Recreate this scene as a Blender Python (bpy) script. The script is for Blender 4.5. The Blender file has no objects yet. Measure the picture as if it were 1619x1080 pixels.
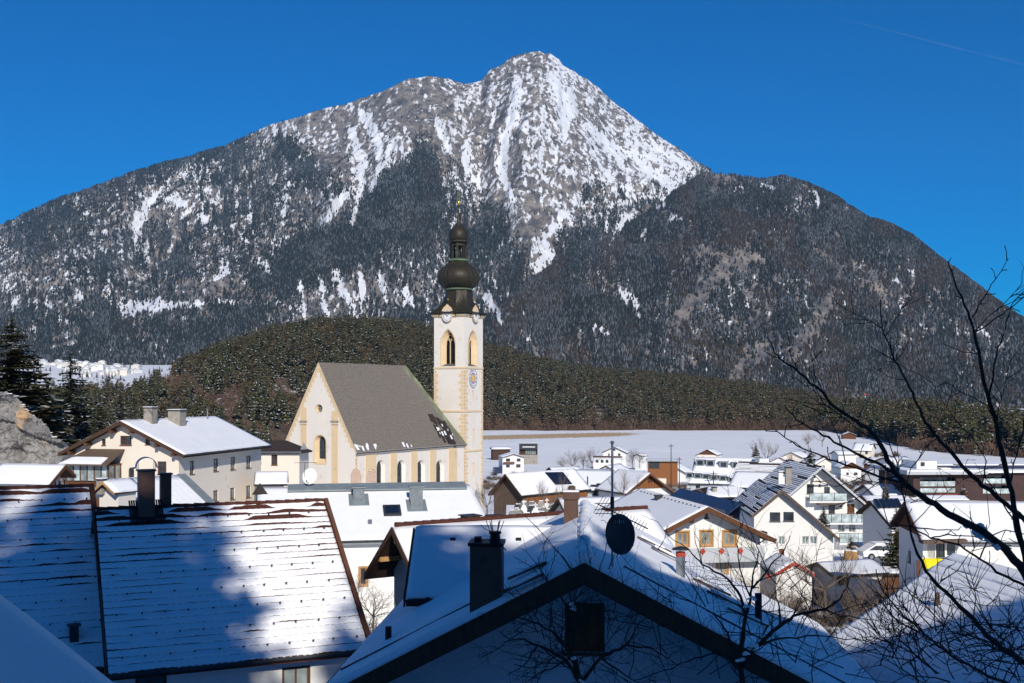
# Snowy alpine village with a church tower under a big mountain.
import bpy, math, random
import numpy as np
from mathutils import Vector, Matrix, geometry

rnd = random.Random(11)
nrs = np.random.RandomState(5)
S = bpy.context.scene
COL = S.collection

# ------------------------------------------------------------------ camera, sky, sun
F, CX, HY = 1750.0, 809.5, 620.0          # focal length in photo pixels, optical axis, horizon row
cd = bpy.data.cameras.new('camera')
cd.sensor_width = 36.0
cd.lens = 36.0 * F / 1619.0
cd.shift_y = (HY - 540.0) / 1619.0
cd.clip_start, cd.clip_end = 0.3, 30000.0
cam = bpy.data.objects.new('camera', cd)
COL.objects.link(cam)
cam.rotation_euler = (math.pi / 2, 0, 0)
S.camera = cam

SUN_AZ, SUN_EL = 13.0, 30.0               # degrees to the right of straight behind the camera; height
sa, se = math.radians(SUN_AZ), math.radians(SUN_EL)
SUN = Vector((math.sin(sa) * math.cos(se), -math.cos(sa) * math.cos(se), math.sin(se)))
W = bpy.data.worlds.new('World')
S.world = W
W.use_nodes = True
nt = W.node_tree
nt.nodes.clear()
sky = nt.nodes.new('ShaderNodeTexSky')
sky.sky_type = 'NISHITA'
sky.sun_disc = False
sky.sun_elevation = se
sky.sun_rotation = math.pi - sa
sky.altitude = 1200.0
sky.air_density = 1.0
sky.dust_density = 0.3
sky.ozone_density = 3.0
gam = nt.nodes.new('ShaderNodeGamma')
gam.inputs[1].default_value = 1.0
tint = nt.nodes.new('ShaderNodeMixRGB')
tint.blend_type = 'MULTIPLY'
tint.inputs[0].default_value = 1.0
tint.inputs[2].default_value = (0.0, 0.50, 1.0, 1)
bg = nt.nodes.new('ShaderNodeBackground')
bg.inputs[1].default_value = 0.093
wo = nt.nodes.new('ShaderNodeOutputWorld')
nt.links.new(sky.outputs[0], gam.inputs[0])
nt.links.new(gam.outputs[0], tint.inputs[1])
nt.links.new(tint.outputs[0], bg.inputs[0])
nt.links.new(bg.outputs[0], wo.inputs[0])
ld = bpy.data.lights.new('sun', 'SUN')
ld.energy = 4.4
ld.angle = math.radians(0.53)
ld.color = (1.0, 0.93, 0.82)
sun = bpy.data.objects.new('sun', ld)
COL.objects.link(sun)
sun.rotation_euler = SUN.to_track_quat('Z', 'Y').to_euler()
S.view_settings.view_transform = 'Standard'
S.view_settings.look = 'None'
S.view_settings.exposure = 0.0
S.view_settings.gamma = 1.0
S.view_settings.use_curve_mapping = False

HAZE = 0.000030

# ------------------------------------------------------------------ helpers
def P(px, py, Y):
    return Vector(((px - CX) / F * Y, Y, (HY - py) / F * Y))


def interp(x, pts):
    return np.interp(x, [p[0] for p in pts], [p[1] for p in pts])


GZ = [(-220, 66), (-120, 36), (-60, 17), (-22, 4), (-8, -2.5), (0, -4), (10, -7), (25, -11.5), (50, -14.5), (80, -16.5), (115, -18),
      (160, -20), (250, -25), (450, -33.5), (600, -34.2), (1100, -34.2)]


def gz(x, y):
    return float(interp(y, GZ))


class MB:
    """collects geometry and links it as ONE mesh object"""
    def __init__(s):
        s.v, s.f = [], []

    def add(s, vs, fs):
        n = len(s.v)
        s.v += [tuple(v) for v in vs]
        s.f += [tuple(i + n for i in f) for f in fs]
        return s

    def box(s, c, d, rz=0.0, M=None):
        x, y, z = d[0] / 2, d[1] / 2, d[2] / 2
        R = M if M is not None else Matrix.Rotation(rz, 3, 'Z')
        c = Vector(c)
        vs = [c + R @ Vector((a * x, b * y, e * z)) for e in (-1, 1) for b in (-1, 1) for a in (-1, 1)]
        return s.add(vs, [(0, 2, 3, 1), (4, 5, 7, 6), (0, 1, 5, 4), (2, 6, 7, 3), (0, 4, 6, 2), (1, 3, 7, 5)])

    def bb(s, x0, x1, y0, y1, z0, z1):
        return s.box(((x0 + x1) / 2, (y0 + y1) / 2, (z0 + z1) / 2), (abs(x1 - x0), abs(y1 - y0), abs(z1 - z0)))

    def bar(s, p, q, w, h=None):
        p, q = Vector(p), Vector(q)
        d = q - p
        L = d.length
        if L < 1e-6:
            return s
        h = h or w
        y = d / L
        up = Vector((0, 0, 1)) if abs(y.z) < 0.95 else Vector((1, 0, 0))
        x = y.cross(up).normalized()
        z = x.cross(y)
        M = Matrix((x, y, z)).transposed()
        return s.box((p + q) / 2, (w, L, h), M=M)

    def tube(s, pts, rad, n=6, cap=True):
        pts = [Vector(p) for p in pts]
        if not hasattr(rad, '__len__'):
            rad = [rad] * len(pts)
        vs, fs = [], []
        for i, p in enumerate(pts):
            d = (pts[min(i + 1, len(pts) - 1)] - pts[max(i - 1, 0)])
            if d.length < 1e-9:
                d = Vector((0, 0, 1))
            d.normalize()
            up = Vector((0, 0, 1)) if abs(d.z) < 0.9 else Vector((1, 0, 0))
            x = d.cross(up).normalized()
            z = x.cross(d)
            for k in range(n):
                a = 2 * math.pi * k / n
                vs.append(p + (x * math.cos(a) + z * math.sin(a)) * rad[i])
        for i in range(len(pts) - 1):
            for k in range(n):
                a, b = i * n + k, i * n + (k + 1) % n
                fs.append((a, b, b + n, a + n))
        if cap:
            fs.append(tuple(range(n))[::-1])
            fs.append(tuple(range((len(pts) - 1) * n, len(pts) * n)))
        return s.add(vs, fs)

    def lathe(s, prof, n=16, c=(0, 0, 0), ph=0.0, cap=True):
        vs, fs = [], []
        for (r, z) in prof:
            for k in range(n):
                a = 2 * math.pi * k / n + ph
                vs.append((c[0] + r * math.cos(a), c[1] + r * math.sin(a), c[2] + z))
        for i in range(len(prof) - 1):
            for k in range(n):
                a, b = i * n + k, i * n + (k + 1) % n
                fs.append((a, b, b + n, a + n))
        if cap:
            fs.append(tuple(range(n))[::-1])
            fs.append(tuple(range((len(prof) - 1) * n, len(prof) * n)))
        return s.add(vs, fs)

    def slab(s, loop, off):
        """polygon loop (3D) thickened by the vector off"""
        n = len(loop)
        off = Vector(off)
        lo = [Vector(p) for p in loop]
        hi = [p + off for p in lo]
        fs = [tuple(range(n))[::-1], tuple(range(n, 2 * n))]
        fs += [(i, (i + 1) % n, (i + 1) % n + n, i + n) for i in range(n)]
        return s.add(lo + hi, fs)

    def face(s, O, ex, ez, outer, holes=(), depth=0.0, back=False):
        """flat wall with real openings; ex, ez span the plane, reveals go in by depth along n"""
        O, ex, ez = Vector(O), Vector(ex), Vector(ez)
        n = ez.cross(ex)                     # points into the building
        loops = [outer] + [h for h in holes]
        pl = [[Vector((a, b, 0)) for a, b in lp] for lp in loops]
        flat = [p for lp in pl for p in lp]
        tris = geometry.tessellate_polygon(pl)
        s.add([O + ex * p.x + ez * p.y for p in flat], tris)
        for h in holes:
            m = len(h)
            a = [O + ex * x + ez * z for x, z in h]
            b = [p + n * depth for p in a]
            s.add(a + b, [(i, (i + 1) % m, (i + 1) % m + m, i + m) for i in range(m)])
        return s

    def build(s, name, m, parent=None, smooth=False):
        me = bpy.data.meshes.new(name)
        me.from_pydata([tuple(v) for v in s.v], [], s.f)
        if smooth:
            me.polygons.foreach_set('use_smooth', [True] * len(me.polygons))
        me.validate()
        o = bpy.data.objects.new(name, me)
        if m is not None:
            me.materials.append(m)
        COL.objects.link(o)
        if parent is not None:
            o.parent = parent
        return o


def T(name, label, cat, loc=(0, 0, 0), rz=0.0, group=None):
    o = bpy.data.objects.new(name, None)
    COL.objects.link(o)
    o.empty_display_size = 0.3
    o.location = loc
    o.rotation_euler = (0, 0, rz)
    o['label'] = label
    o['category'] = cat
    if group:
        o['group'] = group
    return o


def tag(o, label=None, cat=None, group=None, kind=None):
    for k, v in (('label', label), ('category', cat), ('group', group), ('kind', kind)):
        if v:
            o[k] = v
    return o


def dup(root, loc, rz=None, label=None, group=None, scale=None):
    r = root.copy()
    COL.objects.link(r)
    r.location = loc
    if rz is not None:
        r.rotation_euler = (0, 0, rz)
    if scale:
        r.scale = (scale,) * 3
    if label:
        r['label'] = label
    if group:
        r['group'] = group
    for ch in list(root.children):
        c = ch.copy()
        COL.objects.link(c)
        c.parent = r
        for g in ch.children:
            d = g.copy()
            COL.objects.link(d)
            d.parent = c
    return r


def part_copy(o, loc, rot=None, scale=None):
    c = o.copy()
    COL.objects.link(c)
    c.location = loc
    if rot is not None:
        c.rotation_euler = rot
    if scale is not None:
        c.scale = scale
    for g in o.children:
        d = g.copy()
        COL.objects.link(d)
        d.parent = c
    return c


# ------------------------------------------------------------------ materials
def M(name, c1, c2=None, scale=3.0, rough=0.85, bump=0.15, bscale=None, stretch=(1, 1, 1), metal=0.0,
      c3=None, s3=0.6, t3=0.62, emit=0, spec=0.25, bdist=0.02, lo=0.3, hi=0.7):
    m = bpy.data.materials.new(name)
    m.use_nodes = True
    n, l = m.node_tree.nodes, m.node_tree.links
    b = n['Principled BSDF']
    b.inputs['Roughness'].default_value = rough
    b.inputs['Metallic'].default_value = metal
    b.inputs['Specular IOR Level'].default_value = spec
    tc = n.new('ShaderNodeTexCoord')
    mp = n.new('ShaderNodeMapping')
    mp.inputs['Scale'].default_value = stretch
    l.new(tc.outputs['Object'], mp.inputs[0])
    nz = n.new('ShaderNodeTexNoise')
    nz.inputs['Scale'].default_value = scale
    nz.inputs['Detail'].default_value = 6
    nz.inputs['Roughness'].default_value = 0.6
    l.new(mp.outputs[0], nz.inputs['Vector'])
    r = n.new('ShaderNodeValToRGB')
    r.color_ramp.elements[0].position = lo
    r.color_ramp.elements[1].position = hi
    c2 = c2 or tuple(x * 0.8 for x in c1)
    r.color_ramp.elements[0].color = (*c1, 1)
    r.color_ramp.elements[1].color = (*c2, 1)
    l.new(nz.outputs[0], r.inputs[0])
    out = r.outputs[0]
    if c3:
        nz3 = n.new('ShaderNodeTexNoise')
        nz3.inputs['Scale'].default_value = s3
        nz3.inputs['Detail'].default_value = 8
        l.new(mp.outputs[0], nz3.inputs['Vector'])
        r3 = n.new('ShaderNodeValToRGB')
        r3.color_ramp.elements[0].position = t3
        r3.color_ramp.elements[1].position = t3 + 0.08
        l.new(nz3.outputs[0], r3.inputs[0])
        mx = n.new('ShaderNodeMixRGB')
        mx.inputs[2].default_value = (*c3, 1)
        l.new(r3.outputs[0], mx.inputs[0])
        l.new(out, mx.inputs[1])
        out = mx.outputs[0]
    l.new(out, b.inputs['Base Color'])
    if bump:
        bn = n.new('ShaderNodeTexNoise')
        bn.inputs['Scale'].default_value = bscale or scale * 4
        bn.inputs['Detail'].default_value = 5
        l.new(mp.outputs[0], bn.inputs['Vector'])
        bu = n.new('ShaderNodeBump')
        bu.inputs['Strength'].default_value = bump
        bu.inputs['Distance'].default_value = bdist
        l.new(bn.outputs[0], bu.inputs['Height'])
        l.new(bu.outputs[0], b.inputs['Normal'])
    return m


def glassm(name, col, rough=0.08):
    m = bpy.data.materials.new(name)
    m.use_nodes = True
    n, l = m.node_tree.nodes, m.node_tree.links
    b = n['Principled BSDF']
    b.inputs['Roughness'].default_value = rough
    b.inputs['Specular IOR Level'].default_value = 0.6
    tc = n.new('ShaderNodeTexCoord')
    nz = n.new('ShaderNodeTexNoise')
    nz.inputs['Scale'].default_value = 1.3
    l.new(tc.outputs['Object'], nz.inputs['Vector'])
    r = n.new('ShaderNodeValToRGB')
    r.color_ramp.elements[0].position = 0.35
    r.color_ramp.elements[1].position = 0.7
    r.color_ramp.elements[0].color = (*[x * 0.6 for x in col], 1)
    r.color_ramp.elements[1].color = (*[x * 1.5 for x in col], 1)
    l.new(nz.outputs[0], r.inputs[0])
    l.new(r.outputs[0], b.inputs['Base Color'])
    return m


snow = M('snow', (0.88, 0.885, 0.90), (0.83, 0.84, 0.87), scale=0.7, rough=0.7, bump=0.35, bscale=3.5, bdist=0.06)
snow_thin = M('thin_snow', (0.72, 0.74, 0.78), (0.6, 0.62, 0.67), scale=1.4, rough=0.75, bump=0.3, bscale=8, c3=(0.42, 0.43, 0.46), s3=2.5, t3=0.66)
plaster_white = M('white_plaster', (0.80, 0.79, 0.76), (0.74, 0.73, 0.70), scale=0.5, bump=0.2, bscale=30, bdist=0.01, c3=(0.66, 0.64, 0.60), s3=0.5, t3=0.66)
plaster_cream = M('cream_plaster', (0.80, 0.73, 0.62), (0.75, 0.67, 0.56), scale=0.4, bump=0.25, bscale=20, bdist=0.01, c3=(0.66, 0.58, 0.47), s3=0.6, t3=0.64)
plaster_old = M('old_plaster', (0.76, 0.71, 0.63), (0.70, 0.65, 0.57), scale=0.5, bump=0.3, bscale=15, bdist=0.02, c3=(0.55, 0.50, 0.42), s3=0.8, t3=0.66)
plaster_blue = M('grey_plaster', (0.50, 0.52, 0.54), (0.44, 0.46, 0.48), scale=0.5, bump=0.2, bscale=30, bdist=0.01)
church_white = M('church_plaster', (0.80, 0.74, 0.66), (0.75, 0.69, 0.61), scale=0.35, bump=0.3, bscale=9, bdist=0.02, c3=(0.68, 0.62, 0.53), s3=0.9, t3=0.6)
church_yellow = M('ochre_plaster', (0.74, 0.57, 0.36), (0.68, 0.51, 0.31), scale=0.8, bump=0.25, bscale=9, c3=(0.60, 0.47, 0.32), s3=0.8, t3=0.62)
grey_stone = M('grey_stone', (0.34, 0.33, 0.31), (0.24, 0.23, 0.22), scale=2.0, bump=0.4)
wood_dark = M('dark_wood', (0.085, 0.045, 0.026), (0.05, 0.028, 0.018), scale=1.5, stretch=(6, 6, 1), bump=0.4)
wood_brown = M('brown_wood', (0.15, 0.065, 0.03), (0.08, 0.035, 0.018), scale=2.0, stretch=(6, 6, 0.6), bump=0.4)
wood_orange = M('orange_wood', (0.30, 0.125, 0.045), (0.17, 0.065, 0.026), scale=2.0, stretch=(5, 5, 0.6), bump=0.4)
wood_pale = M('pale_wood', (0.50, 0.30, 0.13), (0.38, 0.20, 0.08), scale=2.0, stretch=(4, 4, 0.8), bump=0.3)
wood_grey = M('weathered_wood', (0.16, 0.115, 0.085), (0.08, 0.055, 0.04), scale=2.0, stretch=(7, 7, 0.5), bump=0.5)
tile_red = M('red_roof_tile', (0.11, 0.036, 0.024), (0.055, 0.02, 0.015), scale=5, bump=0.3)
tile_dark = M('dark_roof_tile', (0.055, 0.04, 0.036), (0.028, 0.022, 0.02), scale=5, bump=0.3)
tile_slate = M('slate', (0.15, 0.14, 0.135), (0.10, 0.093, 0.09), scale=4, bump=0.3)
metal = M('grey_metal', (0.30, 0.34, 0.35), (0.22, 0.26, 0.27), scale=2, rough=0.5, bump=0.1, metal=0.3)
metal_dark = M('dark_metal', (0.05, 0.055, 0.06), (0.03, 0.033, 0.036), scale=2, rough=0.5, bump=0.1, metal=0.2)
metal_black = M('black_metal', (0.015, 0.015, 0.017), (0.008, 0.008, 0.01), scale=2, rough=0.5, bump=0.1)
galv = M('galvanised_steel', (0.34, 0.37, 0.39), (0.22, 0.24, 0.26), scale=4, rough=0.4, bump=0.1, metal=0.7)
white_paint = M('white_paint', (0.80, 0.80, 0.79), (0.74, 0.74, 0.73), scale=3, bump=0.05)
brown_paint = M('brown_paint', (0.14, 0.06, 0.035), (0.10, 0.04, 0.025), scale=3, bump=0.1)
yellow_paint = M('yellow_paint', (0.85, 0.72, 0.02), (0.78, 0.62, 0.02), scale=3, bump=0.05)
red_paint = M('red_paint', (0.48, 0.085, 0.055), (0.38, 0.06, 0.04), scale=3, bump=0.05)
pane = glassm('window_glass', (0.035, 0.045, 0.055))
pane_curtain = glassm('curtained_glass', (0.22, 0.26, 0.26), 0.15)
pane_pale = glassm('balcony_glass', (0.42, 0.50, 0.50), 0.15)
solar = M('solar_cells', (0.012, 0.020, 0.045), (0.008, 0.012, 0.028), scale=6, rough=0.15, bump=0, spec=0.6)
solar_navy = M('solar_collector', (0.02, 0.035, 0.085), (0.012, 0.022, 0.06), scale=2, rough=0.3, bump=0, spec=0.5)
bark = M('bark', (0.060, 0.045, 0.036), (0.028, 0.021, 0.017), scale=8, stretch=(3, 3, 0.6), bump=0.6)
twig = M('twig_bark', (0.075, 0.055, 0.042), (0.035, 0.026, 0.02), scale=8, bump=0.2)
twig_pale = M('pale_twig_bark', (0.20, 0.155, 0.12), (0.11, 0.08, 0.06), scale=3, bump=0.2)
copper = M('old_copper', (0.050, 0.038, 0.027), (0.024, 0.026, 0.020), scale=1.2, stretch=(2, 2, 0.35), rough=0.5, bump=0.25, metal=0.25,
           c3=(0.055, 0.085, 0.05), s3=1.5, t3=0.62)
copper_green = M('green_copper', (0.13, 0.21, 0.13), (0.08, 0.10, 0.06), scale=2, rough=0.6, bump=0.2)
gold = M('gold', (0.85, 0.55, 0.12), (0.7, 0.42, 0.08), scale=3, rough=0.25, metal=0.9, bump=0)
brick_brown = M('brown_sheet', (0.125, 0.072, 0.054), (0.09, 0.052, 0.040), scale=2, rough=0.6, bump=0.1)
concrete = M('concrete', (0.36, 0.33, 0.29), (0.26, 0.235, 0.2), scale=2.5, bump=0.5, c3=(0.16, 0.14, 0.12), s3=1.2, t3=0.6)
tombstone = M('tombstone', (0.30, 0.30, 0.29), (0.16, 0.16, 0.16), scale=2, bump=0.2)


def vcol_mat(name, rough=0.9, bump=0.0, bscale=1.0, bdist=1.0):
    m = bpy.data.materials.new(name)
    m.use_nodes = True
    n, l = m.node_tree.nodes, m.node_tree.links
    b = n['Principled BSDF']
    b.inputs['Roughness'].default_value = rough
    b.inputs['Specular IOR Level'].default_value = 0.1
    a = n.new('ShaderNodeVertexColor')
    a.layer_name = 'Col'
    l.new(a.outputs[0], b.inputs['Base Color'])
    return m


# ------------------------------------------------------------------ numpy noise
def _h(ix, iy, seed):
    n = (ix.astype(np.int64) * 374761393 + iy.astype(np.int64) * 668265263 + seed * 982451653) & 0xFFFFFFFF
    n = ((n ^ (n >> 13)) * 1274126177) & 0xFFFFFFFF
    n = (n ^ (n >> 16)) & 0xFFFFFFFF
    return n / 4294967295.0


def vn(x, y, seed=0):
    ix, iy = np.floor(x), np.floor(y)
    fx, fy = x - ix, y - iy
    fx = fx * fx * (3 - 2 * fx)
    fy = fy * fy * (3 - 2 * fy)
    a, b = _h(ix, iy, seed), _h(ix + 1, iy, seed)
    c, d = _h(ix, iy + 1, seed), _h(ix + 1, iy + 1, seed)
    return (a * (1 - fx) + b * fx) * (1 - fy) + (c * (1 - fx) + d * fx) * fy


def fbm(x, y, o=5, seed=0, g=0.5):
    s, a, t = 0.0, 1.0, 0.0
    for i in range(o):
        s = s + a * vn(x * 2 ** i, y * 2 ** i, seed + i)
        t += a
        a *= g
    return s / t


def ridged(x, y, o=5, seed=0, g=0.5):
    s, a, t = 0.0, 1.0, 0.0
    for i in range(o):
        s = s + a * (1 - np.abs(2 * vn(x * 2 ** i, y * 2 ** i, seed + i) - 1))
        t += a
        a *= g
    return s / t


def sstep(a, b, x):
    t = np.clip((x - a) / (b - a), 0, 1)
    return t * t * (3 - 2 * t)


def grid_mesh(name, Pxyz, mat, cols=None, smooth=True):
    """Pxyz: (rows, cols, 3)"""
    R, C = Pxyz.shape[:2]
    me = bpy.data.meshes.new(name)
    me.vertices.add(R * C)
    me.vertices.foreach_set('co', Pxyz.reshape(-1).astype(np.float32))
    i = np.arange(R * C).reshape(R, C)
    q = np.stack([i[:-1, :-1], i[:-1, 1:], i[1:, 1:], i[1:, :-1]], -1).reshape(-1, 4)
    nf = len(q)
    me.loops.add(nf * 4)
    me.loops.foreach_set('vertex_index', q.reshape(-1).astype(np.int32))
    me.polygons.add(nf)
    me.polygons.foreach_set('loop_start', np.arange(0, nf * 4, 4, dtype=np.int32))
    me.polygons.foreach_set('use_smooth', np.full(nf, smooth))
    me.update(calc_edges=True)
    if cols is not None:
        ca = me.color_attributes.new('Col', 'FLOAT_COLOR', 'POINT')
        c4 = np.ones((R * C, 4), np.float32)
        c4[:, :3] = cols.reshape(-1, 3)
        ca.data.foreach_set('color', c4.reshape(-1))
    me.materials.append(mat)
    o = bpy.data.objects.new(name, me)
    COL.objects.link(o)
    return o


def tri_mesh(name, V, Fa, mat, cols=None, parent=None):
    me = bpy.data.meshes.new(name)
    me.vertices.add(len(V))
    me.vertices.foreach_set('co', V.reshape(-1).astype(np.float32))
    nf, k = Fa.shape
    me.loops.add(nf * k)
    me.loops.foreach_set('vertex_index', Fa.reshape(-1).astype(np.int32))
    me.polygons.add(nf)
    me.polygons.foreach_set('loop_start', np.arange(0, nf * k, k, dtype=np.int32))
    me.update(calc_edges=True)
    if cols is not None:
        ca = me.color_attributes.new('Col', 'FLOAT_COLOR', 'POINT')
        c4 = np.ones((len(V), 4), np.float32)
        c4[:, :3] = cols
        ca.data.foreach_set('color', c4.reshape(-1))
    me.materials.append(mat)
    o = bpy.data.objects.new(name, me)
    COL.objects.link(o)
    if parent is not None:
        o.parent = parent
    return o


# ------------------------------------------------------------------ the mountain
SKY1 = [(-420, 520), (-260, 455), (-120, 400), (0, 356), (40, 337), (96, 313), (130, 302), (167, 288), (210, 273), (253, 260), (299, 249), (330, 240), (355, 233), (395, 212), (430, 196),
        (476, 184), (512, 171), (545, 165), (583, 151), (608, 143), (638, 127), (655, 123), (674, 121), (690, 122), (709, 124), (722, 129), (735, 133), (760, 128),
        (768, 118), (775, 110), (791, 104), (803, 94), (813, 88), (825, 85), (836, 83), (853, 81), (862, 86), (870, 84), (878, 90), (884, 94), (890, 103), (899, 108), (912, 116),
        (927, 125), (950, 142), (965, 157), (984, 171), (1000, 184), (1018, 197), (1035, 210), (1052, 222), (1070, 233), (1086, 244), (1100, 255), (1114, 263), (1160, 300), (1300, 400), (1500, 520), (1900, 640)]
SKY2 = [(560, 640), (700, 560), (780, 500), (850, 438), (900, 404), (960, 378), (1010, 347), (1050, 317), (1090, 288), (1112, 277), (1137, 275), (1171, 279), (1195, 285), (1211, 285),
        (1239, 281), (1273, 291), (1313, 308), (1347, 331), (1375, 347), (1409, 356), (1443, 375), (1478, 403), (1512, 429), (1551, 457),
        (1585, 484), (1619, 506), (1700, 560), (1760, 595), (1900, 640), (2000, 655)]


def surface(pxs, sky, Yb, Yr, zb, prof, nt_, seed, amp):
    ts = np.concatenate([np.linspace(0, 1, nt_), np.linspace(1.02, 1.25, 10)])
    px, t = np.meshgrid(pxs, ts)
    th = (px - CX) / F
    tt = np.clip(t, 0, 1)
    yr = Yr(px)
    yb = Yb(px)
    Y = yb + (yr - yb) * t
    # the spurs wander, so gullies are not straight
    X = th * Y
    A = (HY - interp(px, sky)) / F + (fbm(px / 9.0, px * 0 + 3, 3, seed + 9) - 0.5) * 0.0016
    Zr = A * yr
    z = zb(px) + (Zr - zb(px)) * prof(tt)
    warp = (fbm(X / 700, Y / 900, 3, seed + 3) - .5) * 500
    big = ridged((X + warp) / 620.0, Y / 2600.0, 3, seed) - 0.55
    mid = ridged((X + warp) / 210.0, (Y) / 700.0, 4, seed + 20) - 0.55
    fine = fbm(X / 60.0, Y / 110.0, 4, seed + 40) - 0.5
    env = np.sin(np.pi * np.clip(tt, 0, 1) ** 1.1) ** 0.7
    z = z + env * (big * amp + mid * amp * 0.42) + fine * 26 * np.clip(env + .15, 0, 1) * (t < 0.998)
    cap = (Zr / yr) * Y - 6.0 * (1 - tt) ** 0.5
    z = np.where(t < 1, np.minimum(z, cap), z)
    z = np.where(t > 1, Zr - (t - 1) * (Zr - zb(px)) * 1.3, z)
    return np.stack([X, Y, z], -1), t


def proj(p):
    return CX + F * p[..., 0] / p[..., 1], HY - F * p[..., 2] / p[..., 1]


def seg_d(px, py, pts):
    """distance to a polyline with widths: min of d/w"""
    best = np.full(px.shape, 1e9)
    for (a, b) in zip(pts[:-1], pts[1:]):
        ax, ay, aw = a
        bx, by, bw = b
        dx, dy = bx - ax, by - ay
        L2 = dx * dx + dy * dy
        u = np.clip(((px - ax) * dx + (py - ay) * dy) / L2, 0, 1)
        d = np.hypot(px - ax - u * dx, py - ay - u * dy) / (aw + (bw - aw) * u)
        best = np.minimum(best, d)
    return best


GULLIES = [  # traced snow runs of the mountain: (x, y, half width)
    [(575, 185, 10), (595, 215, 10), (600, 250, 4)], [(556, 205, 6), (572, 262, 6), (570, 300, 4), (556, 355, 3)], [(622, 225, 5), (600, 270, 4), (585, 300, 3)],
    [(247, 308, 5), (222, 338, 8), (213, 372, 6), (215, 395, 3)], [(232, 385, 5), (229, 415, 3)], [(318, 345, 7), (326, 350, 6)], [(270, 315, 8), (290, 322, 6)],
    [(474, 440, 2.5), (482, 512, 4)], [(504, 435, 2.5), (516, 500, 4)], [(545, 308, 8), (512, 352, 7)], [(452, 312, 5), (448, 345, 4)],
    [(415, 420, 10), (425, 434, 6)], [(355, 425, 9), (340, 440, 4)], [(530, 432, 8), (545, 470, 6), (560, 490, 3)], [(570, 435, 5), (575, 470, 6)], [(600, 440, 8), (608, 455, 4)],
    [(640, 460, 6), (650, 485, 6)], [(850, 378, 5), (866, 402, 10), (850, 430, 6)], [(895, 335, 7), (862, 378, 5)], [(990, 240, 3), (1022, 264, 5), (1062, 298, 9)],
    [(1000, 340, 7), (985, 350, 8), (968, 384, 4)], [(1050, 318, 6), (1040, 330, 5)], [(1066, 346, 9), (1074, 347, 4)], [(1208, 291, 10), (1226, 300, 5)], [(1288, 306, 5), (1294, 326, 6)],
    [(1020, 365, 3), (1016, 380, 3)], [(270, 385, 4), (268, 400, 2)], [(395, 320, 3), (396, 350, 3)], [(300, 330, 3), (286, 350, 2)], [(820, 130, 9), (805, 200, 8), (790, 260, 7), (812, 330, 4)],
    [(870, 120, 8), (900, 160, 9), (890, 220, 5)], [(560, 465, 3), (562, 500, 3)], [(385, 360, 3), (388, 385, 3)], [(200, 490, 14), (330, 478, 3), (480, 482, 2)],
    [(940, 520, 8), (960, 530, 3)], [(975, 455, 7), (1000, 480, 9), (1010, 500, 3)], [(770, 470, 6), (790, 510, 7)], [(740, 225, 6), (735, 260, 5), (760, 300, 3)], [(692, 195, 7), (712, 240, 5)],
    [(1030, 230, 4), (1085, 262, 6)], [(935, 200, 5), (980, 250, 5), (1000, 300, 2)], [(455, 370, 3), (430, 400, 3)], [(120, 465, 5), (130, 475, 3)], [(75, 480, 6), (85, 490, 4)], [(25, 470, 5), (20, 490, 4)]]
ROCKS = [[(1318, 462, 7), (1303, 495, 12), (1272, 535, 10), (1245, 570, 8)], [(1105, 400, 14), (1200, 415, 12)], [(1180, 395, 10), (1100, 470, 12), (1060, 520, 8)], [(445, 192, 7), (545, 195, 14)],
         [(640, 150, 22), (700, 170, 20)], [(790, 115, 14), (850, 110, 12)], [(800, 300, 12), (850, 340, 16), (840, 375, 10)], [(660, 190, 14), (720, 250, 12)], [(430, 470, 8), (280, 450, 9), (330, 500, 6)],
         [(1215, 540, 12), (1160, 600, 10)], [(540, 250, 10), (545, 280, 9)], [(1130, 283, 16), (1180, 284, 5)], [(760, 190, 10), (745, 240, 10)], [(1380, 440, 8), (1400, 480, 6)], [(1290, 400, 7), (1330, 430, 6)]]


def features(px, py, wob=0.0):
    wx = (fbm(px / 5, py / 7, 4, 71, .7) - .5) * 16
    wy = (fbm(px / 6, py / 9, 4, 73, .7) - .5) * 26
    sn = np.zeros(px.shape)
    for g in GULLIES:
        sn = np.maximum(sn, 1 - sstep(0.55, 1.25, seg_d(px + wx, py + wy, g)))
    rk = np.zeros(px.shape)
    for g in ROCKS:
        rk = np.maximum(rk, 1 - sstep(0.4, 2.0, seg_d(px + wx * 2, py + wy * 2, g)))
    return sn, rk


TREELINE = [(-500, 200), (350, 200), (395, 214), (430, 212), (470, 225), (520, 250), (560, 262), (600, 258), (640, 235), (672, 212), (700, 250), (740, 300), (790, 335), (825, 385), (850, 440),
            (872, 395), (905, 330), (940, 300), (965, 325), (985, 318), (1020, 305), (1050, 312), (1075, 295), (1100, 272), (1130, 250), (1200, 200), (2200, 200)]


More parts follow.
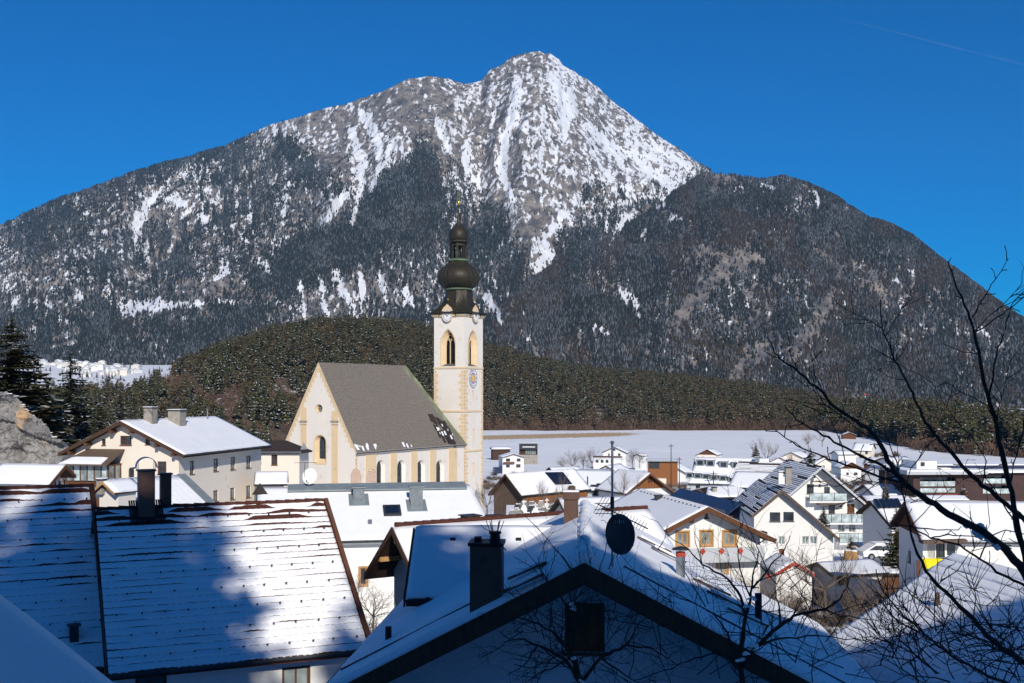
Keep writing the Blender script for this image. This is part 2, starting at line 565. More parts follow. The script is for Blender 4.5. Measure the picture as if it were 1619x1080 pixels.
def forest_mask(px, py, main):
    """0 bare .. 1 closed forest, in terms of where the spot appears on the mountain"""
    sn, rk = features(px, py)
    if main:
        tl = interp(px, TREELINE) + (fbm(px / 14, py / 60, 4, 31) - .5) * 90
        f = sstep(-22, 42, py - tl)
    else:
        f = np.ones(px.shape)
    streak = fbm(px / 4.5, py / 22.0, 4, 51)
    broad = fbm(px / 55, py / 55, 4, 61)
    band = np.exp(-((py - 455) / 45.0) ** 2) * sstep(760, 640, px) * 0.55 + np.exp(-((py - 335) / 55.0) ** 2) * sstep(640, 560, px) * sstep(-80, 240, px) * 0.5
    thin = fbm(px / 2.2, py / 9.0, 3, 52)
    hole = sstep(0.478, 0.59, streak * 0.38 + thin * .30 + broad * 0.32 + band * 0.15 + (0.018 if main else -0.01))
    dark = np.clip(1 - seg_d(px, py, [(690, 250, 60), (620, 340, 60), (480, 420, 45), (300, 540, 40)]), 0, 1)
    if not main:
        lowc = np.clip(1.25 - seg_d(px, py, [(900, 560, 40), (1040, 500, 70), (1180, 430, 60), (1300, 520, 60), (1260, 590, 50)]), 0, 1)
        hole = np.maximum(hole, lowc * sstep(.44, .60, streak * .4 + thin * .35 + broad * .25))
    hole = hole * (1 - np.clip(dark * 2, 0, 0.92))
    f = f * (1 - 0.90 * sn) * (1 - (0.6 if main else 0.88) * rk) * (1 - 0.8 * hole)
    return f, sn, rk


def mountain_mat():
    m = bpy.data.materials.new('mountainside')
    m.use_nodes = True
    n, l = m.node_tree.nodes, m.node_tree.links
    b = n['Principled BSDF']
    b.inputs['Roughness'].default_value = 0.9
    b.inputs['Specular IOR Level'].default_value = 0.1
    a = n.new('ShaderNodeVertexColor')
    a.layer_name = 'Col'
    sp = n.new('ShaderNodeSeparateColor')
    l.new(a.outputs[0], sp.inputs[0])
    g = n.new('ShaderNodeTexCoord')

    def noise(sc, det, stretch=(1, 1, 1)):
        mp = n.new('ShaderNodeMapping')
        mp.inputs['Scale'].default_value = stretch
        l.new(g.outputs['Object'], mp.inputs[0])
        z = n.new('ShaderNodeTexNoise')
        z.inputs['Scale'].default_value = sc
        z.inputs['Detail'].default_value = det
        z.inputs['Roughness'].default_value = 0.65
        l.new(mp.outputs[0], z.inputs['Vector'])
        return z.outputs[0]

    def math_(op, x, y=None, z=None):
        k = n.new('ShaderNodeMath')
        k.operation = op
        for i, v in enumerate((x, y, z)):
            if v is None:
                continue
            if isinstance(v, (int, float)):
                k.inputs[i].default_value = v
            else:
                l.new(v, k.inputs[i])
        return k.outputs[0]

    def ramp(x, p0, p1, c0, c1):
        r = n.new('ShaderNodeValToRGB')
        r.color_ramp.elements[0].position = p0
        r.color_ramp.elements[1].position = p1
        r.color_ramp.elements[0].color = (*c0, 1)
        r.color_ramp.elements[1].color = (*c1, 1)
        l.new(x, r.inputs[0])
        return r.outputs[0]
    nf = noise(0.035, 8, (1, .5, .5))
    nb = noise(0.006, 6)
    nr = noise(0.025, 11, (1, .6, .9))
    rock = ramp(nr, 0.38, 0.60, (0.31, 0.265, 0.23), (0.10, 0.095, 0.097))
    snowc = ramp(nf, 0.3, 0.7, (0.88, 0.88, 0.90), (0.74, 0.75, 0.79))
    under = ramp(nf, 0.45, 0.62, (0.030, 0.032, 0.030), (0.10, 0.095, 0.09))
    # snow lies where the mask plus fine noise passes the threshold
    nh = noise(0.05, 11, (1, .38, .38))
    s = math_('ADD', sp.outputs[0], math_('MULTIPLY', math_('SUBTRACT', nh, 0.5), 3.0))
    sf = ramp(s, 0.42, 0.60, (0, 0, 0), (1, 1, 1))
    mx = n.new('ShaderNodeMixRGB')
    l.new(sf, mx.inputs[0])
    l.new(rock, mx.inputs[1])
    l.new(snowc, mx.inputs[2])
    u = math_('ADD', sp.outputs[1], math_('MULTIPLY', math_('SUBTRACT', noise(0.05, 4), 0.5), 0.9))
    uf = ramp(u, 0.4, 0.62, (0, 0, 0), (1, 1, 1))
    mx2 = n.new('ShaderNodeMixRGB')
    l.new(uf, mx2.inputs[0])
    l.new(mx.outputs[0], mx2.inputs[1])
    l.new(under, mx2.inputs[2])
    l.new(mx2.outputs[0], b.inputs['Base Color'])
    bu = n.new('ShaderNodeBump')
    bu.inputs['Strength'].default_value = 0.9
    bu.inputs['Distance'].default_value = 14.0
    l.new(noise(0.02, 9), bu.inputs['Height'])
    l.new(bu.outputs[0], b.inputs['Normal'])
    return m


mmat = mountain_mat()
pxs1 = np.concatenate([np.linspace(-420, -30, 60)[:-1], np.linspace(-30, 1180, 700), np.linspace(1180, 1900, 60)[1:]])
G1, t1 = surface(pxs1, SKY1, lambda p: 2900 + 0 * p, lambda p: 5500 + (fbm(p / 160, p * 0 + 1, 2, 2) - .5) * 900, lambda p: 40 + 0 * p, lambda t: t ** 1.18, 290, 100, 320.0)
pxs2 = np.concatenate([np.linspace(560, 760, 60)[:-1], np.linspace(760, 1650, 520), np.linspace(1650, 2000, 30)[1:]])
G2, t2 = surface(pxs2, SKY2, lambda p: 2300 + 0 * p, lambda p: 2700 + 1500 * sstep(600, 1137, p) - 600 * sstep(1250, 1800, p), lambda p: -36 + 0 * p, lambda t: 1 - (1 - t) ** 1.25, 180, 200, 170.0)
fm = []
for (nm, G, main) in (('mountain', G1, True), ('mountain_shoulder', G2, False)):
    px, py = proj(G)
    f, sn, rk = forest_mask(px, py, main)
    dz = np.gradient(G[..., 2], axis=1) / np.maximum(1e-3, np.abs(np.gradient(G[..., 0], axis=1)))
    alt = sstep(430, 200, py) if main else 0 * py
    str1 = fbm(px / 5.0 + py / 60, py / 13.0, 5, 78, .62) - .5
    str2 = ridged(px / 16.0 - py / 50, py / 40.0, 4, 79, .6) - .55
    snowm = 0.415 + 0.06 * alt + 0.70 * sn - 0.20 * rk + str1 * 0.9 - str2 * .55 + np.clip(-dz, -.5, .5) * 0.12 + (fbm(px / 60, py / 60, 3, 80) - .5) * .35
    if main:
        snowm = snowm + 0.03 * sstep(720, 860, px) * sstep(330, 250, py) - .06 * sstep(700, 600, px)
    if not main:
        snowm = snowm - 0.12 - 0.30 * rk
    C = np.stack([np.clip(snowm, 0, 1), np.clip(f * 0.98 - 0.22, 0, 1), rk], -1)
    o = grid_mesh(nm, G, mmat, C)
    o['kind'] = 'structure'
    fm.append((G, f, main))


def mountain_forest(G, f, main, count, seed):
    rs = np.random.RandomState(seed)
    R, Cn = G.shape[:2]
    # cell area weights
    a = np.abs(np.gradient(G[..., 0], axis=1)) * np.abs(np.gradient(G[..., 1], axis=0))
    w = a * np.clip(f, 0.02 if True else 0, 1) ** 1.3
    w[R - 9:] = 0
    px, py = proj(G)
    w *= (px > -60) & (px < 1690) & (py < 640)
    w = w[:-1, :-1].reshape(-1)
    w = w / w.sum()
    idx = rs.choice(len(w), count, p=w)
    r, c = idx // (Cn - 1), idx % (Cn - 1)
    u, v = rs.rand(count), rs.rand(count)
    p = (G[r, c] * ((1 - u) * (1 - v))[:, None] + G[r, c + 1] * (u * (1 - v))[:, None] + G[r + 1, c] * ((1 - u) * v)[:, None] + G[r + 1, c + 1] * (u * v)[:, None])
    h = rs.uniform(7.5, 14.5, count) * (0.75 + 0.5 * fbm(p[:, 0] / 200, p[:, 1] / 200, 2, 5))
    wd = h * rs.uniform(0.19, 0.30, count)
    V = np.zeros((count, 4, 3))
    base = rs.rand(count) * 6.28
    for k in range(3):
        V[:, k, 0] = p[:, 0] + wd * np.cos(base + k * math.pi / 1.5)
        V[:, k, 1] = p[:, 1] + wd * np.sin(base + k * math.pi / 1.5)
        V[:, k, 2] = p[:, 2] + h * 0.08
    V[:, 3] = p
    V[:, 3, 2] += h
    Fi = np.array([[0, 1, 3], [1, 2, 3], [2, 0, 3]])
    Fa = (np.arange(count)[:, None, None] * 4 + Fi[None]).reshape(-1, 3)
    br = rs.rand(count)
    px, py = proj(p)
    brown = fbm(px / 40, py / 40, 3, 91)
    larch = sstep(0.55, 0.75, brown) * .25 if main else .12 + sstep(0.48, 0.66, brown) * 0.5
    c = np.array([0.030, 0.034, 0.029])[None] * (0.6 + 0.9 * br[:, None])
    c = c * (1 - larch[:, None]) + np.array([0.085, 0.055, 0.035])[None] * larch[:, None] * (0.6 + .7 * br[:, None])
    frost = (rs.rand(count) < (0.16 + .25 * sstep(.5, .62, fbm(px / 30, py / 22, 3, 93))))[:, None]
    c = np.where(frost, np.array([0.13, 0.14, 0.155])[None], c)
    cols = np.repeat(c, 4, axis=0)
    return V.reshape(-1, 3), Fa, cols


needle_far = vcol_mat('far_needles')
for (G, f, main), cnt, nm in zip(fm, (285000, 150000), ('mountain_forest', 'shoulder_forest')):
    V, Fa, cc = mountain_forest(G, f, main, cnt, 3 if main else 4)
    o = tri_mesh(nm, V, Fa, needle_far, cc)
    tag(o, 'dark conifer forest with snow between the trunks covering the ' + ('big snowy mountain' if main else 'rounded right shoulder of the mountain'), 'forest', kind='stuff')

# ------------------------------------------------------------------ the valley floor
GZ[-1:] = [(1100, -34.2), (1500, -22), (2000, 12), (2400, 42), (3100, 80)]


def ground_mat():
    m = M('snowy_ground', (0.88, 0.885, 0.90), (0.80, 0.81, 0.84), scale=0.05, rough=0.8, bump=0.5, bscale=0.8, bdist=0.15)
    n, l = m.node_tree.nodes, m.node_tree.links
    b = n['Principled BSDF']
    old = b.inputs['Base Color'].links[0].from_socket
    a = n.new('ShaderNodeVertexColor')
    a.layer_name = 'Col'
    sp = n.new('ShaderNodeSeparateColor')
    l.new(a.outputs[0], sp.inputs[0])
    tc = n.new('ShaderNodeTexCoord')
    nz = n.new('ShaderNodeTexNoise')
    nz.inputs['Scale'].default_value = 0.35
    nz.inputs['Detail'].default_value = 8
    l.new(tc.outputs['Object'], nz.inputs['Vector'])
    ad = n.new('ShaderNodeMath')
    ad.operation = 'ADD'
    l.new(nz.outputs[0], ad.inputs[0])
    l.new(sp.outputs[0], ad.inputs[1])
    r = n.new('ShaderNodeValToRGB')
    r.color_ramp.elements[0].position = 0.95
    r.color_ramp.elements[1].position = 1.25
    l.new(ad.outputs[0], r.inputs[0])
    mx = n.new('ShaderNodeMixRGB')
    mx.inputs[2].default_value = (0.52, 0.36, 0.21, 1)
    l.new(r.outputs[0], mx.inputs[0])
    l.new(old, mx.inputs[1])
    mx2 = n.new('ShaderNodeMixRGB')
    ad2 = n.new('ShaderNodeMath')
    ad2.operation = 'ADD'
    l.new(nz.outputs[0], ad2.inputs[0])
    l.new(sp.outputs[1], ad2.inputs[1])
    r2 = n.new('ShaderNodeValToRGB')
    r2.color_ramp.elements[0].position = 0.92
    r2.color_ramp.elements[1].position = 1.05
    l.new(ad2.outputs[0], r2.inputs[0])
    mx2.inputs[2].default_value = (0.11, 0.085, 0.065, 1)
    l.new(r2.outputs[0], mx2.inputs[0])
    l.new(mx.outputs[0], mx2.inputs[1])
    l.new(mx2.outputs[0], b.inputs['Base Color'])
    return m


ys = np.concatenate([np.linspace(-220, 30, 50)[:-1], np.linspace(30, 700, 220)[:-1], np.linspace(700, 1100, 60)[:-1], np.linspace(1100, 3300, 60)])
us = np.linspace(-1, 1, 260)
uu, yy = np.meshgrid(us, ys)
xx = uu * (np.maximum(yy, 0) * 0.62 + 260)
zz = np.interp(yy, [p[0] for p in GZ], [p[1] for p in GZ])
gx_ = CX + F * xx / np.maximum(yy, 1)
zz = np.where(yy > 1100, -34.2 + (zz + 34.2) * sstep(560, 330, gx_), zz)
zz = zz + (fbm(xx / 60, yy / 60, 4, 8) - .5) * 2.0 * sstep(60, 300, yy) + (fbm(xx / 7, yy / 7, 3, 18) - .5) * 0.5
gpx = CX + F * xx / np.maximum(yy, 1)
gpy = HY - F * zz / np.maximum(yy, 1)
fieldband = np.exp(-((gpy - (692 + (gpx - 765) * -0.024)) / 4.2) ** 2) * sstep(1090, 930, gpx) * sstep(500, 700, gpx) * (yy > 500)
tracks = np.exp(-((gpy - 722) / 8) ** 2) * (gpx < 800) * (gpx > 700) * 0.3 * (yy > 300)
garden = sstep(60, 100, yy) * (1 - sstep(190, 420, yy)) * (0.06 + 0.22 * (fbm(xx / 22, yy / 22, 3, 19) > .55))
Cg = np.stack([np.clip(fieldband * 0.9 + tracks, 0, 1), np.clip(garden, 0, 1), 0 * xx], -1)
g = grid_mesh('ground', np.stack([xx, yy, zz], -1), ground_mat(), Cg)
g['kind'] = 'structure'

# ------------------------------------------------------------------ the wooded hill behind the village
SKYH = [(-300, 640), (-100, 632), (60, 622), (130, 618), (200, 612), (240, 603), (260, 590), (300, 573), (340, 556), (400, 538), (450, 524), (500, 516), (560, 511), (640, 514), (690, 522), (760, 541),
        (850, 566), (900, 577), (960, 584), (1050, 592), (1150, 603), (1250, 616), (1300, 628), (1380, 640), (1450, 647), (1520, 652), (1580, 660), (1700, 670), (1900, 680)]
HB = [(-300, 600), (100, 600), (350, 600), (560, 720), (760, 985), (1290, 1000), (1370, 820), (1450, 640), (1619, 570), (1900, 520)]


def hill_pt(px, t):
    """point of the hill surface in column px, t from foot (0) to crest (1) and beyond"""
    yb = interp(px, HB)
    yr = yb + 520 - 260 * sstep(1250, 1500, px)
    Y = yb + (yr - yb) * t
    X = (px - CX) / F * Y
    Zr = (HY - (interp(px, SKYH) + 16)) / F * yr
    zb = np.interp(yb, [p[0] for p in GZ], [p[1] for p in GZ]) - 1.0
    tt = np.clip(t, 0, 1)
    g = np.sin(tt * math.pi / 2) ** 0.9
    z = zb + (Zr - zb) * g + (fbm(X / 70, Y / 70, 4, 15) - .5) * 14 * np.sin(math.pi * tt) - np.clip(t - 1, 0, 1) * 90
    return np.stack([X, Y, z], -1)


pp, tq = np.meshgrid(np.linspace(-300, 1900, 330), np.concatenate([np.linspace(0, 1, 60), np.linspace(1.03, 1.5, 8)]))
hill_floor = M('forest_floor', (0.065, 0.05, 0.037), (0.12, 0.085, 0.062), scale=0.08, bump=0.5, bscale=0.5, bdist=0.5, c3=(0.6, 0.6, 0.62), s3=0.09, t3=0.58)
h = grid_mesh('wooded_hill', hill_pt(pp, tq), hill_floor)
h['kind'] = 'structure'


def conifer_mat(name, c1, c2, snowy=0.5, seed=0.0):
    m = bpy.data.materials.new(name)
    m.use_nodes = True
    n, l = m.node_tree.nodes, m.node_tree.links
    b = n['Principled BSDF']
    b.inputs['Roughness'].default_value = 0.85
    b.inputs['Specular IOR Level'].default_value = 0.1
    oi = n.new('ShaderNodeObjectInfo')
    r = n.new('ShaderNodeValToRGB')
    r.color_ramp.elements[0].color = (*c1, 1)
    r.color_ramp.elements[1].color = (*c2, 1)
    l.new(oi.outputs['Random'], r.inputs[0])
    tc = n.new('ShaderNodeTexCoord')
    nz = n.new('ShaderNodeTexNoise')
    nz.inputs['Scale'].default_value = 0.9
    nz.inputs['Detail'].default_value = 4
    l.new(tc.outputs['Object'], nz.inputs['Vector'])
    ge = n.new('ShaderNodeNewGeometry')
    sx = n.new('ShaderNodeSeparateXYZ')
    l.new(ge.outputs['True Normal'], sx.inputs[0])
    ab = n.new('ShaderNodeMath')
    ab.operation = 'ABSOLUTE'
    l.new(sx.outputs[2], ab.inputs[0])
    mu = n.new('ShaderNodeMath')
    mu.operation = 'MULTIPLY_ADD'
    l.new(ab.outputs[0], mu.inputs[0])
    mu.inputs[1].default_value = 0.25
    l.new(nz.outputs[0], mu.inputs[2])
    r2 = n.new('ShaderNodeValToRGB')
    r2.color_ramp.elements[0].position = 0.86 - 0.2 * snowy
    r2.color_ramp.elements[1].position = 0.92 - 0.2 * snowy
    l.new(mu.outputs[0], r2.inputs[0])
    mx = n.new('ShaderNodeMixRGB')
    mx.inputs[2].default_value = (0.62, 0.64, 0.68, 1)
    l.new(r2.outputs[0], mx.inputs[0])
    l.new(r.outputs[0], mx.inputs[1])
    l.new(mx.outputs[0], b.inputs['Base Color'])
    return m


pine_mat = conifer_mat('pine_needles', (0.060, 0.050, 0.022), (0.150, 0.105, 0.050), 0.36)
spruce_mat = conifer_mat('spruce_needles', (0.030, 0.036, 0.018), (0.070, 0.065, 0.030), 0.34)
brush_mat = conifer_mat('bare_brush', (0.085, 0.056, 0.042), (0.17, 0.11, 0.078), 0.35)


def clump_tree(seed, H, kind):
    """small forest tree made of leaf-sized clumps (H metres tall)"""
    r = random.Random(seed)
    b = MB()
    b.tube([(0, 0, 0), (r.uniform(-.1, .1), 0, H * .5), (0, 0, H * .97)], [.16, .11, .02], 4, cap=False)
    if kind == 'spruce':
        lay = 9
        for i in range(lay):
            z = H * (0.12 + 0.86 * i / lay)
            R = H * 0.20 * (1 - i / lay) ** 0.85 + 0.25
            for k in range(8):
                a = r.uniform(0, 6.28)
                q = R * r.uniform(.7, 1.15)
                w = 0.5 + R * 0.3
                c, s = math.cos(a), math.sin(a)
                b.add([(0, 0, z + H * .05), (c * q - s * w, s * q + c * w, z - R * .28), (c * q + s * w, s * q - c * w, z - R * .34), (c * q * 1.25, s * q * 1.25, z - R * .5)], [(0, 1, 3), (0, 3, 2)])
    elif kind == 'pine':
        for i in range(74):
            u = r.random()
            z = H * (0.32 + 0.64 * u)
            R = H * 0.19 * math.sin(math.pi * min(1, 0.22 + u * 0.80)) ** 0.8 * r.uniform(.35, 1.0)
            a = r.uniform(0, 6.28)
            c = Vector((R * math.cos(a), R * math.sin(a), z))
            s = H * r.uniform(.04, .085)
            v = [c + Vector((r.uniform(-1, 1), r.uniform(-1, 1), r.uniform(-.45, .45))) * s for _ in range(4)]
            b.add(v, [(0, 1, 2), (0, 3, 1)])
    else:
        for i in range(60):
            u = r.random()
            R = H * .35 * math.sqrt(r.random())
            a = r.uniform(0, 6.28)
            z = H * u * (1 - .5 * (R / (H * .35)) ** 2)
            c = Vector((R * math.cos(a), R * math.sin(a), z))
            d = Vector((r.uniform(-.5, .5), r.uniform(-.5, .5), 1)) * H * .22
            e = Vector((r.uniform(-1, 1), r.uniform(-1, 1), 0)) * H * .035
            b.add([c - e, c + e, c + d], [(0, 1, 2)])
    return b


PROTO = bpy.data.collections.new('forest_kinds')
kinds = [('pine', 14, pine_mat), ('pine', 14, pine_mat), ('pine', 12, pine_mat), ('spruce', 15, spruce_mat), ('spruce', 13, spruce_mat), ('brush', 6, brush_mat), ('brush', 7, brush_mat)]
for i, (k, H, m) in enumerate(kinds):
    me = bpy.data.meshes.new('%s_kind' % k)
    b = clump_tree(100 + i, H, k)
    me.from_pydata([tuple(v) for v in b.v], [], b.f)
    me.materials.append(m)
    o = bpy.data.objects.new('kind_%d' % i, me)
    PROTO.objects.link(o)


def scatter(name, pts, scale, idx, label, cat):
    me = bpy.data.meshes.new(name)
    me.vertices.add(len(pts))
    me.vertices.foreach_set('co', pts.reshape(-1).astype(np.float32))
    a = me.attributes.new('size', 'FLOAT', 'POINT')
    a.data.foreach_set('value', scale.astype(np.float32))
    a = me.attributes.new('which', 'INT', 'POINT')
    a.data.foreach_set('value', idx.astype(np.int32))
    a = me.attributes.new('turn', 'FLOAT_VECTOR', 'POINT')
    rot = np.zeros((len(pts), 3), np.float32)
    rot[:, 2] = nrs.rand(len(pts)) * 6.28
    rot[:, 0] = nrs.normal(0, .03, len(pts))
    a.data.foreach_set('vector', rot.reshape(-1))
    o = bpy.data.objects.new(name, me)
    COL.objects.link(o)
    ng = bpy.data.node_groups.new(name, 'GeometryNodeTree')
    ng.interface.new_socket('Geometry', in_out='INPUT', socket_type='NodeSocketGeometry')
    ng.interface.new_socket('Geometry', in_out='OUTPUT', socket_type='NodeSocketGeometry')
    n, l = ng.nodes, ng.links
    gi, go = n.new('NodeGroupInput'), n.new('NodeGroupOutput')
    ip = n.new('GeometryNodeInstanceOnPoints')
    ci = n.new('GeometryNodeCollectionInfo')
    ci.inputs[0].default_value = PROTO
    ci.inputs['Separate Children'].default_value = True
    ci.inputs['Reset Children'].default_value = True

    def attr(nm, t):
        k = n.new('GeometryNodeInputNamedAttribute')
        k.data_type = t
        k.inputs[0].default_value = nm
        return k.outputs['Attribute']
    l.new(gi.outputs[0], ip.inputs['Points'])
    l.new(ci.outputs[0], ip.inputs['Instance'])
    ip.inputs['Pick Instance'].default_value = True
    l.new(attr('which', 'INT'), ip.inputs['Instance Index'])
    e2r = n.new('FunctionNodeEulerToRotation')
    l.new(attr('turn', 'FLOAT_VECTOR'), e2r.inputs[0])
    l.new(e2r.outputs[0], ip.inputs['Rotation'])
    cx = n.new('ShaderNodeCombineXYZ')
    sz = attr('size', 'FLOAT')
    for i in range(3):
        l.new(sz, cx.inputs[i])
    l.new(cx.outputs[0], ip.inputs['Scale'])
    l.new(ip.outputs[0], go.inputs[0])
    md = o.modifiers.new('scatter', 'NODES')
    md.node_group = ng
    tag(o, label, cat, kind='stuff')
    return o


NT = 17000
hp, ht = nrs.rand(NT) * 1950 - 150, nrs.rand(NT) ** 0.85
pts = hill_pt(hp, ht)
qx, qy = proj(pts)
n1 = fbm(qx / 45, qy / 30, 4, 33)
clearing = (((qx > 150) & (qx < 520) & (qy > 600)) | ((qx > 1330) & (qy > 700))) & (n1 > 0.50)
edge = (ht < 0.035) & (qx > 700)
kind = nrs.randint(0, 5, NT)
kind = np.where((n1 < .42) & (kind < 2), 3 + kind % 2, kind)
kind = np.where(nrs.rand(NT) < .05, 6, kind)
kind = np.where(clearing | edge, 5 + (kind % 2), kind)
keep = (nrs.rand(NT) < np.where(clearing, .8, 1.0))
keep &= ~((qx > 120) & (qx < 240) & (ht > .75) & (nrs.rand(NT) < .4))
sc = (nrs.uniform(.7, 1.45, NT) * np.where(kind >= 5, nrs.uniform(.5, 1.1, NT), 1))
scatter('hill_forest', pts[keep], sc[keep], kind[keep], 'brown green pine forest covering the low hill behind the church and village', 'forest')
NE = 1500
hp = nrs.rand(NE) * 680 + 690
pts = hill_pt(hp, nrs.rand(NE) * .03)
scatter('forest_edge_brush', pts, nrs.uniform(.4, 1.5, NE) * (.5 + fbm(hp / 25, hp * 0, 3, 66)), np.where(nrs.rand(NE) < .15, 1, 5 + nrs.randint(0, 2, NE)), 'reddish leafless brush along the foot of the wooded hill beside the snowy field', 'bushes')
# trees and brush on the village slopes far right and in the gap by the Imst fields
NE = 900
fx = nrs.rand(NE) * 330 - 60
fy = 1300 + nrs.rand(NE) * 1500
keep = (fbm(fx / 30, fy / 200, 3, 44) > .55)
pts = np.stack([(fx - CX) / F * fy, fy, np.interp(fy, [p[0] for p in GZ], [p[1] for p in GZ])], -1)[keep]
scatter('valley_trees', pts, nrs.uniform(.6, 1.1, len(pts)), nrs.randint(3, 7, len(pts)), 'scattered trees on the snowy valley fields far left', 'trees')

# ------------------------------------------------------------------ houses
def quad_sheet(b, c00, c10, c11, c01, t, amp, nu, nv, seed=0, jag=0.0):
    """lumpy blanket on a four-cornered slope: c00-c10 runs along the ridge, c01-c11 along the eave"""
    c00, c10, c11, c01 = map(Vector, (c00, c10, c11, c01))
    n = (c10 - c00).cross(c01 - c00)
    if n.z < 0:
        n = -n
    n.normalize()
    Lu = max((c10 - c00).length, (c11 - c01).length)
    Lv = (c01 - c00).length
    top, bot = [], []
    U, V = np.meshgrid(np.linspace(0, 1, nu + 1), np.linspace(0, 1, nv + 1), indexing='ij')
    N = fbm(U * Lu / 1.6 + seed * 7.3, V * Lv / 1.3 + seed, 4, seed) - .5
    N2 = fbm(U * Lu / 0.35 + seed, V * Lv / 0.35, 2, seed + 5) - .5
    for i in range(nu + 1):
        for j in range(nv + 1):
            u, v = U[i, j], V[i, j]
            p = (c00 * (1 - u) + c10 * u) * (1 - v) + (c01 * (1 - u) + c11 * u) * v
            e = min(1, min(u * Lu, (1 - u) * Lu, v * Lv + .1, (1 - v) * Lv) / 0.12 * .5 + .45)
            if j == nv and jag:
                p = p + (c01 - c00).normalized() * (N2[i, j] * jag)
            top.append(p + n * (t * e + N[i, j] * amp + N2[i, j] * amp * .3))
            bot.append(p + n * 0.004)
    W_ = nv + 1
    k = len(top)
    fs = []
    for i in range(nu):
        for j in range(nv):
            a = i * W_ + j
            fs.append((a, a + W_, a + W_ + 1, a + 1))
    ring = [i * W_ for i in range(nu + 1)] + [nu * W_ + j for j in range(1, nv + 1)] + [i * W_ + nv for i in range(nu - 1, -1, -1)] + [j for j in range(nv - 1, 0, -1)]
    m = len(ring)
    rb = []
    for q in ring:
        rb.append(bot[q])
    fs += [(ring[i], k + i, k + (i + 1) % m, ring[(i + 1) % m]) for i in range(m)]
    b.add(top + rb, fs)


STY = {  # frame material, frame width, casing material, glass, mullions, transoms
    'white': (white_paint, .07, None, pane, 1, 0), 'brown': (wood_brown, .09, None, pane, 1, 1), 'orange': (wood_pale, .12, wood_pale, pane_curtain, 1, 0),
    'dark': (metal_dark, .06, None, pane, 1, 0), 'plainw': (white_paint, .07, None, pane, 0, 0), 'plainb': (wood_brown, .08, None, pane, 0, 0), 'grid': (white_paint, .06, None, pane, 2, 2),
    'brownc': (wood_brown, .10, None, pane_curtain, 1, 0), 'shut': (wood_brown, .08, None, wood_brown, 0, 0), 'dark0': (metal_dark, .06, None, pane, 0, 0), 'oak': (wood_pale, .10, wood_pale, pane, 0, 0), 'pale': (white_paint, .06, None, pane_curtain, 1, 0)}


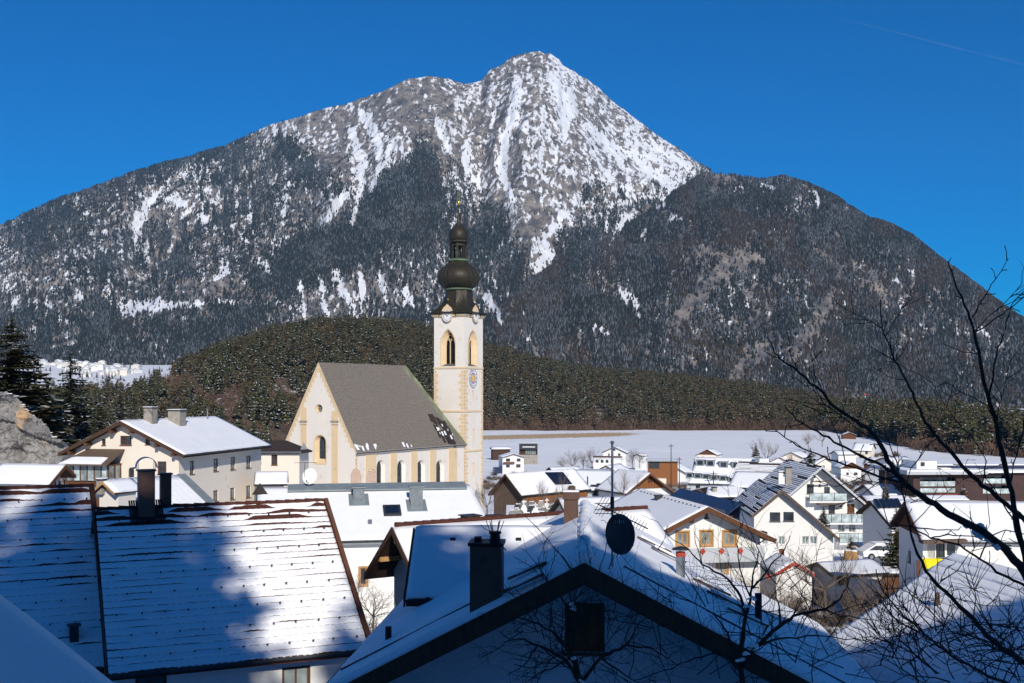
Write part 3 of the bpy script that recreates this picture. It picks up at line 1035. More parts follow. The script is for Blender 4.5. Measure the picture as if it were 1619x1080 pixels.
class House:
    def __init__(s, name, label, cat, px, Y, phi, L, hl, hr, tan, wall, roofm=tile_dark, oh=.7, og=.7, ob=.5, hn=0., hf=0., st=.14, wins=(), zg=None,
                 style='snow', fascia=wood_dark, th=.2, group=None, tanl=None, rows=20, nu=14, nv=8, gable=None, gz0=None, gutter=metal_dark, snowm=None, walls='FBLR', cut=None, wt=0):
        R0 = P(px[0], px[1], Y)
        ph = math.radians(phi)
        mid = R0 + Vector((math.sin(ph), math.cos(ph), 0)) * L / 2
        zgr = min(gz(R0.x, R0.y), gz(mid.x, mid.y)) - 1.2 if zg is None else zg
        s.root = T(name, label, cat, (R0.x, R0.y, zgr), -ph, group)
        s.M = Matrix.Translation((R0.x, R0.y, zgr)) @ Matrix.Rotation(-ph, 4, 'Z')
        s.I = s.M.inverted()
        s.zr = R0.z - zgr
        s.L, s.hl, s.hr = L, hl, hr
        s.tr = tan
        s.tl = tanl or tan
        s.st, s.th = st, th
        s.og, s.ob = og, ob
        s.xl, s.xr = -(hl - oh), hr - oh
        zr = s.zr - st
        # roof slabs
        b = MB()
        for sx, h, tn in ((-1, hl, s.tl), (1, hr, s.tr)):
            lp = [(0, hn, zr), (0, L - hf, zr), (sx * h, L, zr - h * tn), (sx * h, 0, zr - h * tn)]
            b.slab(lp, (0, 0, -th))
        if hf:
            b.slab([(0, L - hf, zr), (-hl, L, zr - hl * s.tl), (hr, L, zr - hr * s.tr)], (0, 0, -th))
        if hn:
            b.slab([(0, hn, zr), (-hl, 0, zr - hl * s.tl), (hr, 0, zr - hr * s.tr)], (0, 0, -th))
        s.roof = b.build('roof', roofm, s.root)
        sb = MB()
        sd = int(px[0])
        if style in ('snow', 'thin'):
            for sx, h, tn in ((-1, hl, s.tl), (1, hr, s.tr)):
                quad_sheet(sb, (0, hn, zr), (0, L - hf, zr), (sx * h, L, zr - h * tn), (sx * h, 0, zr - h * tn), st, st * .35, nu, nv, sd + sx, .12)
            if hf:
                quad_sheet(sb, (0, L - hf, zr), (0, L - hf - .01, zr), (-hl, L, zr - hl * s.tl), (hr, L, zr - hr * s.tr), st, st * .3, 6, 6, sd + 4)
            s.snow = sb.build('roof_snow', snowm or (snow if style == 'snow' else snow_thin), s.root, smooth=True)
        elif style == 'rows':
            r = random.Random(sd)
            for sx, h, tn in ((-1, hl, s.tl), (1, hr, s.tr)):
                for i in range(rows):
                    v0, v1 = i / rows, (i + .70) / rows
                    x = 0.0
                    while x < 1:
                        w = r.uniform(.08, .5)
                        x2 = min(1, x + w)
                        vv = v1 + r.uniform(-.12, .18) / rows
                        if r.random() < (.93 if sx < 0 else .97) - (0.35 if i < 2 else 0):
                            a0, a1 = hn + (L - hf - hn) * x, hn + (L - hf - hn) * x2
                            def q(v, a, up):
                                return (sx * h * v, a, zr - h * v * tn + up)
                            sb.add([q(v0, a0, .012), q(v0, a1, .012), q(vv, a1, st), q(vv, a0, st), q(vv, a1, .01), q(vv, a0, .01)], [(0, 1, 2, 3), (3, 2, 4, 5), (0, 3, 5), (1, 4, 2)])
                        x = x2
            s.snow = sb.build('roof_snow', snowm or snow, s.root)
        # walls with real openings
        s.holes = {k: [] for k in 'FBLR'}
        s.wlist = []
        for w in wins:
            side, x0, y0, x1, y1, sty = w[:6]
            s.add_win(side, x0, y0, x1, y1, sty, *(w[6:]))
        wb = MB()
        s.wall_face(wb, walls)
        s.wall = wb.build('wall', wall, s.root)
        for args in s.wlist:
            s.make_win(*args)
        # barge boards and gutters
        if fascia:
            for sx, h, tn in ((-1, hl, s.tl), (1, hr, s.tr)):
                if not hn:
                    bb = MB()
                    y = -0.025
                    bb.slab([(0, y, zr + .03), (sx * h, y, zr + .03 - h * tn), (sx * h, y, zr - h * tn - th * 1.1), (0, y, zr - th * 1.25)], (0, -.05, 0))
                    bb.build('barge_board', fascia, s.root)
        if gutter:
            for sx, h, tn in ((-1, hl, s.tl), (1, hr, s.tr)):
                gb = MB()
                z = zr - h * tn - .05
                gb.tube([(sx * (h + .07), 0.05, z), (sx * (h + .07), L - .05, z)], .075, 6)
                gb.build('gutter', gutter, s.root)

    def plane(s, side):
        ez = Vector((0, 0, 1))
        if side == 'F':
            return Vector((0, s.og, 0)), Vector((1, 0, 0)), ez
        if side == 'B':
            return Vector((0, s.L - s.ob, 0)), Vector((-1, 0, 0)), ez
        if side == 'R':
            return Vector((s.xr, 0, 0)), Vector((0, 1, 0)), ez
        return Vector((s.xl, 0, 0)), Vector((0, -1, 0)), ez

    def hit(s, O, n, px, py):
        c = s.I @ Vector((0, 0, 0))
        d = (s.I @ Vector(((px - CX) / F, 1, (HY - py) / F))) - c
        t = (Vector(O) - c).dot(n) / d.dot(n)
        return c + d * t

    def wpt(s, side, px, py):
        O, ex, ez = s.plane(side)
        p = s.hit(O, ez.cross(ex), px, py) - O
        return p.dot(ex), p.z

    def rpt(s, side, px, py):
        """point of the roof surface seen at px, py"""
        if side == 'L':
            n = Vector((-s.tl, 0, 1))
        else:
            n = Vector((s.tr, 0, 1))
        return s.hit(Vector((0, 0, s.zr)), n.normalized(), px, py)

    def add_win(s, side, x0, y0, x1, y1, sty, arch=0):
        a0, b1 = s.wpt(side, x0, y0)
        a1, b0 = s.wpt(side, x1, y1)
        xm, _ = s.wpt(side, (x0 + x1) / 2, y0)
        if a0 > a1:
            a0, a1 = a1, a0
        if arch:
            r = (a1 - a0) / 2
            lp = [(a0, b0), (a1, b0)] + [(xm_ + r * math.cos(t), b1 - r + r * math.sin(t) * arch) for xm_ in ((a0 + a1) / 2,) for t in np.linspace(0, math.pi, 9)]
        else:
            lp = [(a0, b0), (a1, b0), (a1, b1), (a0, b1)]
        s.holes[side].append(lp)
        s.wlist.append((side, a0, b0, a1, b1, sty, arch))

    def make_win(s, side, a0, b0, a1, b1, sty, arch):
        fm_, fw, cas, gl, nm, ntr = STY[sty]
        O, ex, ez = s.plane(side)
        n = ez.cross(ex)
        fw = min(fw, (a1 - a0) * .16)

        def pt(a, b, d):
            return O + ex * a + ez * b + n * d
        b = MB()
        d = .09

        def strip(u0, v0, u1, v1, d0, d1):
            b.slab([pt(u0, v0, d0), pt(u1, v0, d0), pt(u1, v1, d0), pt(u0, v1, d0)], n * (d1 - d0))
        strip(a0, b0, a1, b0 + fw, d, d + .06)
        strip(a0, b1 - fw, a1, b1, d, d + .06)
        strip(a0, b0 + fw, a0 + fw, b1 - fw, d, d + .06)
        strip(a1 - fw, b0 + fw, a1, b1 - fw, d, d + .06)
        for k in range(nm):
            x = a0 + (a1 - a0) * (k + 1) / (nm + 1)
            strip(x - fw * .35, b0 + fw, x + fw * .35, b1 - fw, d + .005, d + .05)
        for k in range(ntr):
            z = b0 + (b1 - b0) * (k + 1) / (ntr + 1)
            strip(a0 + fw, z - fw * .25, a1 - fw, z + fw * .25, d + .008, d + .045)
        if cas:
            e = .12
            for (u0, v0, u1, v1) in ((a0 - e, b1, a1 + e, b1 + e), (a0 - e, b0 - e, a1 + e, b0), (a0 - e, b0, a0, b1), (a1, b0, a1 + e, b1)):
                strip(u0, v0, u1, v1, -.035, .0)
        else:
            strip(a0 - .05, b0 - .07, a1 + .05, b0 - .002, -.07, .0)      # sill
        w = b.build('window', fm_, s.root)
        g = MB()
        g.slab([pt(a0 + .01, b0 + .01, d + .03), pt(a1 - .01, b0 + .01, d + .03), pt(a1 - .01, b1 - .01, d + .03), pt(a0 + .01, b1 - .01, d + .03)], n * .01)
        g.build('pane', gl, w)

    def wall_face(s, wb, walls):
        zr = s.zr - s.st - s.th - .01
        L0, L1 = s.og, s.L - s.ob
        zl, zR = zr + s.xl * s.tl, zr - s.xr * s.tr
        F_ = [(s.xl, 0), (s.xr, 0), (s.xr, zR), (0, zr), (s.xl, zl)]
        spec = {'F': F_, 'B': [(-s.xr, 0), (-s.xl, 0), (-s.xl, zl), (0, zr), (-s.xr, zR)], 'R': [(L0, 0), (L1, 0), (L1, zR), (L0, zR)], 'L': [(-L1, 0), (-L0, 0), (-L0, zl), (-L1, zl)]}
        for k in walls:
            O, ex, ez = s.plane(k)
            wb.face(O, ex, ez, spec[k], s.holes[k], .2)

    def slabp(s, name, side, pts, d0, d1, m, parent=None):
        """a flat piece on a wall: pts are photo positions, d0..d1 how far it stands out"""
        O, ex, ez = s.plane(side)
        n = ez.cross(ex)
        q = [s.wpt(side, *p) for p in pts]
        b = MB()
        b.slab([O + ex * a + ez * z - n * d0 for a, z in q], -n * (d1 - d0))
        return b.build(name, m, parent or s.root)

    def chimney(s, side, px, py, wpx, hpx, m, d=None, cap=metal_dark, name='chimney', snowcap=True, dz=0):
        p = s.rpt(side, px, py)
        wpos = s.M @ p
        sc = wpos.y / F
        w, hh = wpx * sc, hpx * sc
        d = d or w
        b = MB()
        b.box((p.x, p.y, p.z + hh / 2 - .25 + dz), (w, d, hh + .5))
        c = b.build(name, m, s.root)
        k = MB()
        k.box((p.x, p.y, p.z + hh + .04 + dz), (w * 1.22, d * 1.22, .08))
        k.build('chimney_cap', cap, c)
        if snowcap:
            k = MB()
            k.box((p.x, p.y, p.z + hh + .11 + dz), (w * 1.1, d * 1.1, .06))
            k.build('snow_cap', snow, c)
        return c, p, hh


def balcony(h, side, x0, y0, x1, y1, depth, m, slabm=white_paint, posts=4):
    """railing front between photo points (top-left, bottom-right), standing off the wall by depth; glazed panels"""
    O, ex, ez = h.plane(side)
    n = ez.cross(ex)
    a0, z1 = h.wpt(side, x0, y0)
    a1, z0 = h.wpt(side, x1, y1)
    b = MB()
    b.slab([O + ex * a0 + ez * (z0 - .2), O + ex * a1 + ez * (z0 - .2), O + ex * a1 + ez * z0, O + ex * a0 + ez * z0], -n * (depth + .1))
    r = b.build('balcony', slabm, h.root)
    for k in range(posts):
        u0, u1 = a0 + (a1 - a0) * k / posts + .04, a0 + (a1 - a0) * (k + 1) / posts - .04
        g = MB()
        g.slab([O + ex * u0 + ez * (z0 + .06) - n * depth, O + ex * u1 + ez * (z0 + .06) - n * depth, O + ex * u1 + ez * z1 - n * depth, O + ex * u0 + ez * z1 - n * depth], -n * .02)
        g.build('balcony_panel', m, r)
    g = MB()
    for k in range(posts + 1):
        u = a0 + (a1 - a0) * k / posts
        g.bar(O + ex * u + ez * z0 - n * depth, O + ex * u + ez * (z1 + .05) - n * depth, .05)
    g.bar(O + ex * a0 + ez * (z1 + .06) - n * depth, O + ex * a1 + ez * (z1 + .06) - n * depth, .05)
    g.build('railing', metal_dark, r)
    return r


# ---- the large farmhouse on the left
h = House('farmhouse', 'large cream farmhouse with a wooden glazed porch between the rock cliff and the church', 'house', (189.7, 664), 105, 12, 19.5, 6.55, 6.6, .475, plaster_cream, oh=1.0, og=.9,
          st=.10, nu=30, nv=14, th=.28, wins=[('F', 190, 689, 208, 704, 'brown'), ('F', 161, 694, 167, 704, 'plainb'), ('F', 230, 694, 237, 703, 'plainb'),
          ('F', 249, 729.5, 263, 750, 'brown'), ('F', 203, 739, 212, 756, 'plainb', 1), ('F', 249, 776, 262, 794, 'brown'),
          ('R', 300, 729, 307, 749, 'brownc'), ('R', 337.5, 725.5, 345, 744.5, 'brownc'), ('R', 364.5, 723, 372, 742, 'brownc'), ('R', 389, 721, 396.5, 739, 'brownc'),
          ('R', 337, 776, 345, 792, 'brownc'), ('R', 364, 772, 371, 789, 'brownc'), ('R', 389, 768.5, 396.5, 786, 'brownc')])
farm = h
h.chimney('R', 238, 667, 14, 22, concrete, d=1.1)
h.chimney('R', 280, 669, 20, 20, concrete, d=1.3)
p = h.rpt('R', 328, 663)
MB().tube([p, p + Vector((0, 0, 1.1))], .07, 6).build('vent_pipe', galv, h.root)
for t in (.12, .42, .62):   # purlin ends below the rake
    for sx in (-1, 1):
        x = sx * 6.5 * t * 1.35
        MB().box((x, .45, h.zr - abs(x) * .475 - .62), (.28, .95, .30)).build('purlin', wood_brown, h.root)
# glazed porch
a0, zt = h.wpt('F', 128, 733)
a1, zb_ = h.wpt('F', 193, 800)
pr = MB()
D = 2.4
y0 = h.og - D
zwt, _ = 0, 0
zw0 = h.wpt('F', 160, 757)[1]
pr.bb(a0, a1, y0, h.og - .003, zb_ - 2, zw0 - .1)
porch = pr.build('porch', wood_brown, h.root)
zt2 = h.wpt('F', 160, 734)[1]
fr = MB()
nwin = 6
for k in range(nwin + 1):
    x = a0 + (a1 - a0) * k / nwin
    fr.bb(x - .05, x + .05, y0 + .02, y0 + .12, zw0 - .1, zt2)
for k in range(3):
    y = y0 + .1 + (D - .3) * k / 2
    fr.bb(a1 - .12, a1 - .02, y - .05, y + .05, zw0 - .1, zt2)
fr.bb(a0, a1, y0, h.og - .01, zt2, zt2 + .12)
fr.build('porch_frame', wood_brown, porch)
for k in range(nwin):
    x = a0 + (a1 - a0) * (k + .5) / nwin
    MB().bb(x - (a1 - a0) / nwin / 2 + .06, x + (a1 - a0) / nwin / 2 - .06, y0 + .06, y0 + .08, zw0, zt2).build('curtained_pane', pane_pale if k % 2 else pane_curtain, porch)
for k in range(2):
    y = y0 + .1 + (D - .3) * (k + .5) / 2
    MB().bb(a1 - .08, a1 - .06, y - .8, y + .8, zw0, zt2).build('curtained_pane', pane_curtain, porch)
MB().bb(a0 + .2, a1 - .2, h.og - .4, h.og - .2, zw0 - .3, zt2 - .1).build('inner_wall', plaster_cream, porch)
rf = MB()
rf.slab([(a0 - .5, y0 - .7, zt2 + .05), (a1 + .3, y0 - .7, zt2 + .05), (a1 + .3, h.og - .02, zt2 + 1.35), (a0 + .8, h.og - .02, zt2 + 1.35)], (0, 0, .12))
pf = rf.build('porch_roof', wood_grey, h.root)
sb = MB()
quad_sheet(sb, (a0 + .35, y0 + .5, zt2 + .72), (a1 - .3, y0 + .5, zt2 + .72), (a1 - .3, y0 - .66, zt2 + .19), (a0 - .35, y0 - .66, zt2 + .19), .12, .03, 8, 3, 3)
sb.build('roof_snow', snow, pf)

# ---- small shed roof far left, in front of the cliff
h = House('shed', 'low shed with snowy roof and open wooden gable in front of the rock cliff', 'shed', (103, 733), 80, -80, 5.2, 2.0, 1.3, .62, plaster_old, oh=.5, og=.9, st=.13, fascia=wood_brown, roofm=wood_dark, gutter=galv,
          wins=[('L', 5, 766, 20, 779, 'shut'), ('L', 40, 766, 60, 779, 'shut')])
O, ex, ez = h.plane('F')
bb_ = MB()
zr_ = h.zr - h.st - h.th - .02
bb_.slab([(h.xl, h.og - .03, zr_ + h.xl * .62), (h.xr, h.og - .03, zr_ - h.xr * .62), (0, h.og - .03, zr_)], (0, -.05, 0))
bb_.build('gable_boarding', wood_orange, h.root)
for k in range(5):
    MB().bb(h.xl + .3 + k * .6, h.xl + .38 + k * .6, h.og - .12, h.og - .06, h.zr - 2.6, h.zr - 1.3).build('post', wood_brown, h.root)

# ---- low metal roof between farmhouse and near tiled roof
h = House('outbuilding', 'low outbuilding with thin snow on a seamed metal roof below the farmhouse porch', 'building', (167, 757), 72, 45, 5.6, 3, 6.2, .42, plaster_old, st=.07, roofm=metal, style='snow', nu=24, nv=8, fascia=metal)
for k in range(1, 12):
    y = 5.6 * k / 12
    z0 = h.zr - .02
    MB().bar((.05, y, z0), (6.1, y, z0 - 6.05 * .42), .03, .05).build('roof_seam', snow_thin, h.root)
bb_ = MB()
bb_.slab([(0.05, 5.0, h.zr + .02), (0.05, 5.65, h.zr + .02), (6.25, 5.65, h.zr - 6.2 * .42 + .02), (6.25, 5.0, h.zr - 6.2 * .42 + .02)], (0, 0, .03))
bb_.build('verge_flashing', metal, h.root)
h.chimney('R', 170, 801, 18, 20, galv, cap=metal_dark, snowcap=False, name='metal_chimney')
dq = House('dormer_gable', 'tiny snow-capped wooden gable with a brick chimney on the low metal roof', 'dormer', (163, 760), 66, 20, 2.6, .85, .85, .75, plaster_old, oh=.15, og=.5, st=.09, fascia=wood_pale, zg=-10, th=.1, gutter=None, nu=6, nv=4)
dq.chimney('L', 161, 768, 10, 9, concrete, snowcap=True, d=.5)

# ---- connecting building between farmhouse and church
h = House('sacristy', 'small cream building with dark roof joining the farmhouse and the church', 'building', (368, 696), 142, 90, 9.5, 4, 3.4, .38, plaster_cream, roofm=tile_dark, style='none', oh=.5, og=.3, ob=.4, st=.02,
          wins=[('R', 429, 719, 438.5, 735.5, 'brown'), ('R', 407, 719, 413, 733, 'brown')], fascia=wood_dark, hf=2.6, gutter=galv)
MB().box((9, 2.4, h.zr - 1.0), (.5, .3, .12)).build('snow_lump', snow, h.root)
h = House('annex', 'low snow-roofed annex in front of the dark-roofed building beside the church', 'building', (404, 745), 118, 80, 3.4, 2.2, 2.2, .5, plaster_cream, st=.14, oh=.4, og=.4)

# ---- the long white house with the grey sheet-metal ridge, in front of the church
h = House('village_house', 'long white house with grey metal ridge skylight and two tin chimneys below the church', 'house', (408, 770), 84, 79, 17.2, 4.0, 6.9, .47, plaster_white, roofm=metal, oh=.55, og=.4, ob=.4, hf=1.0, st=.10, nu=40, nv=16,
          wins=[('R', 569, 898, 580, 925, 'oak'), ('R', 535, 893, 548, 912, 'oak')], fascia=metal_dark, th=.28)
longh = h
for (x0, x1, pr_) in ((2.2, 17.2 - 1.3, .18),):
    b = MB()
    b.slab([(-.25, x0, h.zr + .06), (-.25, x1, h.zr + .06), (1.0, x1, h.zr - .32), (1.0, x0, h.zr - .32)], (0, 0, .10))
    b.build('ridge_flashing', metal, h.root)
for (cx, cy, w, hh) in ((567, 788, 17, 17), (658, 797, 19, 27)):
    c, p, q = h.chimney('R', cx, cy, w, hh, galv, cap=metal, snowcap=False, name='tin_chimney')
    MB().slab([(p.x - .6, p.y - .75, p.z + .25), (p.x - .6, p.y + .75, p.z + .25), (p.x + 1.0, p.y + .75, p.z - .46), (p.x + 1.0, p.y - .75, p.z - .46)], (0, 0, .05)).build('flashing', metal, c)
p = h.rpt('R', 620, 810)
sk = MB()
q = [p + Vector((a * .62, b, -a * .62 * .47 + .12)) for a, b in ((-1, -.65), (-1, .65), (1, .65), (1, -.65))]
sk.slab(q, (0, 0, .10))
skl = sk.build('skylight', metal_dark, h.root)
q = [p + Vector((a * .46, b * .78, -a * .46 * .47 + .225)) for a, b in ((-1, -.65), (-1, .65), (1, .65), (1, -.65))]
MB().slab(q, (0, 0, .01)).build('pane', solar, skl)
p = h.rpt('R', 585, 828)
MB().tube([p, p + Vector((0, 0, .3))], .16, 8).build('roof_vent', galv, h.root)
p = h.rpt('R', 411, 782)
MB().add([p + Vector((0, -.6, 0)), p + Vector((0, .6, 0)), p + Vector((.1, 0, .9)), p + Vector((-1.2, 0, .6))], [(0, 1, 2), (0, 2, 3), (1, 3, 2)]).build('roof_gablet', tile_dark, h.root)
# satellite dish on that ridge


def dish(name, label, loc, r, yaw, m, armm=metal_dark, pole=.8, tilt=20, logo=False, squash=1.0):
    t = T(name, label, 'satellite dish', loc, yaw)
    b = MB()
    prof = []
    for i in range(7):
        q = r * i / 6
        prof.append((max(q, .001), .18 * r * (i / 6) ** 2))
    n = 20
    vs, fs = [], []
    Rm = Matrix.Rotation(math.radians(90 - tilt), 3, 'X')
    for side in (0, .012):
        for (q, z) in prof:
            for k in range(n):
                a = 2 * math.pi * k / n
                vs.append(Rm @ Vector((q * math.cos(a) * squash, q * math.sin(a) * 1.12, z - side)))
    m_ = len(prof)
    for L_ in (0, 1):
        for i in range(m_ - 1):
            for k in range(n):
                a = (L_ * m_ + i) * n + k
                c = (L_ * m_ + i) * n + (k + 1) % n
                fs.append((a, c, c + n, a + n))
    for k in range(n):
        a = (m_ - 1) * n + k
        c = (m_ - 1) * n + (k + 1) % n
        fs.append((a, c, c + m_ * n, a + m_ * n))
    up = Vector((0, 0, pole))
    d = b.add([v + up for v in vs], fs).build('reflector', m, t, smooth=True)
    if pole > .05:
        MB().tube([(0, .1, 0), (0, .1, pole)], .025, 6).build('post', armm, t)
    b = MB()
    b.bar(up + Vector((0, 0, -r * 1.05)), up + Vector((0, -r * 1.35, -r * .55)), .03)
    b.build('arm', armm, t)
    MB().tube([up + Vector((0, -r * 1.3, -r * .62)), up + Vector((0, -r * 1.42, -r * .40))], .045, 8).build('receiver', armm, t)
    return t, d


lp = h.M @ h.rpt('R', 490, 769)
dish('satellite_dish', 'white satellite dish on the long roof in front of the church gable', (lp.x, lp.y, lp.z - .2), .58, math.radians(-8), white_paint, pole=.95)
MB_ant = MB().tube([(0, 0, 0), (0, 0, 1.9)], .02, 5)
at = T('antenna', 'thin television aerial beside the white dish on the long roof', 'antenna', (lp.x - .4, lp.y, lp.z - .1))
MB_ant.build('mast', metal_dark, at)
MB().tube([(-.8, 0, 1.9), (.9, .3, 1.9)], .015, 4).build('boom', metal_dark, at)
for k in range(7):
    MB().tube([(-.7 + k * .25, -.25 + k * .05, 1.9), (-.7 + k * .25, .3 + k * .05, 1.9)], .008, 4).build('element', metal_dark, at)

# ------------------------------------------------------------------ the church
PHI = 29.3
h = House('church', 'cream church with steep grey tiled roof and ochre pilasters below the wooded hill', 'church', (503.5, 573), 165, PHI, 30.5, 7.25, 7.1, 1.86, church_white, roofm=tile_slate, oh=.22, og=.02, ob=.5, st=.02,
          style='none', th=.28, fascia=church_yellow, hf=7.8, gutter=grey_stone, tanl=1.86)
church = h
Z0 = h.zr
# rebuild the walls with arched openings
for o in [c for c in h.root.children if c.name.startswith('wall')]:
    bpy.data.objects.remove(o)


def arch_loop(a0, a1, b0, b1, pointed=False):
    r = (a1 - a0) / 2
    xm = (a0 + a1) / 2
    if pointed:
        top = [(a1, b1 - r * 1.7), (xm + r * .86, b1 - r * 1.05), (xm + r * .5, b1 - r * .42), (xm, b1), (xm - r * .5, b1 - r * .42), (xm - r * .86, b1 - r * 1.05), (a0, b1 - r * 1.7)]
        return [(a0, b0), (a1, b0)] + top
    return [(a0, b0), (a1, b0)] + [(xm + r * math.cos(t), b1 - r + r * math.sin(t)) for t in np.linspace(0, math.pi, 11)]


a0, b1 = h.wpt('F', 497, 688)
a1, b0 = h.wpt('F', 515, 733)
fwin = arch_loop(a0, a1, b0, b1)
ca, cb = h.wpt('F', 504.5, 646)
rnd_loop = [(ca + .62 * math.cos(t), cb + .62 * math.sin(t)) for t in np.linspace(0, 2 * math.pi, 17)[:-1]]
h.holes['F'] = [fwin, rnd_loop]
sw = []
for cx in (602, 634.5, 665.5, 695.5):
    p0, q1 = h.wpt('R', cx - 6.5, 728)
    p1, q0 = h.wpt('R', cx + 6.5, 768)
    sw.append(arch_loop(p0, p1, q0 - 1.2, q1))
h.holes['R'] = sw
wb = MB()
h.wall_face(wb, 'FLR')
wb.face((h.xr, h.L - h.ob, 0), (-1, 0, 0), (0, 0, 1), [(0, 0), (h.xr - h.xl, 0), (h.xr - h.xl, h.zr + h.xl * 1.86 - .4), (0, h.zr + h.xl * 1.86 - .4)], [], .2)
wb.build('wall', church_white, h.root)


def opening_fill(h, side, lp, depth, reveal, framem=church_yellow, glassmat=pane, bars=2, name='window'):
    """reveal lining, frame strip and glass of an arched opening"""
    O, ex, ez = h.plane(side)
    n = ez.cross(ex)
    m = len(lp)
    cx = sum(p[0] for p in lp) / m
    cz = sum(p[1] for p in lp) / m
    k = reveal
    zs = [p[1] for p in lp]
    inner = [(cx + (a - cx) * k, cz + (b - cz) * (1 - (1 - k) * .55)) for a, b in lp]
    b = MB()
    A = [O + ex * a + ez * z - n * .004 for a, z in lp]
    B = [O + ex * a + ez * z + n * depth for a, z in inner]
    b.add(A + B, [(i, (i + 1) % m, (i + 1) % m + m, i + m) for i in range(m)])
    # a thin painted border round the opening
    C_ = [O + ex * (cx + (a - cx) * 1.16) + ez * (cz + (z - cz) * 1.06) - n * .015 for a, z in lp]
    b.add(A + C_, [(i, (i + 1) % m, (i + 1) % m + m, i + m) for i in range(m)])
    w = b.build(name, framem, h.root)
    g = MB()
    g.add([O + ex * a + ez * z + n * (depth - .02) for a, z in inner], [tuple(range(m))])
    g.build('pane', glassmat, w)
    g = MB()
    a0, a1 = min(p[0] for p in inner), max(p[0] for p in inner)
    z0, z1 = min(zs), max(p[1] for p in inner)
    for i in range(bars):
        x = a0 + (a1 - a0) * (i + 1) / (bars + 1)
        g.bar(O + ex * x + ez * z0 + n * (depth - .05), O + ex * x + ez * z1 + n * (depth - .05), .05)
    for i in range(4):
        z = z0 + (z1 - z0) * (i + 1) / 5.2
        g.bar(O + ex * a0 + ez * z + n * (depth - .05), O + ex * a1 + ez * z + n * (depth - .05), .04)
    g.build('window_bars', metal_dark, w)
    return w


opening_fill(h, 'F', fwin, .75, .62)
opening_fill(h, 'F', rnd_loop, .4, .75, bars=0, glassmat=pane_curtain)
for lp_ in sw:
    opening_fill(h, 'R', lp_, .5, .66, framem=church_white)


def ochre(side, x0, y0, x1, y1, d=.05, name='pilaster', m=church_yellow):
    return h.slabp(name, side, [(x0, y1), (x1, y1), (x1, y0), (x0, y0)], .004, d, m)


for (x0, x1, yt) in ((475.5, 485, 640), (524.5, 534.5, 630)):
    a, _ = h.wpt('F', x0, 700)
    c, _ = h.wpt('F', x1, 700)
    zc = max(abs(a), abs(c))
    b = MB()
    ztop = Z0 - .4 - zc * 1.86
    b.bb(a, c, h.og - .05, h.og - .004, 0, ztop)
    pl = b.build('pilaster', church_yellow, h.root)
    _, zc_ = h.wpt('F', x0, 666)
    b = MB()
    b.bb(a - .12, c + .12, h.og - .16, h.og - .004, zc_ - .12, zc_ + .1)
    b.bb(a - .06, c + .06, h.og - .09, h.og - .003, zc_ - .55, zc_ - .45)
    b.build('capital', grey_stone, pl)
# stepped ochre band under both rakes
for sx in (-1, 1):
    k = 0
    z = Z0 - 1.1
    while z > Z0 - 12.6:
        xe = (Z0 - .45 - z) / 1.86
        w = .62 if k % 2 else .42
        a, c = sx * max(xe - w, 0.02), sx * xe
        b = MB()
        b.slab([(a, h.og - .004, z), (c + sx * .0, h.og - .004, z), (c - sx * .2, h.og - .004, z + .36), (a, h.og - .004, z + .36)], (0, -.035, 0))
        b.build('gable_quoin', church_yellow, h.root)
        z -= .37
        k += 1
# corner pilaster with capital, side pilasters
a, _ = h.wpt('F', 565, 740)
_, zt = h.wpt('F', 570, 722)
b = MB()
b.bb(a, h.xr + .05, h.og - .05, h.og - .004, 0, zt)
pl = b.build('pilaster', church_yellow, h.root)
b = MB()
b.bb(a - .1, h.xr + .1, h.og - .13, h.og - .006, zt - .55, zt - .42)
b.bb(a - .05, h.xr + .08, h.og - .09, h.og - .007, zt - 1.05, zt - .95)
b.build('capital', grey_stone, pl)
pw = []
for (x0, x1) in ((577.5, 594), (617, 627), (649.5, 659.5), (679.5, 689), (709, 722)):
    p0, z = h.wpt('R', x0, 740)
    p1, _ = h.wpt('R', x1, 740)
    MB().bb(h.xr + .004, h.xr + .10, p0, p1, 0, Z0 - 7.1 * 1.86 - .33).build('pilaster', church_yellow, h.root)
MB().bb(h.xr + .004, h.xr + .22, h.og, 30, Z0 - 7.1 * 1.86 - .45, Z0 - 7.1 * 1.86 - .22).build('cornice', grey_stone, h.root)
MB().tube([(h.xr + .15, h.og + .1, 0), (h.xr + .15, h.og + .1, Z0 - 13.4)], .06, 6).build('downpipe', metal_dark, h.root)


def fresco_mat():
    m = bpy.data.materials.new('fresco_paint')
    m.use_nodes = True
    n, l = m.node_tree.nodes, m.node_tree.links
    b = n['Principled BSDF']
    b.inputs['Roughness'].default_value = .9
    tc = n.new('ShaderNodeTexCoord')
    w = n.new('ShaderNodeTexWave')
    w.wave_type = 'RINGS'
    w.rings_direction = 'SPHERICAL'
    w.inputs['Scale'].default_value = 1.1
    w.inputs['Distortion'].default_value = 9
    w.inputs['Detail'].default_value = 3
    l.new(tc.outputs['Object'], w.inputs[0])
    r = n.new('ShaderNodeValToRGB')
    r.color_ramp.elements[0].color = (.42, .17, .10, 1)
    r.color_ramp.elements[1].color = (.78, .66, .52, 1)
    r.color_ramp.elements[0].position = .15
    r.color_ramp.elements[1].position = .6
    l.new(w.outputs[0], r.inputs[0])
    l.new(r.outputs[0], b.inputs['Base Color'])
    return m


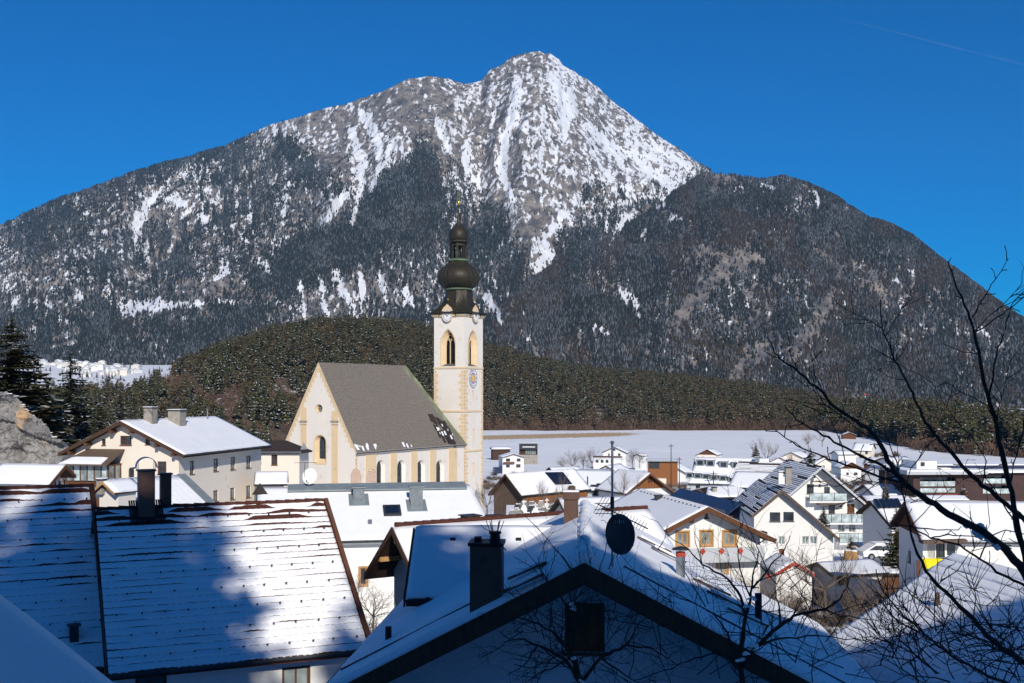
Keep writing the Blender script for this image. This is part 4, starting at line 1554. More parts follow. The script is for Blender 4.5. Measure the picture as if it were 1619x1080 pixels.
fm_ = fresco_mat()
for (side, cx, cy, rx, rz) in (('F', 563.5, 755, 1.05, 1.25), ('R', 586, 755, 1.4, 1.25)):
    a, z = h.wpt(side, cx, cy)
    O, ex, ez = h.plane(side)
    n = ez.cross(ex)
    o = MB().add([ex * (rx * math.cos(t)) + ez * (rz * math.sin(t)) for t in np.linspace(0, 2 * math.pi, 25)[:-1]], [tuple(range(24))]).build('fresco', fm_, h.root)
    o.location = O + ex * a + ez * z - n * (.075 if side == 'F' else .125)

# ---- roof of the nave: individual rows of small tiles
rt = bpy.data.materials.new('mossy_shingles')
rt.use_nodes = True
n_, l_ = rt.node_tree.nodes, rt.node_tree.links
bs = n_['Principled BSDF']
bs.inputs['Roughness'].default_value = .9
tc = n_.new('ShaderNodeTexCoord')
nz = n_.new('ShaderNodeTexNoise')
nz.inputs['Scale'].default_value = 5.5
nz.inputs['Detail'].default_value = 4
l_.new(tc.outputs['Object'], nz.inputs[0])
r1 = n_.new('ShaderNodeValToRGB')
r1.color_ramp.elements[0].position, r1.color_ramp.elements[1].position = .3, .72
r1.color_ramp.elements[0].color, r1.color_ramp.elements[1].color = (.135, .115, .095, 1), (.26, .225, .19, 1)
l_.new(nz.outputs[0], r1.inputs[0])
sx_ = n_.new('ShaderNodeSeparateXYZ')
l_.new(tc.outputs['Object'], sx_.inputs[0])
# moss grows where the roof turns towards the shady choir: near the hip line
ma = n_.new('ShaderNodeMath')
ma.operation = 'MULTIPLY_ADD'           # hip line distance: y - (18.5 + x*1.69)
l_.new(sx_.outputs[0], ma.inputs[0])
ma.inputs[1].default_value = -1.09
l_.new(sx_.outputs[1], ma.inputs[2])
nz2 = n_.new('ShaderNodeTexNoise')
nz2.inputs['Scale'].default_value = .55
nz2.inputs['Detail'].default_value = 6
l_.new(tc.outputs['Object'], nz2.inputs[0])
mb_ = n_.new('ShaderNodeMath')
mb_.operation = 'MULTIPLY_ADD'
l_.new(nz2.outputs[0], mb_.inputs[0])
mb_.inputs[1].default_value = 3.0
l_.new(ma.outputs[0], mb_.inputs[2])
r2 = n_.new('ShaderNodeMapRange')
r2.inputs['From Min'].default_value = 22.6
r2.inputs['From Max'].default_value = 24.2
l_.new(mb_.outputs[0], r2.inputs['Value'])
gr = n_.new('ShaderNodeValToRGB')
gr.color_ramp.elements[0].position, gr.color_ramp.elements[1].position = .35, .65
gr.color_ramp.elements[0].color, gr.color_ramp.elements[1].color = (.12, .18, .06, 1), (.30, .33, .20, 1)
l_.new(nz2.outputs[0], gr.inputs[0])
mx = n_.new('ShaderNodeMixRGB')
l_.new(r2.outputs[0], mx.inputs[0])
l_.new(r1.outputs[0], mx.inputs[1])
l_.new(gr.outputs[0], mx.inputs[2])
l_.new(mx.outputs[0], bs.inputs['Base Color'])
b = MB()
zr = Z0 - .02
NR = 62
r = random.Random(4)
for i in range(NR):
    v0, v1 = i / NR, (i + 1) / NR
    yend = 22.7 + 7.8 * v1 + .05
    y = -.05
    while y < yend:
        w = r.uniform(.30, .42)
        y2 = min(y + w, yend)
        up = r.uniform(.045, .085)
        x0, x1 = 7.16 * v0, 7.16 * v1 + r.uniform(-.02, .03)
        b.add([(x0, y, zr - x0 * 1.86 + .02), (x0, y2 - .02, zr - x0 * 1.86 + .02), (x1, y2 - .02, zr - x1 * 1.86 + up), (x1, y, zr - x1 * 1.86 + up), (x1, y2 - .02, zr - x1 * 1.86 - .01), (x1, y, zr - x1 * 1.86 - .01)],
              [(0, 1, 2, 3), (3, 2, 4, 5)])
        y = y2
sh = b.build('shingles', rt, h.root)
sh['kind'] = 'stuff'
# snow remains and bare battens at the eave
b = MB()
for (yy0, n0, x0) in ((24.5, 5, 6.1), (26.5, 4, 6.6), (1.2, 10, 6.9), (4.0, 8, 6.9), (13, 4, 6.95)):
    for k in range(n0):
        y = yy0 + r.uniform(-1.3, 1.3)
        x = x0 + r.uniform(-.9, .25) * (1 if yy0 > 20 else .25)
        s_ = r.uniform(.08, .26)
        z = zr - x * 1.86 + .10
        b.add([(x - s_, y - s_, z + s_ * 1.86), (x - s_, y + s_, z + s_ * 1.86), (x + s_ * .6, y + s_ * .8, z - s_ * 1.1), (x + s_ * .5, y - s_, z - s_ * .93), (x, y, z + .12)], [(0, 1, 4), (1, 2, 4), (2, 3, 4), (3, 0, 4)])
b.build('roof_snow', snow, h.root)
b = MB()
for k in range(60):
    y = 25.3 + r.uniform(-2.2, 2.2)
    x = 6.2 + r.uniform(-1.3, .75) + (y - 25.3) * .25
    if x > 7:
        x = 7
    s_ = r.uniform(.15, .4)
    z = zr - x * 1.86 + .095
    b.add([(x - s_, y - s_, z + s_ * 1.86), (x - s_, y + s_, z + s_ * 1.86), (x + s_ * .8, y + s_, z - s_ * 1.49), (x + s_ * .8, y - s_, z - s_ * 1.49)], [(0, 1, 2, 3)])
b.build('bare_patch', tile_dark, h.root)

# ------------------------------------------------------------------ the tower
ph = math.radians(28.8)
C0 = Vector(((734.5 - CX) / F * 188, 188, 0))
TW = 6.15
tz = gz(C0.x, 188) - 1.0
tow = T('church_tower', 'tall slim church tower with onion dome clock faces and ochre corner stones', 'tower', (C0.x, C0.y, tz), -ph)
# local frame: corner at origin; left face along -x (y=0 plane), right face along +y (x=0 plane)
TM = Matrix.Translation((C0.x, C0.y, tz)) @ Matrix.Rotation(-ph, 4, 'Z')
TI = TM.inverted()


def thit(face, px, py):
    c = TI @ Vector((0, 0, 0))
    d = TI @ Vector(((px - CX) / F, 1, (HY - py) / F)) - c
    t = (-c.y / d.y) if face == 'L' else (-c.x / d.x)
    p = c + d * t
    return ((-p.x) if face == 'L' else p.y), p.z


def tface(face):
    """origin, ex, ez with ez x ex pointing inwards; a runs from the front corner outwards"""
    if face == 'L':
        return Vector((0, 0, 0)), Vector((-1, 0, 0)), Vector((0, 0, 1)), Vector((0, 1, 0))
    return Vector((0, 0, 0)), Vector((0, 1, 0)), Vector((0, 0, 1)), Vector((-1, 0, 0))


ZC = thit('L', 734, 498)[1]        # cornice
ZB1 = thit('L', 734, 581.5)[1]
ZB2 = thit('L', 734, 650.5)[1]
ZB3 = thit('L', 734, 714)[1]
holes = {}
for fc, xs in (('L', (697, 719.5)), ('R', (740.3, 755))):
    a0, z1 = thit(fc, xs[0], 521)
    a1, _ = thit(fc, xs[1], 521)
    _, z0 = thit(fc, xs[0], 578)
    a0, a1 = min(a0, a1), max(a0, a1)
    holes[fc] = arch_loop(a0, a1, ZB1 + .3, z1, pointed=True)
b = MB()
sl = []
for (px_, y0_, y1_) in ((747.5, 618, 634), (748.5, 679, 698), (748.5, 732, 752)):
    a, z1 = thit('R', px_, y0_)
    _, z0 = thit('R', px_, y1_)
    sl.append([(a - .16, z0), (a + .16, z0), (a + .16, z1), (a - .16, z1)])
O, ex, ez, n = tface('L')
# left face: mirrored so that its normal is right
b.face((-TW, 0, 0), (1, 0, 0), (0, 0, 1), [(0, 0), (TW, 0), (TW, ZC), (0, ZC)], [[(TW - x, z) for x, z in holes['L']]], .5)
b.face((0, 0, 0), (0, 1, 0), (0, 0, 1), [(0, 0), (TW, 0), (TW, ZC), (0, ZC)], [holes['R']] + sl, .5)
b.face((0, TW, 0), (-1, 0, 0), (0, 0, 1), [(0, 0), (TW, 0), (TW, ZC), (0, ZC)], [], .5)
b.face((-TW, TW, 0), (0, -1, 0), (0, 0, 1), [(0, 0), (TW, 0), (TW, ZC), (0, ZC)], [], .5)
b.build('wall', church_white, tow)
for zb1 in (ZB1, ZB2, ZB3):
    MB().bb(-TW - .1, .1, -.1, TW + .1, zb1 - .14, zb1 + .14).build('string_course', church_yellow, tow)
b = MB()
b.bb(-TW - .35, .35, -.35, TW + .35, ZC + .02, ZC + .22)
b.bb(-TW - .2, .2, -.2, TW + .2, ZC - .18, ZC + .02)
b.build('cornice', church_yellow, tow)
# quoins on the corners, alternating long and short
lv = [z for z in np.arange(tow.location.z * 0 + 1.0, ZB1 - .5, .62)]
qm = {}
for i, z in enumerate(lv):
    lg = 1.15 if i % 2 else .72
    lg2 = .72 if i % 2 else 1.05
    if min(abs(z + .27 - q) for q in (ZB1, ZB2, ZB3)) < .42:
        continue
    for (cx, cy, sx, sy) in ((0, 0, -1, 1), (-TW, 0, 1, 1), (0, TW, -1, -1)):
        key = (i % 2, sx, sy)
        bx = MB()
        bx.bb(min(0, sx * lg) - (.03 if sx < 0 else .03), max(0, sx * lg) + .03, min(-.03, 0) if sy > 0 else -.02, .02 if sy > 0 else .03, 0, .52)
        bx2 = MB()
        if (cx, cy) == (0, 0):
            bx2.bb(-lg, .035, -.035, .0, 0, .50)
            bx2.bb(0, .035, -.035, lg2, 0, .50)
        elif cy == 0:
            bx2.bb(-.035, lg * .8, -.035, 0, 0, .50)
        else:
            bx2.bb(0, .035, -lg2 * .7, .035, 0, .50)
        o = bx2.build('quoin', church_yellow, tow)
        o.location = (cx, cy, z)
# slit window panes
for lp_ in sl:
    a = (lp_[0][0] + lp_[1][0]) / 2
    fr_ = MB()
    fr_.bb(.002, .03, lp_[0][0] - .14, lp_[0][0], lp_[0][1] - .1, lp_[2][1] + .1)
    fr_.bb(.002, .03, lp_[1][0], lp_[1][0] + .14, lp_[0][1] - .1, lp_[2][1] + .1)
    fr_.bb(.002, .03, lp_[0][0], lp_[1][0], lp_[2][1], lp_[2][1] + .1)
    w = fr_.build('slit_window', church_yellow, tow)
    MB().bb(-.3, -.28, lp_[0][0], lp_[1][0], lp_[0][1], lp_[2][1]).build('pane', metal_black, w)
# belfry windows
for fc in ('L', 'R'):
    O, ex, ez, n = tface(fc)
    lp_ = holes[fc]
    m = len(lp_)
    cx = sum(p[0] for p in lp_) / m
    inner = [(cx + (a - cx) * .60, z + (.45 if i < 2 else -.5)) for i, (a, z) in enumerate(lp_)]
    b = MB()
    A = [O + ex * a + ez * z - n * .006 for a, z in lp_]
    B = [O + ex * a + ez * z + n * .95 for a, z in inner]
    fs = [(i, (i + 1) % m, (i + 1) % m + m, i + m) for i in range(1, m)]
    b.add(A + B, fs)
    C_ = [O + ex * (cx + (a - cx) * 1.1) + ez * (z + (0 if i < 2 else .14)) - n * .02 for i, (a, z) in enumerate(lp_)]
    b.add(A + C_, fs)
    w = b.build('belfry_window', church_yellow, tow)
    b = MB()
    b.add([A[0], A[1], B[1], B[0]], [(0, 1, 2, 3)])
    b.build('sloping_sill', tile_slate, w)
    b = MB()
    x0, x1 = min(p[0] for p in inner), max(p[0] for p in inner)
    z0, z1 = min(p[1] for p in inner), max(p[1] for p in inner)
    b.bar(O + ex * cx + ez * z0 + n * .8, O + ex * cx + ez * (z1 - 1.5) + n * .8, .13)
    for s_ in (-1, 1):
        c_ = cx + s_ * (x1 - x0) / 4
        rr = (x1 - x0) / 4
        pts_ = [(c_ + rr * math.cos(t), z1 - 1.9 + rr * 1.5 * math.sin(t)) for t in np.linspace(0, math.pi, 7)]
        for p_, q_ in zip(pts_[:-1], pts_[1:]):
            b.bar(O + ex * p_[0] + ez * p_[1] + n * .8, O + ex * q_[0] + ez * q_[1] + n * .8, .10)
    for k in range(12):
        t0_, t1_ = k * math.pi / 6, (k + 1) * math.pi / 6
        rr = (x1 - x0) * .22
        b.bar(O + ex * (cx + rr * math.cos(t0_)) + ez * (z1 - .85 + rr * math.sin(t0_)) + n * .8, O + ex * (cx + rr * math.cos(t1_)) + ez * (z1 - .85 + rr * math.sin(t1_)) + n * .8, .09)
    b.build('tracery', church_yellow, w)
    MB().add([O + ex * a + ez * z + n * 1.25 for a, z in [(x0 - .6, z0 - .6), (x1 + .6, z0 - .6), (x1 + .6, z1 + .6), (x0 - .6, z1 + .6)]], [(0, 1, 2, 3)]).build('shade_backing', metal_black, w)  # black sheet painting the shade inside the open belfry


# clock gables
def text_mesh(s_, size, m, parent, M4, name):
    cu = bpy.data.curves.new(name, 'FONT')
    cu.body = s_
    cu.size = size
    cu.align_x = 'CENTER'
    cu.align_y = 'CENTER'
    cu.extrude = .004
    tmp = bpy.data.objects.new('tmp', cu)
    COL.objects.link(tmp)
    dg = bpy.context.evaluated_depsgraph_get()
    me = bpy.data.meshes.new_from_object(tmp.evaluated_get(dg))
    bpy.data.objects.remove(tmp)
    me.materials.append(m)
    o = bpy.data.objects.new(name, me)
    COL.objects.link(o)
    o.parent = parent
    o.matrix_local = M4
    return o


ROM = ['XII', 'I', 'II', 'III', 'IIII', 'V', 'VI', 'VII', 'VIII', 'IX', 'X', 'XI']


def clock(name, fc, a, z, rx, rz, ring, center, hands, out=.03):
    O, ex, ez, n = tface(fc)
    if fc == 'L':
        exr = -ex
    else:
        exr = ex

    def pt(u, v, d):
        return O + ex * a + ez * z + exr * u + ez * v - n * d
    N = 28
    b = MB()
    b.slab([pt(rx * math.cos(t), rz * math.sin(t), out - .03) for t in np.linspace(0, 2 * math.pi, N + 1)[:-1]], -n * .03)
    c = b.build(name, white_paint, tow)
    b = MB()
    for (k0, k1) in ((1.0, 1.07),):
        for i in range(N):
            t0_, t1_ = 2 * math.pi * i / N, 2 * math.pi * (i + 1) / N
            q = [pt(rx * k * math.cos(t), rz * k * math.sin(t), out + .001) for k, t in ((k0, t0_), (k1, t0_), (k1, t1_), (k0, t1_))]
            b.slab(q, -n * .03)
    b.build('clock_rim', ring, c)
    b = MB()
    b.slab([pt(rx * .62 * math.cos(t), rz * .62 * math.sin(t), out + .004) for t in np.linspace(0, 2 * math.pi, N + 1)[:-1]], -n * .006)
    b.build('dial_centre', center, c)
    R3 = Matrix((exr, ez, -n)).transposed()
    for i, s_ in enumerate(ROM):
        t = math.pi / 2 - i * math.pi / 6
        M4 = Matrix.Translation(pt(rx * .81 * math.cos(t), rz * .81 * math.sin(t), out + .012)) @ R3.to_4x4() @ Matrix.Rotation(t - math.pi / 2, 4, 'Z')
        text_mesh(s_, rz * .34, metal_black, c, M4, 'numeral')
    for (ang, ln, wd, m) in hands:
        t = math.pi / 2 - math.radians(ang)
        d = Vector((math.cos(t) * rx, math.sin(t) * rz, 0))
        p0, p1 = pt(-d.x * .18, -d.y * .18, out + .03), pt(d.x * ln, d.y * ln, out + .03)
        MB().bar(p0, p1, wd, .02).build('clock_hand', m, c)
    return c


for fc, px_ in (('L', 705), ('R', 747.5)):
    O, ex, ez, n = tface(fc)
    a, zz_ = thit(fc, px_, 498)
    a = TW / 2 if fc == 'R' else TW / 2 + .15
    pts_ = [(-1.75, 0), (-1.6, .18), (-1.35, .55), (-1.15, 1.1), (-.85, 1.55), (-.45, 1.85), (0, 2.25), (.45, 1.85), (.85, 1.55), (1.15, 1.1), (1.35, .55), (1.6, .18), (1.75, 0)]
    b = MB()
    b.slab([O + ex * (a + u) + ez * (ZC + v * .98 - .15) - n * .30 for u, v in pts_], n * .5)
    b.build('clock_gable', church_yellow, tow)
    b = MB()
    for (u0, v0), (u1, v1) in zip(pts_[:-1], pts_[1:]):
        b.bar(O + ex * (a + u0) + ez * (ZC + v0 - .08) - n * .12, O + ex * (a + u1) + ez * (ZC + v1 - .08) - n * .12, .62, .09)
    b.build('gable_coping', copper, tow)
    clock('clock', fc, a, ZC - .05, .98, .98, church_yellow, white_paint, [(-58, .62, .13, metal_black), (52, .85, .10, metal_black)] if fc == 'L' else [(-40, .6, .13, metal_black), (140, .3, .12, metal_black), (35, .85, .10, metal_black)], out=.42)
    t0_ = O + ex * a + ez * (ZC + 2.35) - n * .1
    MB().lathe([(.02, 0), (.02, .25), (.13, .33), (.17, .45), (.13, .58), (.01, .66)], 8, t0_).build('gold_ball', gold, tow)
violet = M('violet_paint', (.30, .24, .42), (.24, .20, .36), scale=3, bump=0)
ochre_dial = M('golden_paint', (.78, .50, .12), (.66, .42, .12), scale=3, bump=0)
a_, z_ = thit('R', 747.8, 598)
sd_ = clock('sundial', 'R', a_, z_, 1.25, 1.62, violet, violet, [], out=.04)
O, ex, ez, n = tface('R')
b = MB()
b.slab([O + ex * (a_ + .55 * math.cos(t)) + ez * (z_ + .7 * math.sin(t)) - n * .052 for t in np.linspace(0, 2 * math.pi, 17)[:-1]], -n * .02)
b.build('golden_disc', ochre_dial, sd_)

# ---- onion dome
sc = 190.5 / F
cxw = (-TW / 2, TW / 2)


def zpx(y):
    return (HY - y) * sc - tz


n8 = 8
b = MB()
# skirt: blends from the square eave to the octagonal neck
prof = [(1.0, 496.2, 4.9, 1.0), (1.0, 494.6, 4.75, 1.0), (.9, 491, 4.1, 1.0), (.8, 486.5, 3.55, .85), (.6, 480.5, 3.05, .55), (.4, 474, 2.7, .25), (.2, 466, 2.42, .0), (0, 457, 2.25, 0)]
vs, fs = [], []
N = 32
for (_, y, rr, sq) in prof:
    for k in range(N):
        t = 2 * math.pi * k / N
        oc = math.cos(math.pi / 8) / math.cos(((t + math.pi / 8) % (math.pi / 4)) - math.pi / 8)
        sqr = 1 / max(abs(math.cos(t)), abs(math.sin(t)))
        q = rr * (oc * (1 - sq)) + rr * sqr * sq * .77
        vs.append((cxw[0] + q * math.cos(t), cxw[1] + q * math.sin(t), zpx(y)))
for i in range(len(prof) - 1):
    for k in range(N):
        a, c = i * N + k, i * N + (k + 1) % N
        fs.append((a, c, c + N, a + N))
b.add(vs, fs)
b.build('bell_roof', copper, tow)


def oct_lathe(name, prof, n=8, m=copper, smooth=False, ph=math.pi / 8, parent=None):
    b = MB()
    b.lathe([(r_ * sc, zpx(y)) for r_, y in prof], n, (cxw[0], cxw[1], 0), ph)
    return b.build(name, m, parent or tow, smooth)


oct_lathe('neck_ring', [(20, 458.5), (23, 457.5), (23, 455.5), (20, 454.5)], 16, copper_green)
onion = [(20, 456), (24, 453.5), (28.5, 450), (31.8, 446), (33.6, 441), (33.9, 436.5), (32.6, 431), (29.5, 426), (25, 421.5), (20, 417.5), (16.5, 414.5), (15, 411.5)]
oct_lathe('onion_dome', onion, 24, copper, True)
b = MB()
for k in range(24):
    t = 2 * math.pi * k / 24 + math.pi / 8
    pts_ = [(cxw[0] + (r_ * 1.005) * sc * math.cos(t), cxw[1] + r_ * 1.005 * sc * math.sin(t), zpx(y)) for r_, y in onion]
    b.tube(pts_, .045, 4)
b.build('standing_seams', copper, tow)
oct_lathe('lantern_base', [(14, 412.5), (17.8, 411.5), (17.8, 409.5), (13, 407.5)], 8, copper_green)
b = MB()
for k in range(8):
    t = 2 * math.pi * k / 8 + math.pi / 8
    b.box((cxw[0] + 12.4 * sc * math.cos(t), cxw[1] + 12.4 * sc * math.sin(t), (zpx(408) + zpx(381)) / 2), (.36, .36, zpx(381) - zpx(408)), rz=t)
for k in range(8):      # arches between the posts
    t0_, t1_ = 2 * math.pi * k / 8 + math.pi / 8, 2 * math.pi * (k + 1) / 8 + math.pi / 8
    p0 = Vector((cxw[0] + 12.2 * sc * math.cos(t0_), cxw[1] + 12.2 * sc * math.sin(t0_), zpx(384)))
    p1 = Vector((cxw[0] + 12.2 * sc * math.cos(t1_), cxw[1] + 12.2 * sc * math.sin(t1_), zpx(384)))
    b.bar(p0, p1, .2, .75)
b.build('lantern_posts', copper, tow)
oct_lathe('lantern_core', [(2.2, 409), (2.2, 381)], 8, copper)
oct_lathe('small_eave', [(13, 383), (18, 381.5), (18, 379.5), (15.5, 378)], 8, copper)
oct_lathe('small_dome', [(14.5, 379), (15.8, 375), (16, 370), (15, 365), (12.5, 361), (9, 357.5), (5.5, 354), (3.6, 350), (2.4, 345), (1.5, 338), (1.0, 330), (.6, 322)], 16, copper, True)
oct_lathe('gold_ball', [(.3, 322), (2.2, 320.8), (3.2, 318), (2.2, 315.2), (.3, 314)], 12, gold, True)
b = MB()
c_ = Vector((cxw[0], cxw[1], 0))
b.bar(c_ + Vector((0, 0, zpx(315))), c_ + Vector((0, 0, zpx(298))), .09)
b.bar(c_ + Vector((-.35, 0, zpx(304))), c_ + Vector((.35, 0, zpx(304))), .09)
b.bar(c_ + Vector((-.5, 0, zpx(308.5))), c_ + Vector((.5, 0, zpx(308.5))), .09)
b.build('cross', gold, tow)

# ------------------------------------------------------------------ near roofs
def courses(h, side, n, label_snow=None, tile=.25, bare=.0, st=.07, seed=1, y0=0., y1=None, roofm=tile_red, wave=.5, lift=.05, full=1.055):
    """rows of roof tiles with a scalloped lower edge, each row with its own strip of snow"""
    y1 = y1 or h.L
    sx = -1 if side == 'L' else 1
    hw = h.hl if side == 'L' else h.hr
    tn = h.tl if side == 'L' else h.tr
    zr = h.zr - h.st
    nx = int((y1 - y0) / tile * 2)
    for i in range(n):
        v0, v1 = i / n, (i + 1) / n
        b = MB()
        top, low, und = [], [], []
        for k in range(nx + 1):
            y = y0 + (y1 - y0) * k / nx
            e = .02 * (k % 2)
            x0, x1 = hw * v0, hw * v1 + .03 - e
            top.append((sx * x0, y, zr - x0 * tn + .015))
            low.append((sx * x1, y, zr - x1 * tn + lift + .012 * (k % 2)))
            und.append((sx * x1, y, zr - x1 * tn - .02))
        m = nx + 1
        b.add(top + low + und, [(k, k + 1, m + k + 1, m + k) for k in range(nx)] + [(m + k, m + k + 1, 2 * m + k + 1, 2 * m + k) for k in range(nx)])
        tc_ = b.build('tile_row', roofm, h.root)
        # snow strip
        b = MB()
        ny = int((y1 - y0) * 7)
        yy = np.linspace(y0 + .03, y1 - .03, ny + 1)
        cov = fbm(yy * .8 + seed * 3, yy * 0 + i * .9 + seed, 3, seed + 7)
        fine = fbm(yy * 4 + seed, yy * 0 + i * 3.1, 2, seed + 3)
        thick = fbm(yy * .9 + seed, yy * 0 + i * .5 + 40, 3, seed + 17)
        rows = []
        bi = bare * math.exp(-i / 3.0)
        for k in range(ny + 1):
            ext = np.clip(full - bi * max(0, (cov[k] - .30)) * 4.5 - wave * max(0, cov[k] - .56) * 2.2 + (fine[k] - .5) * .12, .25, 1.07)
            x0, x1 = hw * v0 + .01, hw * (v0 + (v1 - v0) * ext)
            t = st * (.6 + .9 * thick[k])
            y = yy[k]
            xm = x0 + (x1 - x0) * .75
            pl = lift * .8
            rows.append([(sx * x0, y, zr - x0 * tn + .02 + t * .35), (sx * xm, y, zr - xm * tn + pl * .75 + t), (sx * x1, y, zr - x1 * tn + pl + t * .55), (sx * (x1 + .01), y, zr - x1 * tn + (pl * .9 if ext < 1.0 else -.005))])
        vs = [p for r_ in rows for p in r_]
        fs = []
        for k in range(ny):
            for j in range(3):
                a = k * 4 + j
                fs.append((a, a + 4, a + 5, a + 1))
        fs += [(0, 1, 2, 3), tuple(ny * 4 + q for q in (3, 2, 1, 0))]
        b.add(vs, fs)
        b.build('snow_strip', snow, tc_, smooth=True)


def far_verge(h, m, side='R', w=.16, t=.12, name='verge_board'):
    sx = -1 if side == 'L' else 1
    hw = h.hl if side == 'L' else h.hr
    tn = h.tl if side == 'L' else h.tr
    zr = h.zr - h.st
    b = MB()
    b.slab([(0, h.L + .02, zr + .14), (sx * hw, h.L + .02, zr + .14 - hw * tn), (sx * hw, h.L + .02, zr - .2 - hw * tn), (0, h.L + .02, zr - .2)], (0, w, 0))
    return b.build(name, m, h.root)


# tiled roof in the middle left
h = House('tiled_house', 'near house with big tiled roof half in blue shade and half in sun', 'house', (150, 805), 43, 65.9, 9.05, 4, 6.62, .73, plaster_white, roofm=tile_red, style='none', st=.06, oh=.6, og=.3, ob=.3,
          fascia=brown_paint, gutter=metal_dark, wins=[('R', 446, 1056, 491, 1095, 'brownc'), ('R', 214, 1066, 264, 1110, 'brown')], th=.22, zg=-15)
courses(h, 'R', 25, tile=.24, bare=.75, seed=3, wave=.3, st=.055, lift=.045)
quad_s = MB()
quad_sheet(quad_s, (0, 0, h.zr - .06), (0, h.L, h.zr - .06), (-4, h.L, h.zr - .06 - 4 * .73), (-4, 0, h.zr - .06 - 4 * .73), .06, .02, 10, 6, 4)
quad_s.build('roof_snow', snow, h.root, smooth=True)
far_verge(h, brown_paint)
f3 = h
cap = None
r = random.Random(8)
rt_proto = MB().tube([(0, -.21, 0), (0, -.20, .01), (0, .21, .0)], [.02, .105, .085], 8).build('ridge_tile', tile_red, h.root)
rt_proto.location = (0, .25, h.zr - .02)
for k in range(1, 22):
    part_copy(rt_proto, (0, .25 + k * .41, h.zr - .02 + r.uniform(-.01, .01)))
sgd = MB().bar((0, 0, 0), (.14, 0, .05), .05, .05).build('snow_guard', metal_black, h.root)
first = True
for i in range(1, 9):
    for k in range(11):
        x = 6.62 * (i * 3 - .5) / 25
        y = .45 + k * .82 + (i % 2) * .41 + r.uniform(-.04, .04)
        if y > 8.9:
            continue
        z = h.zr - x * .73 + .07
        if first:
            sgd.location = (x, y, z)
            first = False
        else:
            part_copy(sgd, (x, y, z))
# shade-side chimney with bent sheet cowl
p = h.rpt('R', 231, 812)
ck = MB()
W_ = 26 * 43 / F
ck.box((p.x, p.y, p.z + .68), (W_, W_ * .95, 2.0))
c = ck.build('chimney', brick_brown, h.root)
c['label'] = 'tall dark chimney with a bent sheet-metal cowl'
ztp = p.z + 1.68
cw = MB()
arc = [(-W_ * .86, ztp + .10)] + [(-W_ * .62 * math.cos(t), ztp + .12 + .40 * math.sin(t)) for t in np.linspace(0, math.pi, 13)] + [(W_ * .86, ztp + .10)]
for (ya, za), (yb, zb2) in zip(arc[:-1], arc[1:]):
    x0, x1 = p.x - W_ * .45, p.x + W_ * .45
    cw.slab([(x0, p.y + ya, za), (x1, p.y + ya, za), (x1, p.y + yb, zb2), (x0, p.y + yb, zb2)], (0, .004, .022))
for sx in (-.4, .4):
    for sy in (-.5, .5):
        cw.bar((p.x + sx * W_, p.y + sy * W_, ztp), (p.x + sx * W_, p.y + sy * W_, ztp + .35), .02)
cw.build('cowl', galv, c)
MB().box((p.x, p.y, ztp + .02), (W_ * 1.12, W_ * 1.1, .06)).build('chimney_cap', metal_dark, c)
fl_ = MB()
for k in range(15):
    q0, q1 = p.y - .62 + k * .085, p.y - .62 + (k + .8) * .085
    e_ = .50 + .12 * ((k * 7) % 4) / 3
    fl_.slab([(p.x - .5, q0, p.z + .5 * .73 + .11), (p.x - .5, q1, p.z + .5 * .73 + .11), (p.x + e_, q1, p.z - e_ * .73 + .11), (p.x + e_, q0, p.z - e_ * .73 + .11)], (0, 0, .02))
fl_.build('flashing', metal_black, c)
p = h.rpt('R', 264, 803) + Vector((-.5, 0, .35))
MB().box((p.x, p.y, p.z + .2), (.42, .42, 1.5)).build('chimney', brick_brown, h.root)
MB().box((p.x, p.y, p.z + .97), (.52, .52, .06)).build('chimney_cap', metal_dark, h.root)

h = House('tiled_house', 'shaded tiled house roof at the left edge, slightly above its neighbour', 'house', (-160, 778), 43, 63.8, 6.95, 4, 7.42, .785, plaster_white, roofm=tile_red, style='none', st=.06, oh=.6, og=.3, ob=.3,
          fascia=brown_paint, th=.22, zg=-15)
courses(h, 'R', 26, tile=.24, bare=.6, seed=9, wave=.55, st=.055, lift=.045)
far_verge(h, wood_dark)
for k in range(17):
    part_copy(rt_proto, (0, .2 + k * .41, h.zr - .02)).parent = h.root
for i in range(1, 8):
    for k in range(8):
        y = .4 + k * .85 + (i % 2) * .42
        if y < 6.8:
            x = 7.42 * (i * 3 - .5) / 26
            part_copy(sgd, (x, y, h.zr - x * .785 + .07)).parent = h.root
p = h.rpt('R', 117, 1010)
c = MB().box((p.x, p.y, p.z + .1), (.3, .3, .75)).build('chimney', metal_dark, h.root)
MB().box((p.x, p.y, p.z + .5), (.46, .46, .05)).build('chimney_cap', metal_dark, c)

# nearest smooth roof corner, bottom left
R1 = P(-66, 880, 14)
h = House('near_house', 'smooth snow roof corner in deep blue shade at the bottom left', 'house', (CX + (R1.x) / 4 * F, HY - R1.z / 4 * F), 4, 0, 10, 3, 5.5, .76, plaster_white, st=.2, oh=.6, og=.3, ob=.3, nu=20, nv=20, zg=-9)

